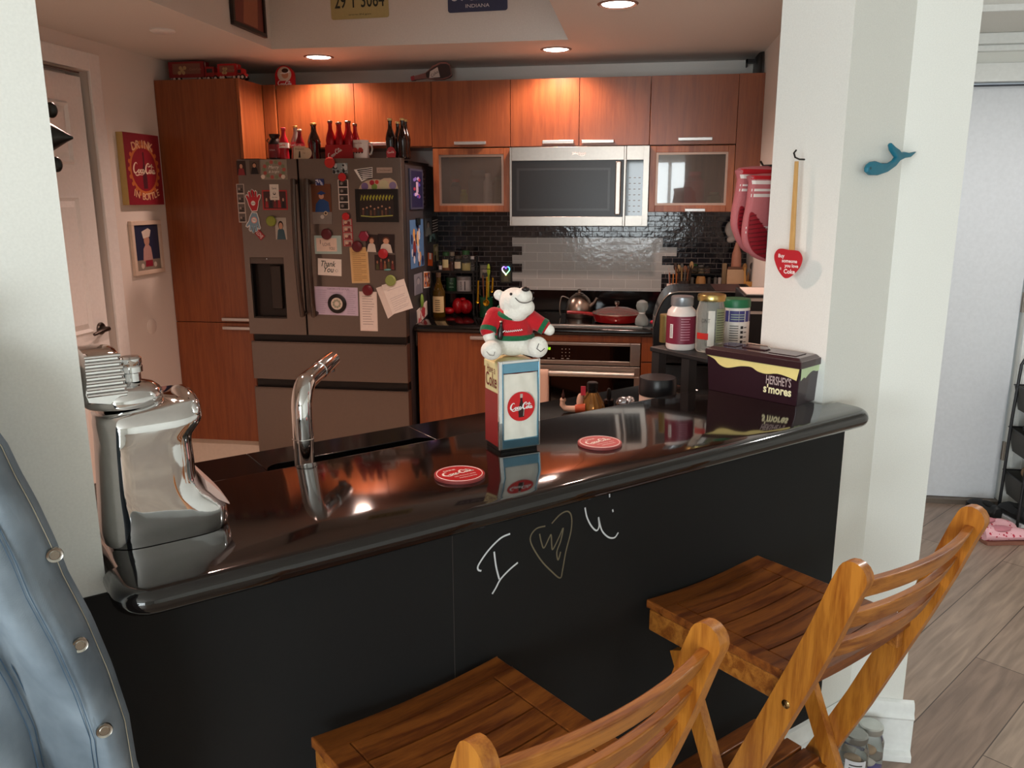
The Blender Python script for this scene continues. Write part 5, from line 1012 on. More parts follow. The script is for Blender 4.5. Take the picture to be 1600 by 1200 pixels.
mb = MB(); mb.tube([(-.06, .018, hz+.015), (-.055, .016, hz+.022), (.005, .016, hz+.022), (.01, .018, hz+.015)], .0022, STEEL, seg=8); mb.box((-.055, -.012, hz+.0142), (.012, .012, hz+.0165), C('#50383c', .15, .4)); mb.box((-.105, -.02, hz+.0142), (-.07, .018, hz+.0155), C('#50383c', .15, .4)); mb.box((.03, -.026, hz+.0142), (.105, .026, hz+.0155), C('#50383c', .15, .4)); mesh('lid_handle', mb, ld, bevel=.001)
mb = MB(); MAL = C('#e3d389', .5); Mf = fr((0, -hy-.0006, 0), X, Z)
w0 = [(-hx-.002, hz-.008), (hx-.002, hz-.008)]; wav = [(hx-.008, hz-.040), (hx-.03, hz-.034), (hx-.06, hz-.030), (hx-.09, hz-.035), (hx-.115, hz-.032), (0, hz-.024), (-.03, hz-.026), (-.055, hz-.033), (-.075, hz-.036), (-.095, hz-.030), (-.11, hz-.018), (-hx-.002, hz-.010)]
mb.poly(w0+crom(wav, 3), MAL, Mf); Mr = fr((hx+.0006, 0, 0), Y, Z); mb.poly([(-hy+.004, hz-.008), (hy, hz-.008)]+crom([(hy, hz-.022), (hy-.02, hz-.026), (.01, hz-.022), (-.01, hz-.028), (-.025, hz-.036), (-hy+.02, hz-.033), (-hy+.004, hz-.040)], 3), C('#c9dcae', .5), Mr); mesh('marshmallow_print', mb, bd)
mb = MB(); mb.text("HERSHEY'S", C('#b7a5a4', .4), Mf @ T(.078, .056, 0), w=.068, h=.023, bold=.014); mb.text("s'mores", C('#ece7bb', .4), Mf @ T(.076, .033, 0), w=.076, h=.023, bold=.03); mesh('brand_lettering', mb, bd)
# ================================================================ sink side
CZ = .9143
bs_, btt = .556, 1.56; fp = B(bs_, btt); sdir = (at_z(519, 573, 1.225)-B(bs_, btt, 1.225)); sdir.z = 0
tF = thing('faucet', 'tall chrome kitchen tap rising behind the left part of the bar', 'faucet', (fp.x, fp.y, CZ)); L_ = sdir.length; dn = sdir.normalized()
mb = MB(); mb.lathe([(.027, 0), (.027, .006), (.022, .01), (.0205, .04)], CHROME, None, 24)
pts = [(0, 0, .01), (0, 0, .15), (0, 0, .25)]; zt = 1.235-CZ
for k in range(1, 9): a = k*PI/2*.86/8; R_ = .055; pts.append(tuple(dn*(R_*(1-math.cos(a)))+Z*(zt-R_+R_*math.sin(a))))
pe = Vector(pts[-1]); dd = (dn*L_+Z*(zt+.006)-pe); pts.append(tuple(pe+dd*.45)); mb.tube(pts, [.0205]*2+[.0205]*(len(pts)-4)+[.0195, .0185], CHROME, seg=20); mesh('spout_pipe', mb, tF)
mb = MB(); q0 = pe+dd*.45; q1_ = pe+dd; mb.tube([q0, q0+dd*.02, q1_], [.0198, .020, .0185], CHROME, seg=20); mb.tube([q1_-dn*.014, q1_-dn*.014-Z*.024], .010, C('#8f8a88', .2, 1), seg=14); mesh('spray_head', mb, tF)
mb = MB(); torus(mb, (0, 0, 1.125-CZ), .0212, .0212, .0012, CHROME); mesh('joint_ring', mb, tF)
mb = MB(); mb.tube([(0, 0, .06), tuple(-dn*.05+Z*.075)], [.008, .006], CHROME, seg=10); mb.tube([tuple(-dn*.05+Z*.073), tuple(-dn*.062+Z*.12)], .005, CHROME, seg=10); mesh('lever', mb, tF)
# trinkets by the sink edge
def GP(u, v, z=.9145): p = at_z(u, v, z); return p
p = GP(925, 641); tP = thing('perfume_bottle', 'ribbed golden perfume bottle with a black cap behind the bar', 'bottle', tuple(p)); AMB = glassmat('amber_glass', '#b58a4e', .08, 1.3, .6)
mb = MB(); n_ = 32; mb.loft([[((r*(1 if i % 2 else .93))*math.cos(2*PI*i/n_), (r*(1 if i % 2 else .93))*math.sin(2*PI*i/n_), z) for i in range(n_)] for r, z in ((.034, 0), (.044, .006), (.040, .022), (.028, .045), (.018, .062))], AMB, None, False); mesh('bottle_body', mb, tP)
mb = MB(); mb.lathe([(.0165, .062), (.0165, .072), (.0185, .073), (.0185, .093), (.015, .096)], BLK, None, 20); mesh('cap', mb, tP)
p = GP(905, 643); tP = thing('toy_arm_figurine', 'small pink figurine with a raised arm holding a mini bottle, left of the perfume', 'figurine', (p.x-.024, p.y-.010, p.z)); SK = C('#d9b39c', .5)
mb = MB(); mb.tube([(.03, 0, .012), (.0, 0, .010), (-.022, 0, .012), (-.031, 0, .024), (-.030, 0, .036)], [.012, .011, .010, .009, .008], SK, seg=12); mb.ell((-.029, 0, .04), (.010, .009, .009), SK); mesh('arm', mb, tP)
mb = MB(); mb.tube([(.012, 0, .012), (.045, 0, .014)], [.0135, .016], C('#c0532f', .5), seg=12); mesh('sleeve', mb, tP)
mb = MB(); mb.lathe([(.005, 0), (.005, .014), (.002, .022), (.002, .028)], C('#3a1512', .2), T(-.028, -.004, .046), 10); mesh('mini_bottle', mb, tP)
mb = MB(); mb.ell((.026, .018, .03), (.012, .012, .03), SK); mb.box((.028, .01, .055), (.044, .014, .085), C('#c9384a', .4)); mesh('upright_hand', mb, tP)
p = GP(951, 636); tP = thing('nail_polish', 'small black nail polish bottle right of the perfume', 'bottle', tuple(p)); mb = MB(); mb.lathe([(.014, 0), (.017, .008), (.016, .026), (.007, .03)], C('#170c0c', .15, coat=.5), None, 16); mesh('bottle_body', mb, tP); mb = MB(); mb.lathe([(.0065, .03), (.0085, .034), (.006, .062), (.003, .065)], BLK, None, 12); mesh('cap', mb, tP)
p = GP(975, 640); mb = MB(); mb.ell((0, 0, .022), (.030, .022, .022), C('#b9bcc4', .12, .9), T(*p)); mb.ell((.018, 0, .03), (.018, .018, .016), C('#e8ecf2', .1, .8), T(*p)); mb.ell((.045, .0, .014), (.018, .012, .010), C('#e6dccf', .5), T(*p)); single('crumpled_foil', mb, 'small crumpled silver thing between the nail polish and the black-lidded tub', 'ornament')
def tub(name, label, p, r, h, bodyc, lidc, lidh, lr=1.03, cat='tub', extra=None, rz=0):
    t = thing(name, label, cat, tuple(p), rz); mb = MB(); mb.lathe([(r*.95, 0), (r, .004), (r, h-lidh)], bodyc, None, 28); b_ = mesh('container', mb, t)
    mb = MB(); mb.lathe([(r*lr, h-lidh), (r*lr*1.01, h-lidh+.003), (r*lr, h-.004), (r*lr*.96, h)], lidc, None, 32); mesh('lid', mb, t)
    if extra: extra(t, b_)
    return t
rz0 = math.radians(-4)
def lab(t, b_, r, z0, z1, m, extra=None, name='label'):
    mb = MB(); mb.lathe([(r*1.012, z0), (r*1.012, z1)], m, None, 28, caps=False)
    if extra: extra(mb)
    mesh(name, mb, b_)
pT = at_t(1028, 589, 1.60); tub('supplement_tub', 'wide tub with a glossy black lid half hidden behind the bar', (pT.x, pT.y, CZ), .050, pT.z-CZ, C('#d9c2b4', .5), C('#1c1c1f', .3), .048)
# riser shelf and what stands on it
RZ_ = 1.17; r0, r1, t0_, t1_ = 1.690, 1.99, 1.515, 1.80
tR = thing('riser_shelf', 'black riser shelf behind the right end of the bar', 'shelf', tuple(B(1.84, 1.66, CZ)), AB)
mb = MB(); Mi = WM[tR].inverted(); 
mb.box((-.15, -.145, RZ_-CZ-.014), (.15, .08, RZ_-CZ), C('#1b1d1f', .45)); mesh('shelf_board', mb, tR, bevel=.003)
for (a, b_) in ((-.145, -.075), (-.145, .045), (.12, -.135), (.12, .045)):
    mb = MB(); mb.box((a, b_, 0), (a+.03, b_+.03, RZ_-CZ-.014), C('#1b1d1f', .45)); mesh('leg', mb, tR)
PZ = RZ_+.0006
def onr(u, v): return at_z(u, v, PZ)
p = onr(1063, 544)
t = thing('pill_bottle', 'white supplement bottle with a maroon label and grey cap on the riser shelf', 'bottle', tuple(p), rz0); r = .0425
mb = MB(); mb.lathe([(r*.92, 0), (r, .006), (r, .098), (r*.93, .112), (r*.7, .122), (r*.66, .128)], C('#e6dcd6', .3), None, 32); b_ = mesh('container', mb, t)
mb = MB(); mb.lathe([(r*.74, .126), (r*.76, .128), (r*.76, .15), (r*.7, .153)], C('#9a9ea2', .3, .6), None, 28); mesh('cap', mb, t)
def suplab(mb):
    for j in range(9):
        a0 = -1.75; mb.loft([[(r*1.02*math.cos(a0+k*.09), r*1.02*math.sin(a0+k*.09), .03+j*.0075+dz) for k in range(2, 10 if j != 7 else 9)] for dz in (0, .0022)], C('#c88a98', .5), None, False, False, closed=False)
    mb.loft([[(r*1.025*math.cos(-2.35+k*.08), r*1.025*math.sin(-2.35+k*.08), z) for k in range(4)] for z in (.035, .075)], WHITE, None, False, False, closed=False)
    for k in range(9): mb.loft([[(r*1.03*math.cos(-2.32+q), r*1.03*math.sin(-2.32+q), .038+k*.004+dz) for q in (0, .08, .16)] for dz in (0, .0018)], C('#222222'), None, False, False, closed=False)
lab(t, b_, r, .018, .098, C('#7a2138', .45), suplab)
p = onr(1108, 548); t = thing('glass_jar', 'empty glass jar with a gold lid and a printed panel on the riser shelf', 'jar', tuple(p), rz0); r = .041
JG = glassmat('milky_jar_glass', '#dfe2da', .12, 1.2, .75)
mb = MB(); mb.lathe([(r*.9, 0), (r, .006), (r, .115), (r*.85, .135), (r*.82, .145)], JG, None, 32); b_ = mesh('container', mb, t)
mb = MB(); mb.lathe([(r*.95, .145), (r*.97, .147), (r*.97, .158), (r*.92, .163)], C('#c8b070', .25, .9), None, 32); mesh('lid', mb, t)
mb = MB(); 
def patch(mb, r, a0, a1, z0, z1, m, k=6): mb.loft([[(r*math.cos(a0+(a1-a0)*i/k), r*math.sin(a0+(a1-a0)*i/k), z) for i in range(k+1)] for z in (z0, z1)], m, None, False, False, closed=False)
patch(mb, r*1.02, -2.6, -1.7, .038, .056, C('#c02820', .5)); patch(mb, r*1.02, -1.2, -.5, .03, .125, C('#8a9070', .6)); patch(mb, r*1.015, -1.75, -1.3, .02, .12, C('#dcdad0', .7))
for k in range(12): patch(mb, r*1.03, -1.15, -.55, .036+k*.007, .0385+k*.007, C('#4a4a3c'))
mb.text('ONT', C('#2a2a24'), fr((-.014, -r*1.04, .092), X, Z), w=.024, h=.011); mesh('label', mb, b_)
p = onr(1146, 541); 
def grl(t, b_):
    r = .041
    def ex(mb):
        patch(mb, r*1.03, -2.3, .2, .078, .110, C('#3a3a78', .5)); 
        for k in range(3): patch(mb, r*1.04, -1.9, -.9, .084+k*.007, .0865+k*.007, C('#9fb0a0'))
        for k in range(8): patch(mb, r*1.03, -1.95, -1.35, .016+k*.007, .0185+k*.007, C('#55554f'))
        for k in range(4): patch(mb, r*1.03, -1.2, -1.0, .016+k*.014, .024+k*.014, C('#2b2b2b')); patch(mb, r*1.03, -.95, -.7, .018+k*.014, .021+k*.014, C('#6a6a6a'))
    lab(t, b_, r, .010, .112, C('#e2ded6', .5), ex)
tub('supplement_tub', 'tall white tub with a green lid and blue-topped label on the riser shelf', p, .041, .142, C('#e2ded6', .5), C('#1f7048', .4), .024, extra=grl, rz=rz0)
p = onr(1040, 536); tub('spice_tin', 'narrow brown tin half hidden behind the white supplement bottle', p+Vector((.0, .02, 0)), .019, .085, C('#7d6a3a', .4, .3), C('#8d7a4a', .4, .5), .006)
# bottles lying under the riser
def lying(label, p, d, L, r, m, capm):
    t = thing('lying_bottle', label, 'bottle', tuple(p), math.atan2(d[1], d[0]), None); mb = MB(); mb.lathe([(r*.8, 0), (r, .01), (r, L*.68), (r*.5, L*.85), (r*.35, L*.88), (r*.35, L*.93)], m, T(0, 0, r) @ RY(PI/2), 20); mesh('container', mb, t); mb = MB(); mb.lathe([(r*.4, L*.92), (r*.4, L)], capm, T(0, 0, r) @ RY(PI/2), 16); mesh('cap', mb, t)
pa = B(1.60, 1.72, CZ); 
lying('pale bottle lying on its side under the riser shelf behind the black-lidded tub', B(1.835, 1.75, CZ), E*1, .17, .04, C('#dcc8bc', .5), WHITE)
lying('second pale printed bottle lying under the riser shelf, touching the post', B(1.745, 1.665, CZ), E*1, .17, .043, C('#e0cec2', .5), WHITE)
lying('clear plastic bottle lying with its round end towards the tin', B(1.755, 1.545, CZ), E*1, .2, .036, glassmat('clear_plastic', '#c4cccc', .08, 1.2, .6), C('#9aa6b0', .4))
# ================================================================ right-hand worktop
mb = MB(); tO = thing('toaster_oven', 'black countertop oven with a silver-edged curved front on the right worktop', 'toaster oven', (.27, 3.62, CZ))
y0 = 3.45; ps = [at_y(u, v, y0) for u, v in ((1021, 510), (1027, 488), (1036, 470), (1046, 460), (1060, 456.5))]; ps = [(p.x, p.z) for p in ps]; pr_ = [(ps[0][0]+.002, CZ+.006)]+crom(ps, 3)+[(.46, ps[-1][1]+.004), (.46, CZ+.006)]
My = Matrix(((1, 0, 0, 0), (0, 0, -1, 0), (0, 1, 0, 0), (0, 0, 0, 1)))
mb.prism(pr_, -(y0+.34), -y0, C('#131314', .25, coat=.3), My); ob_ = mesh('oven_body', mb, tO, world=True, bevel=.002, angle=50)
mb = MB(); mb.tube([(p[0], y0-.001, p[1]) for p in pr_[1:-1]], .004, C('#c2bdb8', .2, 1), seg=8); mesh('edge_trim', mb, tO, world=True)
mb = MB(); mb.box((.30, y0+.02, ps[-1][1]+.004), (.42, y0+.3, ps[-1][1]+.006), C('#3a2c2c', .3)); mesh('top_panel', mb, tO, world=True)
for xx, yy in ((.08, y0+.02), (.42, y0+.02), (.08, y0+.3), (.42, y0+.3)): mb = MB(); mb.lathe([(.012, 0), (.012, .0065)], BLK, T(xx, yy, CZ), 10); mesh('foot', mb, tO, world=True)
tO = thing('coffee_maker', 'black box appliance with two silver handles beside the right pier', 'appliance', (.50, 3.1, CZ)); h0 = at_y(1190, 462, 2.95).z-CZ
mb = MB(); mb.box((.355, 2.95, CZ), (.56, 3.25, CZ+h0), C('#141416', .3)); mesh('appliance_body', mb, tO, world=True, bevel=.006)
for v in (468, 488):
    a, b_ = at_y(1164, v, 2.94), at_y(1182, v-2, 2.94); mb = MB(); mb.box((a.x, 2.93, a.z-.006), (b_.x+.03, 2.948, a.z+.006), C('#c9c5c0', .2, .9)); mesh('handle', mb, tO, world=True, bevel=.002)
mb = MB(); a = at_y(1157, 458, 3.1); mb.box((.365, 2.97, CZ+h0+.0005), (.54, 3.2, CZ+h0+.003), PAPER); single('paper_sheet', mb, 'sheet of white paper on top of the black box appliance', 'paper')
# stove things
t = thing('kettle', 'brushed steel dome kettle with an arched handle on the cooktop', 'kettle', (-.36, 4.78, .9205)); SK2 = C('#a59a90', .3, 1, name='satin_steel')
mb = MB(); mb.lathe([(.074, 0), (.078, .006), (.079, .04), (.074, .075), (.060, .104), (.042, .122), (.03, .13)], SK2, None, 32); b_ = mesh('kettle_body', mb, t)
mb = MB(); mb.lathe([(.03, .129), (.022, .138), (.008, .141), (.007, .146), (.012, .15), (.012, .158), (.005, .162)], SK2, None, 20); mesh('lid', mb, t)
mb = MB(); mb.tube([(.06, -.02, .06), (.09, -.03, .085), (.105, -.035, .115)], [.017, .011, .008], SK2, seg=12); mesh('spout', mb, t)
mb = MB(); mb.tube(crom([(-.06, -.01, .105), (-.09, -.012, .118), (-.104, -.014, .112), (-.112, -.014, .07), (-.112, -.014, .03), (-.108, -.014, .008)], 4), .0055, C('#cfcac4', .15, 1), seg=10, sq=(1, .8)); mesh('handle', mb, t)
t = thing('frying_pan', 'red frying pan with a glass lid on the cooktop', 'pan', (-.135, 4.60, .9205)); RDP = C('#8c1418', .25, coat=.4)
mb = MB(); mb.lathe([(.10, 0), (.125, .008), (.137, .045), (.139, .05), (.135, .05), (.122, .012), (0.001, .01)], RDP, None, 40, caps=False); mb.lathe([(.0, 0), (.10, 0)], RDP, None, 40, caps=False); b_ = mesh('pan_body', mb, t)
mb = MB(); mb.tube([(-.13, -.02, .042), (-.18, -.03, .05), (-.26, -.045, .056), (-.275, -.048, .056)], [.012, .009, .010, .008], RDP, seg=12); mesh('handle', mb, t)
mb = MB(); mb.lathe([(.136, .052), (.11, .068), (.06, .081), (.01, .085)], glassmat('lid_glass', '#d8dcd8', .02, 1.15, .9), None, 36, caps=False); torus(mb, (0, 0, .052), .136, .136, .003, STEEL); l_ = mesh('lid', mb, t)
mb = MB(); mb.lathe([(.006, .084), (.006, .095), (.014, .1), (.014, .112), (.008, .116)], C('#d6d2ce', .12, 1), None, 16); mesh('lid_knob', mb, l_); mb = MB(); mb.ell((0, -.137, .026), (.012, .004, .007), RDP); mb.ell((0, -.14, .026), (.005, .002, .003), C('#e8dcd8', .3)); mesh('badge', mb, t)
t = thing('shaker_bottle', 'pale translucent bottle with a bulb top standing right of the frying pan', 'bottle', (at_y(1003, 490, 4.445).x, 4.445, .9284)); GB = glassmat('pale_blue_glass', '#b9c9c9', .1, 1.2, .6)
mb = MB(); mb.lathe([(.032, 0), (.036, .008), (.034, .035), (.018, .06), (.016, .07), (.028, .085), (.033, .105), (.028, .125), (.012, .135)], GB, None, 24); mesh('bottle_body', mb, t); mb = MB(); mb.lathe([(.0165, .062), (.0175, .064), (.0175, .068), (.0165, .07)], C('#dfe6e6', .3), None, 16); mesh('collar_ring', mb, t)
mb = MB(); r_ = random.Random(2); [mb.ell((r_.uniform(-.025, .025), r_.uniform(-.02, .02), .014+.011*i), (.024, .02, .013), C('#c8324a', .9), T(at_y(1026, 480, 4.55).x+.012, 4.50, .9145)) for i in range(6)]; o = single('red_cloth', mb, 'crumpled pink-red cloth left of the countertop oven', 'cloth'); rm = o.modifiers.new('r', 'REMESH'); rm.mode = 'VOXEL'; rm.voxel_size = .003; rm.use_smooth_shade = True
# ================================================================ left corner of the worktop
YS = 4.86
def QX(cx, y=YS): return at_y(640+cx/8, 450, y).x
def QZ(cy, y=YS): return at_y(720, 380+cy/8, y).z
sz1, sz2 = QZ(350), QZ(605); sx0, sx1 = QX(290), QX(850)
t = thing('spice_rack', 'black two-tier spice rack in the corner beside the fridge', 'rack', ((sx0+sx1)/2, YS, CZ)); k_ = C('#17140f', .4)
for z_, nm in ((sz1, 'shelf'), (sz2, 'shelf')): mb = MB(); mb.box((sx0, YS-.055, z_-.006), (sx1-.01, YS+.06, z_), k_); mb.box((sx0, YS-.058, z_-.006), (sx1-.01, YS-.055, z_+.008), k_); mesh(nm, mb, t, world=True)
for xx in (sx0, sx1-.02):
    mb = MB(); mb.box((xx, YS+.045, CZ), (xx+.01, YS+.06, sz1+.09), k_); mesh('post', mb, t, world=True); mb = MB(); mb.box((xx, YS-.055, CZ), (xx+.01, YS-.045, sz1), k_); mesh('post', mb, t, world=True)
def jar(name, label, x, y, z, r, h, contc, lidc, labc=None, fill=.5, group=None):
    t = thing(name, label, 'jar', (x, y, z), 0, group); mb = MB(); mb.lathe([(r*.95, 0), (r, .004), (r, h*.72), (r*.75, h*.82)], GLASS, None, 20); b_ = mesh('glass', mb, t)
    mb = MB(); mb.lathe([(r*.88, .003), (r*.9, .006), (r*.9, h*fill)], C(contc, .8), None, 18); mesh('contents', mb, b_)
    mb = MB(); mb.lathe([(r*.8, h*.8), (r*.82, h*.98), (r*.7, h)], C(lidc, .4), None, 18); mesh('lid', mb, t)
    if labc: mb = MB(); patch(mb, r*1.03, -2.3, -.8, h*.2, h*.62, C(labc, .6)); mesh('label', mb, b_)
JGp = 'spice jars on the top tier'
jar('spice_jar', 'small jar with a grey-white label at the left of the top tier', QX(405), YS-.02, sz1+.0005, .013, .055, '#8a8480', '#3a4a34', '#d8d4d0', .6, JGp)
jar('spice_jar', 'spice jar with orange-brown contents and a yellow label', QX(472), YS-.02, sz1+.0005, .025, .115, '#a3623c', '#2f5a34', '#d8d09a', .35, JGp)
jar('spice_jar', 'slim stoppered jar of brown spice in the middle of the top tier', QX(546), YS-.01, sz1+.0005, .018, .115, '#6b4034', '#8a8474', None, .5, JGp)
jar('spice_jar', 'dark jar with a cream label right of the slim stoppered jar', QX(622), YS-.02, sz1+.0005, .026, .095, '#3a3834', '#4a4238', '#ddd5b8', .7, JGp)
jar('spice_jar', 'green-lidded jar with pale yellow garlic at the bottom', QX(718), YS-.02, sz1+.0005, .027, .125, '#dcd08e', '#2e5c34', None, .4, JGp)
jar('spice_jar', 'small silver-lidded jar at the right end of the top tier', QX(790), YS-.0, sz1+.0005, .014, .09, '#5a5854', '#c8c8c8', None, .3, JGp)
def canr(z, t_): pass
mb = MB(); xx = QX(522); mb.lathe([(.033, 0), (.034, .003), (.034, .082), (.033, .085)], C('#143a24', .35), T(xx, YS, sz2+.0005), 24); mb.text('GREEN', C('#8fb89a'), fr((xx+.008, YS-.0345, sz2+.03), X, Z), w=.03); mb.text('TEA', C('#8fb89a'), fr((xx+.008, YS-.0345, sz2+.052), X, Z), w=.024); single('tea_tin', mb, 'dark green printed tin on the middle tier of the spice rack', 'tin')
t = thing('ceramic_canister', 'white lidded canister with dark lettering on the middle tier', 'canister', (QX(680), YS, sz2+.0005)); mb = MB(); mb.lathe([(.042, 0), (.044, .004), (.044, .072)], C('#b8b6b6', .35), None, 28); mb.text('SUGAR', C('#333333'), fr((-.008, -.0448, .04), X, Z) @ RZ(PI/2), w=.05, h=.01); mb.rect(.012, .012, .018, .066, C('#333333'), fr((0, -.0444, 0), X, Z)); mesh('canister_body', mb, t)
mb = MB(); mb.lathe([(.045, .072), (.046, .078), (.046, .088), (.04, .094)], C('#9a9a9a', .3, .5), None, 28); mesh('lid', mb, t)
mb = MB(); RP = C('#a3121c', .25, coat=.4); xx = QX(505); mb.ell((xx, YS-.05, CZ+.022), (.038, .03, .022), RP); single('red_pepper_ornament', mb, 'low round red pot at the left of the rack bottom', 'pot')
mb = MB(); xx = QX(665); mb.ell((xx-.025, YS-.03, CZ+.05), (.035, .04, .049), RP); mb.ell((xx+.025, YS-.03, CZ+.045), (.04, .04, .044), RP); mb.ell((xx+.005, YS-.03, CZ+.09), (.02, .02, .012), RP); o = single('red_teapot', mb, 'bulbous glossy red pot under the middle tier of the rack', 'pot')
t = thing('liquor_bottle', 'golden liquor bottle with a cream label beside the fridge', 'bottle', (QX(365, 4.70), 4.70, CZ)); mb = MB(); h = .26; mb.lathe([(.034, 0), (.036, .005), (.036, .15), (.022, .185), (.013, .21), (.013, .25)], glassmat('amber_bottle', '#6a5214', .05, 1.3, .6), None, 24); b_ = mesh('bottle_body', mb, t)
mb = MB(); mb.lathe([(.0145, .235), (.0145, h)], C('#5a4a3a', .3), None, 16); mesh('cap', mb, t); mb = MB(); patch(mb, .0372, -2.7, -.5, .03, .125, C('#cdb98a', .6)); 
for k in range(6): patch(mb, .0376, -2.0, -1.2, .04+.012*k, .044+.012*k, C('#4a3a24'))
mesh('label', mb, b_)
# frames, crock and utensils
def stand_frame(name, label, cx0, cx1, cy0, cy1, y, bg, extra=None, cat='framed photo'):
    a = at_y(640+cx0/8, 380+cy0/8, y); b_ = at_y(640+cx1/8, 380+cy1/8, y); w_, h_ = b_.x-a.x, a.z-b_.z; t = thing(name, label, cat, ((a.x+b_.x)/2, y, b_.z)); M = fr((0, 0, 0), X, Z); mb = MB()
    f_ = .008
    for (p, q) in (((-w_/2, 0), (w_/2, f_)), ((-w_/2, h_-f_), (w_/2, h_)), ((-w_/2, f_), (-w_/2+f_, h_-f_)), ((w_/2-f_, f_), (w_/2, h_-f_))): mb.box((*p, 0), (*q, .012), C('#1a1614', .4), M)
    mesh('frame', mb, t); mb = MB(); mb.box((-w_/2+f_, f_, .0), (w_/2-f_, h_-f_, .005), C(bg, .5), M)
    if extra: extra(mb, M, w_, h_)
    mesh('picture', mb, t)
stand_frame('framed_photo', 'small black framed grey photo behind the green crock', 870, 1015, 252, 450, 5.008, '#8f8a7c', lambda mb, M, w, h: (mb.disc((0, h*.55), w*.2, C('#b8a898'), M, .0055), mb.poly([(-w*.3, h*.12), (w*.3, h*.12), (w*.2, h*.42), (-w*.2, h*.42)], C('#4a4a48'), M, .0055)))
def neon(mb, M, w, h):
    hp = [(p[0], p[1]+h*.62) for p in heartpts(w*.62, h*.42)]
    for i in range(len(hp)):
        c = ['#7a5cff', '#5fd8ff', '#a8ffb0', '#f4ffb0', '#ffffff', '#c8a8ff', '#8a5cff'][int(i/len(hp)*7) % 7]; mb.tube([M @ Vector((*hp[i], .008)), M @ Vector((*hp[(i+1) % len(hp)], .008))], .0032, C(c, .4, em=2.2), seg=6)
    mb.poly([(-w*.22, h*.1), (w*.22, h*.1), (w*.12, h*.34), (-w*.12, h*.34)], C('#6a6450'), M, .0055); mb.disc((0, h*.42), w*.1, C('#b8a088'), M, .0056)
stand_frame('neon_heart_frame', 'small frame with a glowing rainbow heart on the tiled wall', 1130, 1282, 250, 500, 5.008, '#54523c', neon, 'night light')
xx = QX(955, 4.72); t = thing('utensil_crock', 'dark green crock behind the bear', 'crock', (xx, 4.72, CZ)); mb = MB(); mb.lathe([(.036, 0), (.04, .004), (.042, .12), (.038, .122), (.036, .01), (.001, .008)], C('#0f4a2e', .25, coat=.3), None, 28, caps=False); mb.disc((0, 0), .036, C('#0f4a2e', .25), None, .001); mesh('crock_body', mb, t)
def utensil(name, label, x0, x1, h0, h1, y, m, r=.004, head=None, cat='utensil'):
    mb = MB(); mb.tube([(x0, y, h0), (x1, y, h1)], r, m, seg=8)
    if head: head(mb, x0, y, h0, x1, h1)
    return single(name, mb, label, cat, 'utensils standing in the crocks')
GOLD = C('#c9a02c', .2, 1); zc = CZ+.014
utensil('spatula', 'lime green spatula standing in the dark green crock', QX(975, 4.72), QX(985, 4.72), zc, QZ(330, 4.72), 4.73, C('#8fa82c', .4), .006, lambda mb, x0, y, z0, x1, z1: mb.ell((x1, y, z1+.0), (.010, .004, .035), C('#a8c832', .4)))
utensil('ladle_handle', 'brown wooden stick leaning in the dark green crock', QX(930, 4.72), QX(915, 4.72), zc, QZ(400, 4.72), 4.725, C('#7d5034', .5), .004)
utensil('serving_fork', 'yellow-handled fork in the dark green crock', QX(950, 4.72), QX(995, 4.72), zc, QZ(470, 4.72), 4.71, C('#c8b83a', .4), .004)
def hangspoon(label, cx, cy0, cy1, r): 
    y = 4.665; x = at_y(640+cx/8, 440, y).x; z1, z0 = at_y(760, 380+cy0/8, y).z, at_y(760, 380+cy1/8, y).z; mb = MB(); mb.tube([(x+.003, y, z1), (x-.001, y, z0)], .005, GOLD, seg=8, sq=(1, .5)); mb.lathe([(.001, -.009), (.010, -.006), (r, .004), (r*.94, .005), (.008, -.003)], GOLD, fr((x-.002, y-.004, z0), X, Z), 18, caps=False); single('gold_measuring_spoon', mb, label, 'spoon', 'gold spoons hanging on the crock')
t = thing('hook_bar', 'slim black hook rail carrying the gold spoons in front of the green crock', 'rail', (QX(940, 4.68), 4.68, CZ)); zt = QZ(320, 4.68); mb = MB(); x0_, x1_ = QX(845, 4.68), QX(1050, 4.68); mb.tube([(x0_, 4.68, CZ+.003), (x0_, 4.68, zt+.0), (x1_, 4.68, zt)], .003, BLK, seg=8); mb.box((x0_-.02, 4.66, CZ), (x0_+.05, 4.70, CZ+.004), BLK); mesh('rail_frame', mb, t, world=True)
hangspoon('large gold measuring spoon in front of the green crock', 962, 420, 745, .019); hangspoon('small gold spoon left of the green crock', 853, 470, 735, .011)
hangspoon('thin gold utensil right of the large measuring spoon', 1035, 430, 600, .006)
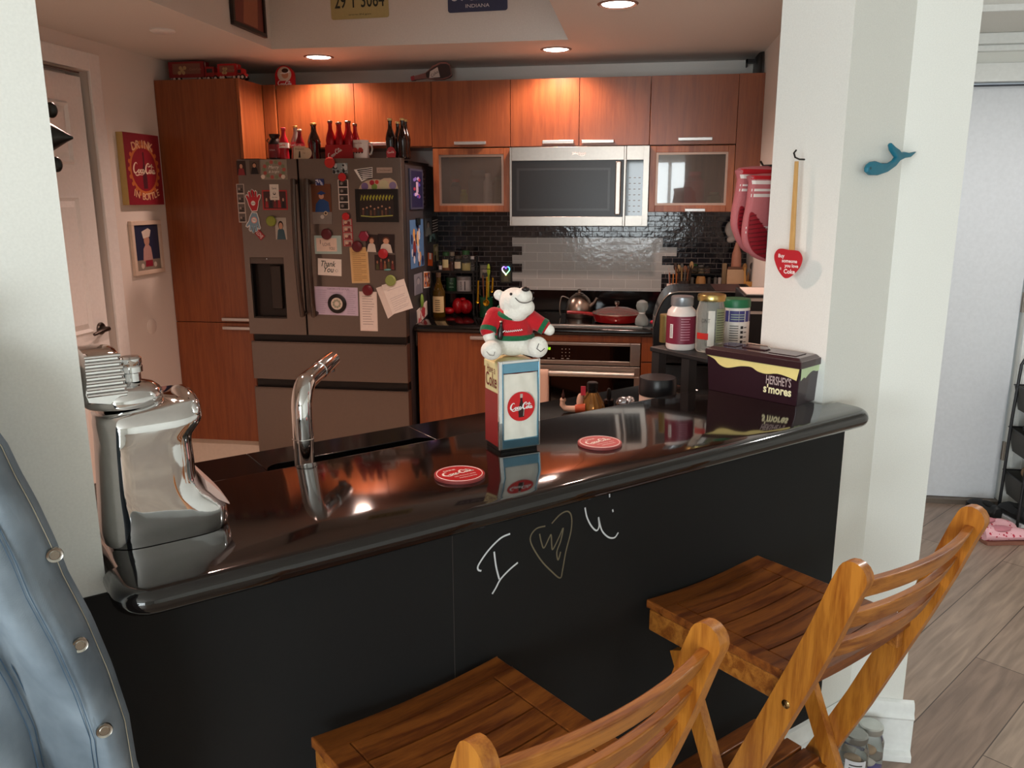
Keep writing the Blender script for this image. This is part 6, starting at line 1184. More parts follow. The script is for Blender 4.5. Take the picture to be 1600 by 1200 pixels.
# ================================================================ right corner of the worktop
YR = 4.82
def RX_(cx, y=YR): return at_y(980+cx/6, 430, y).x
def RZz(cy, y=YR): return at_y(1100, 360+cy/6, y).z
t = thing('pencil_tin', 'small red and white cola cup holding straws right of the white tiles', 'cup', (RX_(432, 4.6), 4.6, CZ)); h_ = RZz(505, 4.6)-CZ; mb = MB(); mb.lathe([(.03, 0), (.034, h_), (.031, h_), (.027, .01), (.001, .008)], C('#e2d4cc', .4), None, 24, caps=False); mb.disc((0, 0), .028, C('#e2d4cc', .4), None, .001); mb.disc((0, h_-.034), .03, C('#b81c24', .4), fr((0, -.0345, 0), X, Z)); script(mb, WHITE, fr((0, -.0348, h_-.034), X, Z), .045, bold=1.3); mesh('cup_body', mb, t)
for i, (dx, tx_, zz_, c) in enumerate(((-.012, -.02, 400, '#8a4a34'), (0, .0, 410, '#c98a4a'), (.012, .02, 405, '#b06a34'), (-.004, -.055, 355, '#b9b4b0'))):
    utensil('straw', ['brown straw at the left of the cola cup', 'orange straw in the middle of the cola cup', 'copper straw at the right of the cola cup', 'bent silver straw leaning left out of the cola cup'][i], RX_(432, 4.6)+dx*.6, RX_(432, 4.6)+dx+tx_*.4, CZ+.012, RZz(zz_, 4.6), 4.6+.004*i, C(c, .3, .5), .003, cat='straw')
def crock(label, cx, w_, cy, m, y=YR, n=6, seed=1, cols=('#7d5034', '#3a2c24', '#b09060', '#5a5a54')):
    x = RX_(cx, y); h_ = max(.08, RZz(cy, y)-CZ); t = thing('utensil_crock', label, 'crock', (x, y, CZ)); mb = MB(); mb.lathe([(w_*.9, 0), (w_, h_), (w_*.9, h_), (w_*.8, .01), (.001, .008)], m, None, 20, caps=False); mb.disc((0, 0), w_*.8, m, None, .001); mesh('crock_body', mb, t); r = random.Random(seed)
    for i in range(n):
        a = (i+.5)/n; utensil('cooking_utensil', '%s in the %s' % (['brown wooden spoon', 'black turner', 'pale wooden spatula', 'grey whisk handle', 'thin brown skewer', 'dark ladle handle'][i % 6], label.replace('utensil crock ', 'crock ')), x+(a-.5)*w_*.9, x+(a-.5)*w_*2.6, CZ+.013, RZz(330+r.uniform(-5, 60), y), y+(i % 3-1)*w_*.4, C(cols[i % len(cols)], .5), .005, lambda mb, x0, y_, z0, x1, z1: mb.ell((x1, y_, z1), (.012, .004, .022), C(cols[(i+1) % len(cols)], .5)))
crock('utensil crock full of dark tools right of the cola cup', 525, .042, 470, C('#3a302a', .4), n=6, seed=3)
t = thing('spice_shelf', 'low black wire shelf of jars in the right corner of the worktop', 'shelf', (RX_(735, 4.93), 4.93, CZ)); mb = MB(); a, b_ = RX_(590, 4.93), RX_(872, 4.93); zz_ = RZz(405, 4.93); mb.box((a, 4.88, zz_-.004), (b_, 4.99, zz_), BLK); mb.box((a, 4.876, zz_+.018), (b_, 4.88, zz_+.022), BLK)
for x in (a, b_-.006): mb.box((x, 4.876, CZ), (x+.006, 4.882, zz_+.022), BLK); mb.box((x, 4.984, CZ), (x+.006, 4.99, zz_), BLK)
mesh('shelf_frame', mb, t, world=True)
jar('spice_jar', 'jar with a wide dark green lid on the low wire shelf', RX_(615, 4.93), 4.93, zz_+.0005, .028, .055, '#6a5a3a', '#2f5a34', None, .6)
jar('spice_jar', 'small clear jar with a grey lid on the low wire shelf', RX_(690, 4.93), 4.93, zz_+.0005, .02, .05, '#9a8a6a', '#6a6a68', None, .6)
jar('spice_jar', 'small clear jar with a black lid right on the low wire shelf', RX_(745, 4.93), 4.93, zz_+.0005, .018, .045, '#7a5a4a', '#2a2a2a', None, .6)
mb = MB(); x = RX_(692, 4.8); h_ = RZz(432, 4.8)-CZ; mb.lathe([(.026, 0), (.028, .01), (.024, h_*.5), (.028, h_*.75), (.028, h_*.92), (.022, h_)], C('#a8804c', .45), T(x, 4.8, CZ), 20); torus(mb, (x, 4.8, CZ+h_*.7), .0285, .0285, .002, GOLD); single('pepper_mill', mb, 'round wooden mill with a gold ring behind the countertop oven', 'mill')
for i, (cx, c1, l1, lb) in enumerate(((612, '#2c2622', '#4a4a44', 'dark jar left of the wooden mill'), (770, '#8a7a5a', '#3a3a38', 'small pale jar right of the wooden mill'), (830, '#3a4a34', '#5a5a58', 'dark green jar further right of the wooden mill'), (870, '#7a3a34', '#aaa8a4', 'reddish jar left of the tan board'))):
    jar('pantry_jar', lb, RX_(cx, 4.8), 4.8, CZ, .0125, RZz(440, 4.8)-CZ, c1, l1, None, .7, 'jars behind the countertop oven')
mb = MB(); a, b_ = RX_(885, 4.88), RX_(932, 4.88); mb.box((a, 4.87, CZ), (b_, 4.89, RZz(305, 4.88)), C('#9a8464', .5)); single('chopping_board', mb, 'narrow tan board standing in the right corner', 'board', bevel=.006)
mb = MB(); a, b_ = RX_(935, 4.75), RX_(1122, 4.75); zt = RZz(362, 4.75); mb.box((a, 4.74, CZ), (b_, 4.76, zt), C('#c9ab88', .5)); mb.box((a+.004, 4.74, zt), (b_-.004, 4.758, zt+.014), C('#6a4a38', .5)); single('chopping_board', mb, 'square pale chopping board leaning upright in the right corner', 'board', bevel=.003)
mb = MB(); x = RX_(1015, 4.86); z0_, z1_ = CZ, RZz(110, 4.86); mb.lathe([(.03, 0), (.02, .02), (.012, .1), (.018, (z1_-z0_)*.45), (.030, (z1_-z0_)*.62), (.026, (z1_-z0_)*.85), (.008, z1_-z0_)], C('#c98f78', .5), T(x, 4.86, CZ), 16); single('pink_spoon_rest', mb, 'tall pinkish paddle-shaped utensil standing behind the pale board', 'utensil')
crock('utensil crock with gold-brown tools at the right wall', 1150, .032, 470, C('#b98a4a', .4), 4.72, 4, 8, ('#c99a54', '#8a6434', '#6a6a68', '#3a3430'))
mb = MB(); p = at_y(1141, 358, 4.9); mb.ell((0, 0, 0), (.028, .02, .045), C('#cfc8c0', .5), T(p.x, 4.9, p.z)); mb.ell((-.018, 0, -.05), (.032, .016, .022), C('#cfc8c0', .5), T(p.x, 4.9, p.z) @ RY(-.6)); mb.ell((.012, 0, .05), (.016, .012, .022), C('#bdb5ac', .5), T(p.x, 4.9, p.z)); mb.box((-.006, -.004, -.05), (.006, .11, .04), C('#9a9088', .5), T(p.x, 4.9, p.z)); single('ceramic_hanger', mb, 'white ceramic bird-like ornament fixed to the tiles by the right corner', 'ornament')
# wall things on the right kitchen wall
p = at_x(1187, 112, .6); ph = (at_x(1187, 62, .6).z-at_x(1187, 165, .6).z)/2; t = thing('round_wall_tray', 'round dark metal plate with bracket arms on the right kitchen wall', 'wall decoration', (.6, p.y, p.z-ph)); mb = MB(); M = fr((-.001, 0, ph), -Y, Z); mb.lathe([(ph, 0), (ph, .01), (ph*.9, .022), (ph*.3, .026)], C('#3f3835', .4, .5), M, 36); mesh('plate', mb, t)
for dz in (.3, -.45): mb = MB(); mb.box((-.075, -.02, ph+ph*dz-.01), (-.025, .02, ph+ph*dz+.01), C('#2a2523', .4, .5)); mb.box((-.075, -.02, ph+ph*dz-.03), (-.068, .02, ph+ph*dz+.01), C('#2a2523', .4, .5)); mesh('bracket', mb, t)
mb = MB(); pa_, pb2 = at_x(1186, 168, .594), at_x(1181, 268, .594); w2 = .06; mb.prism([(-w2, -.42), (w2, -.42), (w2, -.12), (w2*.55, 0), (w2*.2, .02), (-w2*.2, .02), (-w2*.55, 0), (-w2, -.12)], 0, .02, BAMBOO, fr((.598, pa_.y, pa_.z), -Y, Z)); single('wooden_paddle', mb, 'long pale wooden board hanging on the right kitchen wall above the mitts', 'board', bevel=.002)
# ================================================================ hanging things around the opening
HM = C('#33302d', .35, .8, name='dark_iron')
# heart fan on the jamb
sw = 1.765; hp_ = 1.734
def JP(u, v, s=hp_): p = at_s(u, v, s); return (-(p.dot(N)), p.z)
c = JP(1232, 412); t_ = thing('heart_fan', 'red heart-shaped hand fan with white lettering hanging by its wooden stick on the jamb', 'hand fan', tuple(B(hp_, -c[0], c[1]))); M = fr((0, 0, 0), -N, Z); 
w_ = JP(1254, 410)[0]-JP(1210, 410)[0]; h_ = JP(1232, 391)[1]-JP(1232, 437)[1]
ho = [(-.5, .16), (-.49, .32), (-.38, .47), (-.22, .5), (0, .47), (.22, .47), (.38, .43), (.49, .26), (.49, .08), (.42, -.12), (.28, -.3), (.1, -.46), (-.04, -.5), (-.16, -.44), (-.33, -.24), (-.45, 0)]
ho = crom([(a*w_, b*h_) for a, b in ho], 4, True)
mb = MB(); mb.prism(inset(ho, -.0012), 0, .0025, C('#e3a29c', .5), M); mb.prism(ho, .0025, .0032, C('#b8202c', .4), M); fb = mesh('heart_panel', mb, t_)
mb = MB(); k = C('#f2e6e2', .5)
for s_, x, y, ww in (('Buy', -.24, .24, .22), ('someone', .06, .08, .54), ('you love', .14, -.08, .48), ('Coke', .08, -.26, .40)): mb.text(s_, k, M @ T(x*w_, y*h_, 0), w=ww*w_, z=.0036, bold=.025)
mb.text('a', k, M @ T(-.24*w_, -.18*h_, 0), w=.06*w_, z=.0036); mesh('lettering', mb, fb)
a = JP(1244, 252); b_ = JP(1236, 400); mb = MB(); aa = (a[0]-c[0], a[1]-c[1]); bb_ = (b_[0]-c[0], b_[1]-c[1]); ww = .0075
mb.prism([(bb_[0]-ww, bb_[1]), (bb_[0]+ww, bb_[1]), (aa[0]+ww*.6, aa[1]), (aa[0]-ww*.6, aa[1])], -.004, .0, BAMBOO, M); mesh('stick', mb, t_, bevel=.001)
a = JP(1243, 250, 1.73); mb = MB(); o0 = B(sw-.001, -a[0], a[1]+.002); mb.tube([tuple(o0), tuple(o0-E*.02), tuple(o0-E*.036+Z*.004), tuple(o0-E*.042+Z*.014), tuple(o0-E*.034+Z*.021)], .0022, HM, seg=8); single('wall_hook', mb, 'small dark screw hook holding the heart fan on the jamb', 'hook')
# whale hook
def WP(u, v, t=1.178): p = at_t(u, v, t); return (p.dot(E), p.z)
wpx = [(610,1050),(611,1075),(632,1095),(680,1096),(740,1076),(790,1040),(818,1005),(852,988),(885,983),(917,948),(880,956),(845,948),(825,952),(815,935),(790,918),(765,893),(757,905),(765,942),(792,983),(780,1000),(750,1018),(705,1020),(665,1006),(640,1011),(620,1027)]
mb = MB(); ps = [WP(1200+x/4, y/4) for x, y in wpx]; Mw = fr(B(0, 1.178), E, Z); slab(mb, ps, -.006, .006, C('#1d6f86', .45, name='teal_paint'), r=.0035, M=Mw)
tw_ = thing('whale_hook', 'teal wooden whale with raised tail hung on the grey face of the right pier', 'wall decoration', tuple(B(WP(1200+750/4, 1050/4)[0], 1.178, WP(1387, 274)[1]))); mesh('whale_body', mb, tw_, world=True)
mb = MB(); x, z = WP(1200+626/4, 1052/4); mb.disc((x, z), .0035, C('#0f3f4c', .4), Mw, .0066, 12); mesh('eye', mb, tw_, world=True)
mb = MB(); x, z = WP(1200+722/4, 1022/4); mb.box((x-.012, z-.004, -.02), (x+.014, z+.001, .004), C('#4a3c3c', .4), Mw); mesh('back_bracket', mb, tw_, world=True)
# oven mitts on the kitchen side of the pier
def mitt(label, px, t0, off, stripes):
    t = thing('oven_mitt', label, 'oven mitt', tuple(B(1.8, t0, 1.4)), 0, 'oven mitts hanging on the pier'); P_ = lambda q: (lambda p: (p.dot(E), p.z))(at_t(q[0], q[1], t0))
    ps = crom([P_(q) for q in px], 3, True); M = fr(B(0, t0), E, Z); mb = MB(); slab(mb, ps, -.012, .012, C('#b8686b', .9, bump=.5, bscale=400), r=.010, M=M, k=8); b_ = mesh('mitt_body', mb, t, world=True)
    def band(v0, v1, m, z=.0126):
        mb = MB(); top = [p for p in ps]; za, zb = P_((px[0][0], v0))[1], P_((px[0][0], v1))[1]
        def xr(z_):
            xs = []
            for i in range(len(ps)):
                (x0, y0), (x1, y1) = ps[i], ps[(i+1) % len(ps)]
                if (y0-z_)*(y1-z_) < 0: xs.append(x0+(x1-x0)*(z_-y0)/(y1-y0))
            return (min(xs), max(xs)) if len(xs) > 1 else None
        A, Bx = xr(za), xr(zb)
        if A and Bx: mb.add([(Bx[0]+.001, zb, z-.006), (Bx[0]+.008, zb, z), (Bx[1]-.008, zb, z), (Bx[1]-.001, zb, z-.006), (A[0]+.001, za, z-.006), (A[0]+.008, za, z), (A[1]-.008, za, z), (A[1]-.001, za, z-.006)], [(0, 1, 5, 4), (1, 2, 6, 5), (2, 3, 7, 6)], m, M)
        return mb
    for (v0, v1, m) in stripes: mesh('stripe', band(v0, v1, m), b_, world=True)
    return t, P_, M, b_
WHT = C('#e3d6d0', .9); RDM = C('#b3121e', .85); SIL = C('#8f1624', .55, bump=.3, bscale=90)
m2p = [(1173,273),(1172,285),(1168,318),(1163,345),(1161,366),(1163,382),(1170,395),(1182,404),(1200,409),(1225,405),(1240,392),(1248,366),(1246,330),(1240,300),(1238,273)]
m1p = [(1156,262),(1154,280),(1150,306),(1145,330),(1144,352),(1148,366),(1154,380),(1164,393),(1180,398),(1200,395),(1222,380),(1230,350),(1230,320),(1224,290),(1222,262)]
st1 = [(264, 272, RDM), (273, 279, WHT), (288, 291, WHT), (295, 299, WHT)]; st2 = [(274.5, 280, RDM), (282, 288, WHT), (295, 299, WHT), (303, 308, WHT), (354, 357, WHT), (361, 364, WHT)]
ta, Pa, Ma, ba = mitt('red striped oven mitt hanging behind, further left of the two', m1p, 1.475, 0, st1)
tb_, Pb, Mb, bb_2 = mitt('red striped oven mitt hanging in front, nearer the pier edge', m2p, 1.445, 0, st2)
def ridges(P_, M, par, pts):
    mb = MB(); ps = crom([P_(q) for q in pts], 3, True); mb.prism(ps, .0125, .0145, SIL, M)
    zs = [p[1] for p in ps]; n = 12
    for i in range(1, n):
        z_ = min(zs)+(max(zs)-min(zs))*i/n; xs = []
        for j in range(len(ps)):
            (x0, y0), (x1, y1) = ps[j], ps[(j+1) % len(ps)]
            if (y0-z_)*(y1-z_) < 0: xs.append(x0+(x1-x0)*(z_-y0)/(y1-y0))
        if len(xs) > 1 and max(xs)-min(xs) > .006: mb.tube([M @ Vector((min(xs)+.002, z_, .015)), M @ Vector((max(xs)-.002, z_+.003, .015))], .0018, C('#6d0f1b', .5), seg=6)
    mesh('silicone_grip', mb, par, world=True)
ridges(Pb, Mb, bb_2, [(1165,335),(1163,352),(1162,368),(1165,382),(1173,395),(1190,404),(1204,406),(1205,375),(1195,365),(1180,345),(1170,332)])
ridges(Pa, Ma, ba, [(1151,322),(1147,340),(1147,356),(1153,374),(1160,386),(1170,390),(1170,355),(1160,330)])
mb = MB(); o0 = B(1.845, 1.402, Pb((1205, 258))[1]); mb.tube([tuple(o0), tuple(o0+N*.09), tuple(o0+N*.10+Z*.012)], .003, HM, seg=8); mb.tube([tuple(o0+N*.044-Z*.0), tuple(o0+N*.046-Z*.02)], .002, RDM, seg=6); single('wall_hook', mb, 'dark hook behind the right pier carrying the two oven mitts', 'hook')
# dark conical wall lamp behind the left pier
tl = thing('wall_lamp', 'dark metal cone-shaped wall ornament peeking out behind the left wall edge', 'wall lamp', tuple(B(.02, 1.43, 1.65))); P_ = lambda u, v: (lambda p: B(p.dot(E), 1.50, p.z))(at_t(u, v, 1.50))
tip = P_(114, 222); c0 = P_(82, 214); a0 = P_(82, 186); M = fr(c0, E, Z)
Hh = (tip-c0).length; R0 = (a0-c0).z
mb = MB(); mb.lathe([(R0*1.0, -Hh*.9), (R0*.95, -Hh*.5), (R0*.75, 0), (R0*.25, Hh*.7), (.002, Hh)], HM, T(*c0) @ RZ(AB) @ RY(PI/2) @ RX(0), 24); mesh('cone_shade', mb, tl, world=True)
mb = MB(); 
for q in ((80, 172), (88, 257)): p = P_(*q); mb.ell(tuple(p), (.009, .009, .012), HM)
mb.box(tuple(P_(60, 172)+Vector((-.01, -.02, 0))), tuple(P_(60, 258)+Vector((.0, 0, 0))), HM); mb.tube([tuple(P_(60, 172)), tuple(P_(80, 172))], .005, HM, seg=8); mb.tube([tuple(P_(60, 257)), tuple(P_(88, 257))], .005, HM, seg=8)
pw_ = P_(60, 215); mb.tube([tuple(pw_), tuple(pw_-N*.1)], .008, HM, seg=8); mesh('wall_bracket', mb, tl, world=True)
# signs on the kitchen left wall
def lpx(u, v): p = at_x(u, v, LX); return p
a, b_ = lpx(180, 207), lpx(233, 211); c_, d_ = lpx(195, 321), lpx(247, 319); SWd = (b_.y-a.y+.03); zT, zB = (a.z+b_.z)/2, (c_.z+d_.z)/2; yc = (a.y+b_.y)/2+.01
t = thing('wall_sign', 'tall red DRINK IN BOTTLE canvas sign on the left kitchen wall', 'sign', (LX+.001, yc, zB)); hh = zT-zB; hw = SWd/2-.005; M = fr((.038, 0, 0), Y, Z)
mb = MB(); mb.box((0, -hw, 0), (.0375, hw, hh), C('#c2a868', .6)); cv = mesh('canvas_edge', mb, t, bevel=.001)
mb = MB(); mb.rect(-hw, 0, hw, hh, C('#86192a', .5), M, .0); CRT = C('#dcb08a', .5); OR = C('#c06a34', .5)
cy = hh*.5; R_ = hw*.62; n_ = 22
mb.disc((0, cy), R_*1.28, OR, M, .0004, 40)
for i in range(n_): a_ = 2*PI*i/n_; mb.disc((R_*1.32*math.cos(a_), cy+R_*1.32*1.06*math.sin(a_)), R_*.12, OR, M, .0005, 8)
mb.disc((0, cy), R_*1.14, C('#8c1626', .5), M, .0008, 36); mb.poly([(-.018, cy-R_*1.0), (.018, cy-R_*1.0), (.02, cy-R_*.5), (.014, cy), (.006, cy+R_*.3), (.006, cy+R_*.9), (-.006, cy+R_*.9), (-.006, cy+R_*.3), (-.014, cy), (-.02, cy-R_*.5)], C('#4a1420', .5), M, .001); mesh('printed_front', mb, cv)
mb = MB(); script(mb, C('#e8d0b8', .5), M @ T(0, cy, 0), hw*1.25, z=.0016, bold=1.2); mesh('script_lettering', mb, cv); mb = MB()
for i, ch in enumerate('DRINK'): k_ = (i-2)/2; mb.text(ch, CRT, M @ T(k_*hw*.48, hh*.855-.012*k_*k_, 0) @ RZ(-k_*.22), h=.042, z=.0014, bold=.02)
mesh('upper_lettering', mb, cv); mb = MB()
for i, ch in enumerate('IN BOTTLE'):
    if ch != ' ': k_ = (i-4)/4; mb.text(ch, CRT, M @ T(k_*hw*.66, hh*.115+.022*k_*k_, 0) @ RZ(k_*.3), h=.036, z=.0014, bold=.02)
mesh('lower_lettering', mb, cv)
a, b_ = lpx(199, 346), lpx(246, 346); c_, d_ = lpx(208, 430), lpx(251, 426); zT, zB = a.z, (c_.z+d_.z)/2; hw = (b_.y-a.y)/2; hh = zT-zB
t = thing('framed_picture', 'small white-framed picture of a child in a chef hat below the red sign', 'picture', (LX+.001, (a.y+b_.y)/2, zB)); mb = MB(); f_ = .022
for (p, q) in (((-hw, 0), (hw, f_)), ((-hw, hh-f_), (hw, hh)), ((-hw, f_), (-hw+f_, hh-f_)), ((hw-f_, f_), (hw, hh-f_))): mb.box((0, p[0], p[1]), (.02, q[0], q[1]), C('#d8c6b4', .5))
mesh('frame', mb, t, bevel=.002); mb = MB(); M = fr((.009, 0, 0), Y, Z); mb.rect(-hw+f_, f_, hw-f_, hh-f_, C('#27304e', .4), M); mb.rect(-hw+f_, f_, hw-f_, hh*.27, C('#8a8276', .5), M, .0003)
mb.poly([(-.045, hh*.25), (.045, hh*.25), (.035, hh*.5), (.012, hh*.56), (-.012, hh*.56), (-.035, hh*.48)], C('#b8908a', .5), M, .0006); mb.disc((0, hh*.63), .026, C('#b88a78', .5), M, .001, ry=.028); mb.poly([(-.03, hh*.67), (.03, hh*.7), (.045, hh*.82), (.02, hh*.86), (-.04, hh*.8)], C('#d8ccc0', .5), M, .0012); mb.poly([(-.03, hh*.14), (.04, hh*.14), (.04, hh*.26), (-.025, hh*.26)], C('#8a2034', .5), M, .0012); mb.disc((-.055, hh*.16), .014, C('#c9c0b4', .5), M, .0008); mb.disc((.062, hh*.17), .014, C('#c9c0b4', .5), M, .0008); mesh('print', mb, t)
# ================================================================ stools
def stool_proto(label):
    # local: x along the bar, y away from the viewer (towards the bar), origin on the floor below the seat centre
    t = thing('folding_bar_stool', label, 'bar stool', (0, 0, 0), 0, 'folding wooden bar stools at the bar'); SW_, SD = .385, .385; y1 = .195; y0 = y1-SD; zs = .745; dip = .010
    def zt(x, y): return zs - dip*max(0, 1-(x/(SW_/2-.03))**2)*(1 if abs(x) < SW_/2-.03 else 0)
    fw = .045
    mb = MB(); ps = rrect(-SW_/2, y0, SW_/2, y1, .022, 5); 
    # frame as a ring
    o = ps; i_ = [(-SW_/2+fw, y0+fw), (SW_/2-fw, y0+fw), (SW_/2-fw, y1-fw), (-SW_/2+fw, y1-fw)]
    segs = [[(-SW_/2, y1-.02)]+[(-SW_/2+.006, y1-.006), (-SW_/2+.02, y1), (SW_/2-.02, y1), (SW_/2-.006, y1-.006), (SW_/2, y1-.02), (SW_/2, y1-fw), (-SW_/2, y1-fw)]]
    def curved(mb, xa, xb, ya, yb, m, n=12, th=.020):
        top, bot = [], []
        for i in range(n+1):
            x = xa+(xb-xa)*i/n; z = zs-dip*(1-min(1, abs(x)/(SW_/2))**2); top.append((x, z)); bot.append((x, z-th))
        mb.prism(top+bot[::-1], -yb, -ya, m, Matrix(((1, 0, 0, 0), (0, 0, -1, 0), (0, 1, 0, 0), (0, 0, 0, 1))))
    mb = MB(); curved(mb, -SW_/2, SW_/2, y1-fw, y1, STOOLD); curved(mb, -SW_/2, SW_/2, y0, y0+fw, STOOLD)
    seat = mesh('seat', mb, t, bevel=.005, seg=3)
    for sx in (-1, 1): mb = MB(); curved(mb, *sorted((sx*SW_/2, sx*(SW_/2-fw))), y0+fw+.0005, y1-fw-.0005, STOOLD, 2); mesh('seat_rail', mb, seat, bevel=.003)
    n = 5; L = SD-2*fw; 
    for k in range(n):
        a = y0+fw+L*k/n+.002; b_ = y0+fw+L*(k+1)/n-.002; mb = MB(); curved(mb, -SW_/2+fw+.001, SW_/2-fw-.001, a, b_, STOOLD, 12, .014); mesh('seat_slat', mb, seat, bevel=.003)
    for sx in (-1, 1):
        mb = MB(); x0 = sx*(SW_/2-.024); x1 = sx*(SW_/2-.002); mb.box((min(x0, x1), y0+.01, zs-.070), (max(x0, x1), y1-.006, zs-.021), STOOL); mesh('seat_apron', mb, t, bevel=.003)
    # back posts running down to the front feet
    path = [(-.280, .990), (-.268, .96), (-.238, .87), (-.200, .77), (-.160, .67), (-.092, .5), (-.032, .365), (.022, .245), (.13, .0)]
    for sx in (-1, 1):
        x = sx*.2045; wd = .022; f = []; b_ = []
        for i, (y, z) in enumerate(path):
            p = path[max(i-1, 0)]; q = path[min(i+1, len(path)-1)]; d = Vector((q[0]-p[0], q[1]-p[1])).normalized(); nn = Vector((d.y, -d.x)); h = .0265
            f.append((y+nn.x*h, z+nn.y*h)); b_.append((y-nn.x*h, z-nn.y*h))
        d0_ = Vector((path[1][0]-path[0][0], path[1][1]-path[0][1])).normalized(); n0_ = Vector((d0_.y, -d0_.x)); c0_ = Vector(path[0])
        top = [tuple(c0_ + n0_*(.0265*math.cos(a)) - d0_*(.0265*math.sin(a))) for a in [k*PI/8 for k in range(1, 8)]]
        f[-1] = (f[-1][0], .0); b_[-1] = (b_[-1][0], 0.0)
        poly = f[::-1]+top+b_
        mb = MB(); mb.prism(poly, min(x-wd/2, x+wd/2), max(x-wd/2, x+wd/2), STOOLV, Matrix(((0, 0, 1, 0), (1, 0, 0, 0), (0, 1, 0, 0), (0, 0, 0, 1)))); pst = mesh('back_post', mb, t, bevel=.007, seg=3)
        for (y, z) in ((-.178, .70), (-.032, .365)): mb = MB(); mb.lathe([(.0085, 0), (.0085, .0015), (.005, .0035)], C('#a8895a', .25, 1), T(x+sx*wd/2, y, z) @ RY(sx*PI/2), 14); mesh('bolt', mb, pst)
        # rear leg
        x2 = sx*.181; rp = [(.105, .665), (-.045, .365), (-.2, .0)]; w2 = .021
        mb = MB(); d = (Vector(rp[2])-Vector(rp[0])).normalized(); nn = Vector((-d.y, d.x)); q = [Vector(rp[0])+nn*w2, Vector(rp[0])-nn*w2, Vector(rp[2])-nn*w2, Vector(rp[2])+nn*w2]; q = [tuple(v) for v in q]; q[2] = (q[2][0], 0); q[3] = (q[3][0], 0)
        mb.prism(q, min(x2-.011, x2+.011), max(x2-.011, x2+.011), STOOLV, Matrix(((0, 0, 1, 0), (1, 0, 0, 0), (0, 1, 0, 0), (0, 0, 0, 1)))); lg = mesh('rear_leg', mb, t, bevel=.004)
        mb = MB(); mb.lathe([(.0085, 0), (.0085, .0015), (.005, .0035)], C('#a8895a', .25, 1), T(x2-sx*.011, -.095, .249) @ RY(-sx*PI/2), 14); mesh('bolt', mb, lg)
    # curved back slats
    for k, (y, z) in enumerate(((-.272, .958), (-.248, .888), (-.223, .820))):
        mb = MB(); n_ = 14; rings = []
        dy, dz = -.38, .92
        for i in range(n_+1):
            x = -.197+.394*i/n_; bow = -.028*(1-(x/.197)**2); hh = .022; th = .009; cyy = y+bow
            rings.append([(x, cyy-th-hh*dy*-1*.0+dy*-hh, z-hh*dz), (x, cyy+th+dy*-hh, z-hh*dz), (x, cyy+th+dy*hh, z+hh*dz), (x, cyy-th+dy*hh, z+hh*dz)])
        mb.loft(rings, STOOL, None, False); mesh('back_slat', mb, t, bevel=.004, seg=3)
    # footrest shelf
    for k in range(4): mb = MB(); a = -.03+k*.047; mb.box((-.168, a, .312), (.168, a+.042, .326), STOOLD); mesh('footrest_slat', mb, t, bevel=.003)
    for sx in (-1, 1): mb = MB(); mb.box((min(sx*.15, sx*.172), -.05, .285), (max(sx*.15, sx*.172), .155, .3115), STOOL); mesh('footrest_rail', mb, t, bevel=.003)
    # brass folding catch
    mb = MB(); mb.box((.1935, -.14, .70), (.217, -.128, .706), C('#a88a3a', .25, 1)); mb.tube([(.217, -.175, .69), (.221, -.15, .697), (.219, -.125, .703)], .004, C('#a88a3a', .25, 1), seg=8); mesh('brass_catch', mb, t, bevel=.001)
    return t
sA = stool_proto('folding wooden bar stool on the right, its full backrest in view')
rA = math.radians(-3.5)
def place(o, s, t, ang):
    p = B(s, t, .0005); o.matrix_world = T(*p) @ RZ(AB+ang); 
place(sA, 1.368, .997, math.radians(2.2))
sB = copy_tree(sA, (0, 0, 0), 0, 'folding wooden bar stool on the left, only its seat and top slats in view'); place(sB, .600, .973, math.radians(4.5))
# ================================================================ denim jacket
DEN = None
def denim():
    m, nt, b = newmat('washed_denim'); n = nt.nodes; L = nt.links.new; tc = n.new('ShaderNodeTexCoord')
    a = n.new('ShaderNodeTexNoise'); a.inputs['Scale'].default_value = 9; a.inputs['Detail'].default_value = 4; L(tc.outputs['Object'], a.inputs[0])
    r = n.new('ShaderNodeValToRGB'); r.color_ramp.elements[0].position = .3; r.color_ramp.elements[1].position = .72; r.color_ramp.elements[0].color = lin('#5c6873'); r.color_ramp.elements[1].color = lin('#8b98a3'); L(a.outputs[0], r.inputs[0])
    wv = n.new('ShaderNodeTexWave'); wv.inputs['Scale'].default_value = 260; wv.inputs['Distortion'].default_value = 2; mp = n.new('ShaderNodeMapping'); mp.inputs['Rotation'].default_value = (0, .7, .7); L(tc.outputs['Object'], mp.inputs[0]); L(mp.outputs[0], wv.inputs[0])
    L(r.outputs[0], b.inputs['Base Color']); b.inputs['Roughness'].default_value = .9; bp = n.new('ShaderNodeBump'); bp.inputs['Strength'].default_value = .15; bp.inputs['Distance'].default_value = .0006; L(wv.outputs[0], bp.inputs['Height']); L(bp.outputs[0], b.inputs['Normal']); return m
DEN = denim(); TJ = 1.02
def JQ(u, v, t=TJ): p = at_t(u, v, t); return (p.dot(E), p.z)
edge = [JQ(u, v) for u, v in ((0,688),(12,702),(35,752),(62,800),(92,862),(112,912),(150,985),(180,1055),(205,1130),(216,1200))]
edge = [(-.04, 1.47), (.0, 1.41)] + edge
lx, lz = edge[-1]; edge += [(lx+.012, lz-.08), (lx+.015, lz-.2), (lx+.01, lz-.32)]
edge = [e for e in edge]
def srt(z_):
    for (s0, z0), (s1, z1) in zip(edge[:-1], edge[1:]):
        if z0 >= z_ >= z1 and z0 > z1: return s0+(s1-s0)*(z0-z_)/(z0-z1)
    return edge[-1][0]
zt_, zb_ = 1.47, edge[-1][1]; NR, NC = 70, 70
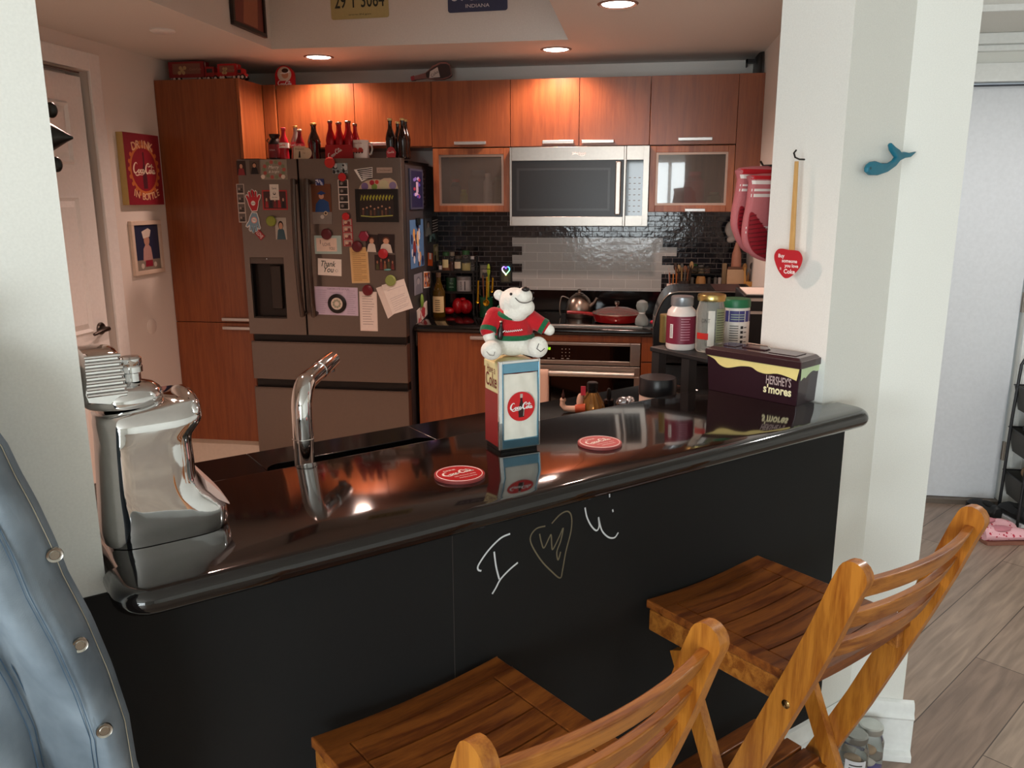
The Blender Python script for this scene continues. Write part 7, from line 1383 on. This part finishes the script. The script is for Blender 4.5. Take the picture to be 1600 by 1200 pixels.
def jt(f, z_):     # depth of the cloth, folds run down and slightly outwards
    k = (zt_-z_); 
    q = f*3.2+k*1.3
    return TJ+.012 - .026*min(1, k*2)*math.sin(q*3.6) - .016*min(1, k*3)*math.sin(q*8.3+1.2) - .007*math.sin(q*19+3*k)*math.sin(q*5)+.035*max(0, 1-f/.05)+.022*math.exp(-((f-.14-.02*math.sin(k*5))/.022)**2)*min(1, k*3)+.018*math.exp(-((f-.40+.05*k)/.03)**2) + .10*max(0, (.10-k)/.10)
rings = []
for i in range(NR+1):
    z_ = zt_-(zt_-zb_)*i/NR; sr = srt(z_); sl = -.50-.02*math.sin(i*.2); rings.append([tuple(B(sr+(sl-sr)*j/NC, jt(j/NC, z_), z_)) for j in range(NC+1)])
tJ = thing('denim_jacket', 'washed blue denim jacket with metal buttons hanging on the left wall', 'jacket', tuple(B(-.15, 1.05, zb_)))
mb = MB(); mb.loft(rings, DEN, None, True, False, closed=False); o = mesh('jacket_cloth', mb, tJ, world=True, angle=180); so = o.modifiers.new('t', 'SOLIDIFY'); so.thickness = .004; so.offset = 0
jc = o
# placket strip, seams
def on(f_s, z_, lift): sr = srt(z_); f = (sr-f_s)/(sr+.5); return B(f_s, jt(max(0, f), z_)-lift, z_)
mb = MB(); rr_ = []
for i in range(8, NR+1):
    z_ = zt_-(zt_-zb_)*i/NR; sr = srt(z_); rr_.append([tuple(on(sr-q, z_, .0045)) for q in (.004, .015, .03, .044)])
mb.loft(rr_, DEN, None, True, False, closed=False); o = mesh('button_placket', mb, tJ, world=True, angle=180); so = o.modifiers.new('t', 'SOLIDIFY'); so.thickness = .002
mb = MB(); TH = C('#a8a089', .8); TH2 = C('#3f5870', .9)
for q, m in ((.0055, TH), (.043, TH2), (.047, TH2)): mb.tube([tuple(on(srt(zt_-(zt_-zb_)*i/NR)-q, zt_-(zt_-zb_)*i/NR, .007)) for i in range(8, NR)], .0006, m, seg=4)
for dx in (0, .006, .012): mb.tube([tuple(on(srt(zt_-(zt_-zb_)*i/NR)-.115-dx+.0005*i, zt_-(zt_-zb_)*i/NR, .003)) for i in range(10, NR)], .0008, TH2, seg=4)
mesh('stitching', mb, jc, world=True)
for (u, v) in ((97,882),(132,1010),(166,1131)):
    s_, z_ = JQ(u, v, TJ-.012); p = on(s_-.004, z_, .0115); mb = MB(); M = fr(p, E, Z); mb.lathe([(.0092, -.003), (.0095, .0), (.0088, .0014), (.0065, .0004), (.006, .0004), (.0052, .0012), (.002, .0012), (.0005, .0012)], C('#a8a49c', .25, 1), M, 24); mesh('button', mb, tJ, world=True)
mb = MB(); mb.tube([tuple(B(-.49, 1.10, 1.46)), tuple(B(-.2, 1.12, 1.50)), tuple(B(-.03, 1.10, 1.462))], .02, DEN, seg=12); mesh('collar', mb, tJ, world=True)
mb = MB(); o0 = B(-.2, 1.199, 1.545); mb.tube([tuple(o0), tuple(o0-N*.06), tuple(o0-N*.08+Z*.02)], .008, HM, seg=10); mb.lathe([(.03, 0), (.03, .006)], HM, fr(o0, E, Z), 20); mb.tube([tuple(o0-N*.06), tuple(o0-N*.075-Z*.045)], .003, HM, seg=8); single('coat_hook', mb, 'dark coat hook on the left wall carrying the denim jacket', 'hook')
# ================================================================ floor and hall
def mason(label, u, v, lidc, h=.15, r=.038, fillc='#7a6fa8', labelcol=None):
    p = at_z(u, v, 0.0006); t = thing('mason_jar', label, 'jar', tuple(p)); mb = MB(); mb.lathe([(r*.9, 0), (r, .006), (r, h*.7), (r*.8, h*.82), (r*.78, h*.88)], GLASS, None, 24); b_ = mesh('glass', mb, t)
    mb = MB(); mb.lathe([(r*.82, h*.86), (r*.86, h*.88), (r*.86, h*.98), (r*.75, h)], C(lidc, .3, .8), None, 24); mesh('lid', mb, t)
    mb = MB(); [mb.ell((r*.3*math.cos(i*2.1), r*.3*math.sin(i*2.1), .018+.012*i), (r*.5, r*.45, .014), C([fillc, '#b89a7c', '#d8d0c8', '#8a8078'][i % 4], .8)) for i in range(6)]; mesh('contents', mb, b_)
    if labelcol: mb = MB(); patch(mb, r*1.03, -2.4, -.9, .02, .085, C(labelcol, .6)); [patch(mb, r*1.04, -2.1, -1.2, .03+.01*k, .034+.01*k, C('#3a3a3a')) for k in range(5)]; mesh('label', mb, b_)
mason('glass jar with a silver lid and purple contents on the floor by the column', 1354, 1203, '#c8ccc8', fillc='#6a5fa0')
mason('glass jar with a white label on the floor behind the stool leg', 1330, 1218, '#9a9c98', fillc='#8a857c', labelcol='#d9d8dc')
# pink patterned slip-ons
PNK = None
def pinkmat():
    m, nt, b = newmat('pink_cherry_print'); n = nt.nodes; L = nt.links.new; tc = n.new('ShaderNodeTexCoord'); v = n.new('ShaderNodeTexVoronoi'); v.inputs['Scale'].default_value = 55; L(tc.outputs['Object'], v.inputs['Vector'])
    r = n.new('ShaderNodeValToRGB'); r.color_ramp.interpolation = 'CONSTANT'; r.color_ramp.elements[0].color = lin('#c01a3a'); r.color_ramp.elements[1].position = .28; r.color_ramp.elements[1].color = lin('#efb6bf'); L(v.outputs['Distance'], r.inputs[0]); L(r.outputs[0], b.inputs['Base Color']); b.inputs['Roughness'].default_value = .6; return m
PNK = pinkmat()
def shoe(name, label, p, ang, L, W, H, m, sole, inner, group, k=1):
    t = thing(name, label, 'shoe', tuple(p), ang, group); n = 20; rings = []
    prof = [(-.5, .26, .72), (-.46, .36, .85), (-.36, .40, .82), (-.2, .40, .66), (-.05, .42, .62), (.1, .46, .66), (.25, .50, .60), (.38, .46, .48), (.46, .34, .36), (.5, .16, .22)]
    for (x, w_, h) in prof: rings.append([(x*L, w_*W*math.cos(2*PI*i/n)*(1 if math.sin(2*PI*i/n) < .3 else .82), .012+max(0, (.5+.5*math.sin(2*PI*i/n)))*h*H) for i in range(n)])
    mb = MB(); mb.loft(rings, m, None, True); up = mesh('upper', mb, t)
    mb = MB(); ps = [(x*L*1.01, w_*W*1.03) for x, w_, h in prof]+[(x*L*1.01, -w_*W*1.03) for x, w_, h in prof[::-1]]; mb.prism(crom(ps, 2, True), 0, .016, sole, None, True); mesh('sole', mb, t)
    mb = MB(); mb.ell((-.20*L, 0, .66*H+.012), (.24*L, .30*W, .012), inner); mesh('opening', mb, up)
p = at_z(1573, 846, .001); shoe('slip_on_shoe', 'front pink shoe with a red cherry print on the hall floor', p, .25, .25, .10, .085, PNK, C('#8a5a4a', .7), C('#c9808c', .8), 'pink cherry print shoes')
shoe('slip_on_shoe', 'rear pink shoe with a red cherry print tucked behind its pair', p+Vector((-.03, .105, 0)), .35, .25, .10, .085, PNK, C('#8a5a4a', .7), C('#c9808c', .8), 'pink cherry print shoes')
BS = C('#141416', .6)
p = at_z(1538, 806, .001); shoe('black_shoe', 'black shoe left of the shoe rack foot, behind the stool post', p+Vector((.0, .02, 0)), 1.75, .24, .08, .09, BS, C('#1c1c1e', .7), C('#0a0a0a', .8), 'black shoes by the rack')
p = at_z(1583, 812, .001); shoe('black_shoe', 'black shoe with a white sole at the foot of the rack', p+Vector((.0, .0, 0)), 1.75, .22, .085, .11, BS, C('#e6e6ea', .6), C('#0a0a0a', .8), 'black shoes by the rack')
# shoe / storage rack at the right edge
RXx, RYy = 2.04, 4.25
t = thing('storage_rack', 'black metal rack with tiered baskets at the right edge of the hall', 'rack', (RXx, RYy, .001)); IR = C('#2b2b2d', .4, .5)
for sy in (-.11, .11):
    mb = MB(); arcp = [(-.17, sy, 0), (-.165, sy, .5), (-.155, sy, .78)]+[(-.155+.155*(1-math.cos(a)), sy, .78+.07*math.sin(a)) for a in [k*PI/8 for k in range(1, 8)]]+[(.155, sy, .78), (.165, sy, .5), (.17, sy, 0)]
    mb.tube(arcp, .008, IR, seg=8); mesh('side_frame', mb, t)
for z in (.10, .33, .55):
    mb = MB(); mb.loft([[(-.14, -.12, z), (.14, -.12, z), (.14, .12, z), (-.14, .12, z)], [(-.16, -.145, z+.12), (.16, -.145, z+.12), (.16, .145, z+.12), (-.16, .145, z+.12)]], C('#4a4845', .7), None, False, False)
    mb.box((-.14, -.12, z-.002), (.14, .12, z+.002), C('#4a4845', .7)); mb.tube([(-.16, -.145, z+.12), (.16, -.145, z+.12), (.16, .145, z+.12), (-.16, .145, z+.12), (-.16, -.145, z+.12)], .004, IR, seg=6); o = mesh('basket', mb, t)
for z, dx, c, nm in ((.475, -.02, '#1a1a1c', 'black bag lying in the middle basket of the hall rack'), (.245, 0, '#8f7256', 'tan folded item in the lowest basket of the hall rack')):
    mb = MB(); mb.ell((RXx+dx-.03, RYy, z), (.10, .10, .05), C(c, .8)); 
    if z > .3: mb.tube([(RXx-.10, RYy-.1, z+.02), (RXx-.19, RYy-.16, z+.03), (RXx-.20, RYy-.17, z-.04), (RXx-.12, RYy-.12, z-.07)], .005, BLK, seg=6)
    single('rack_bag', mb, nm, 'bag')
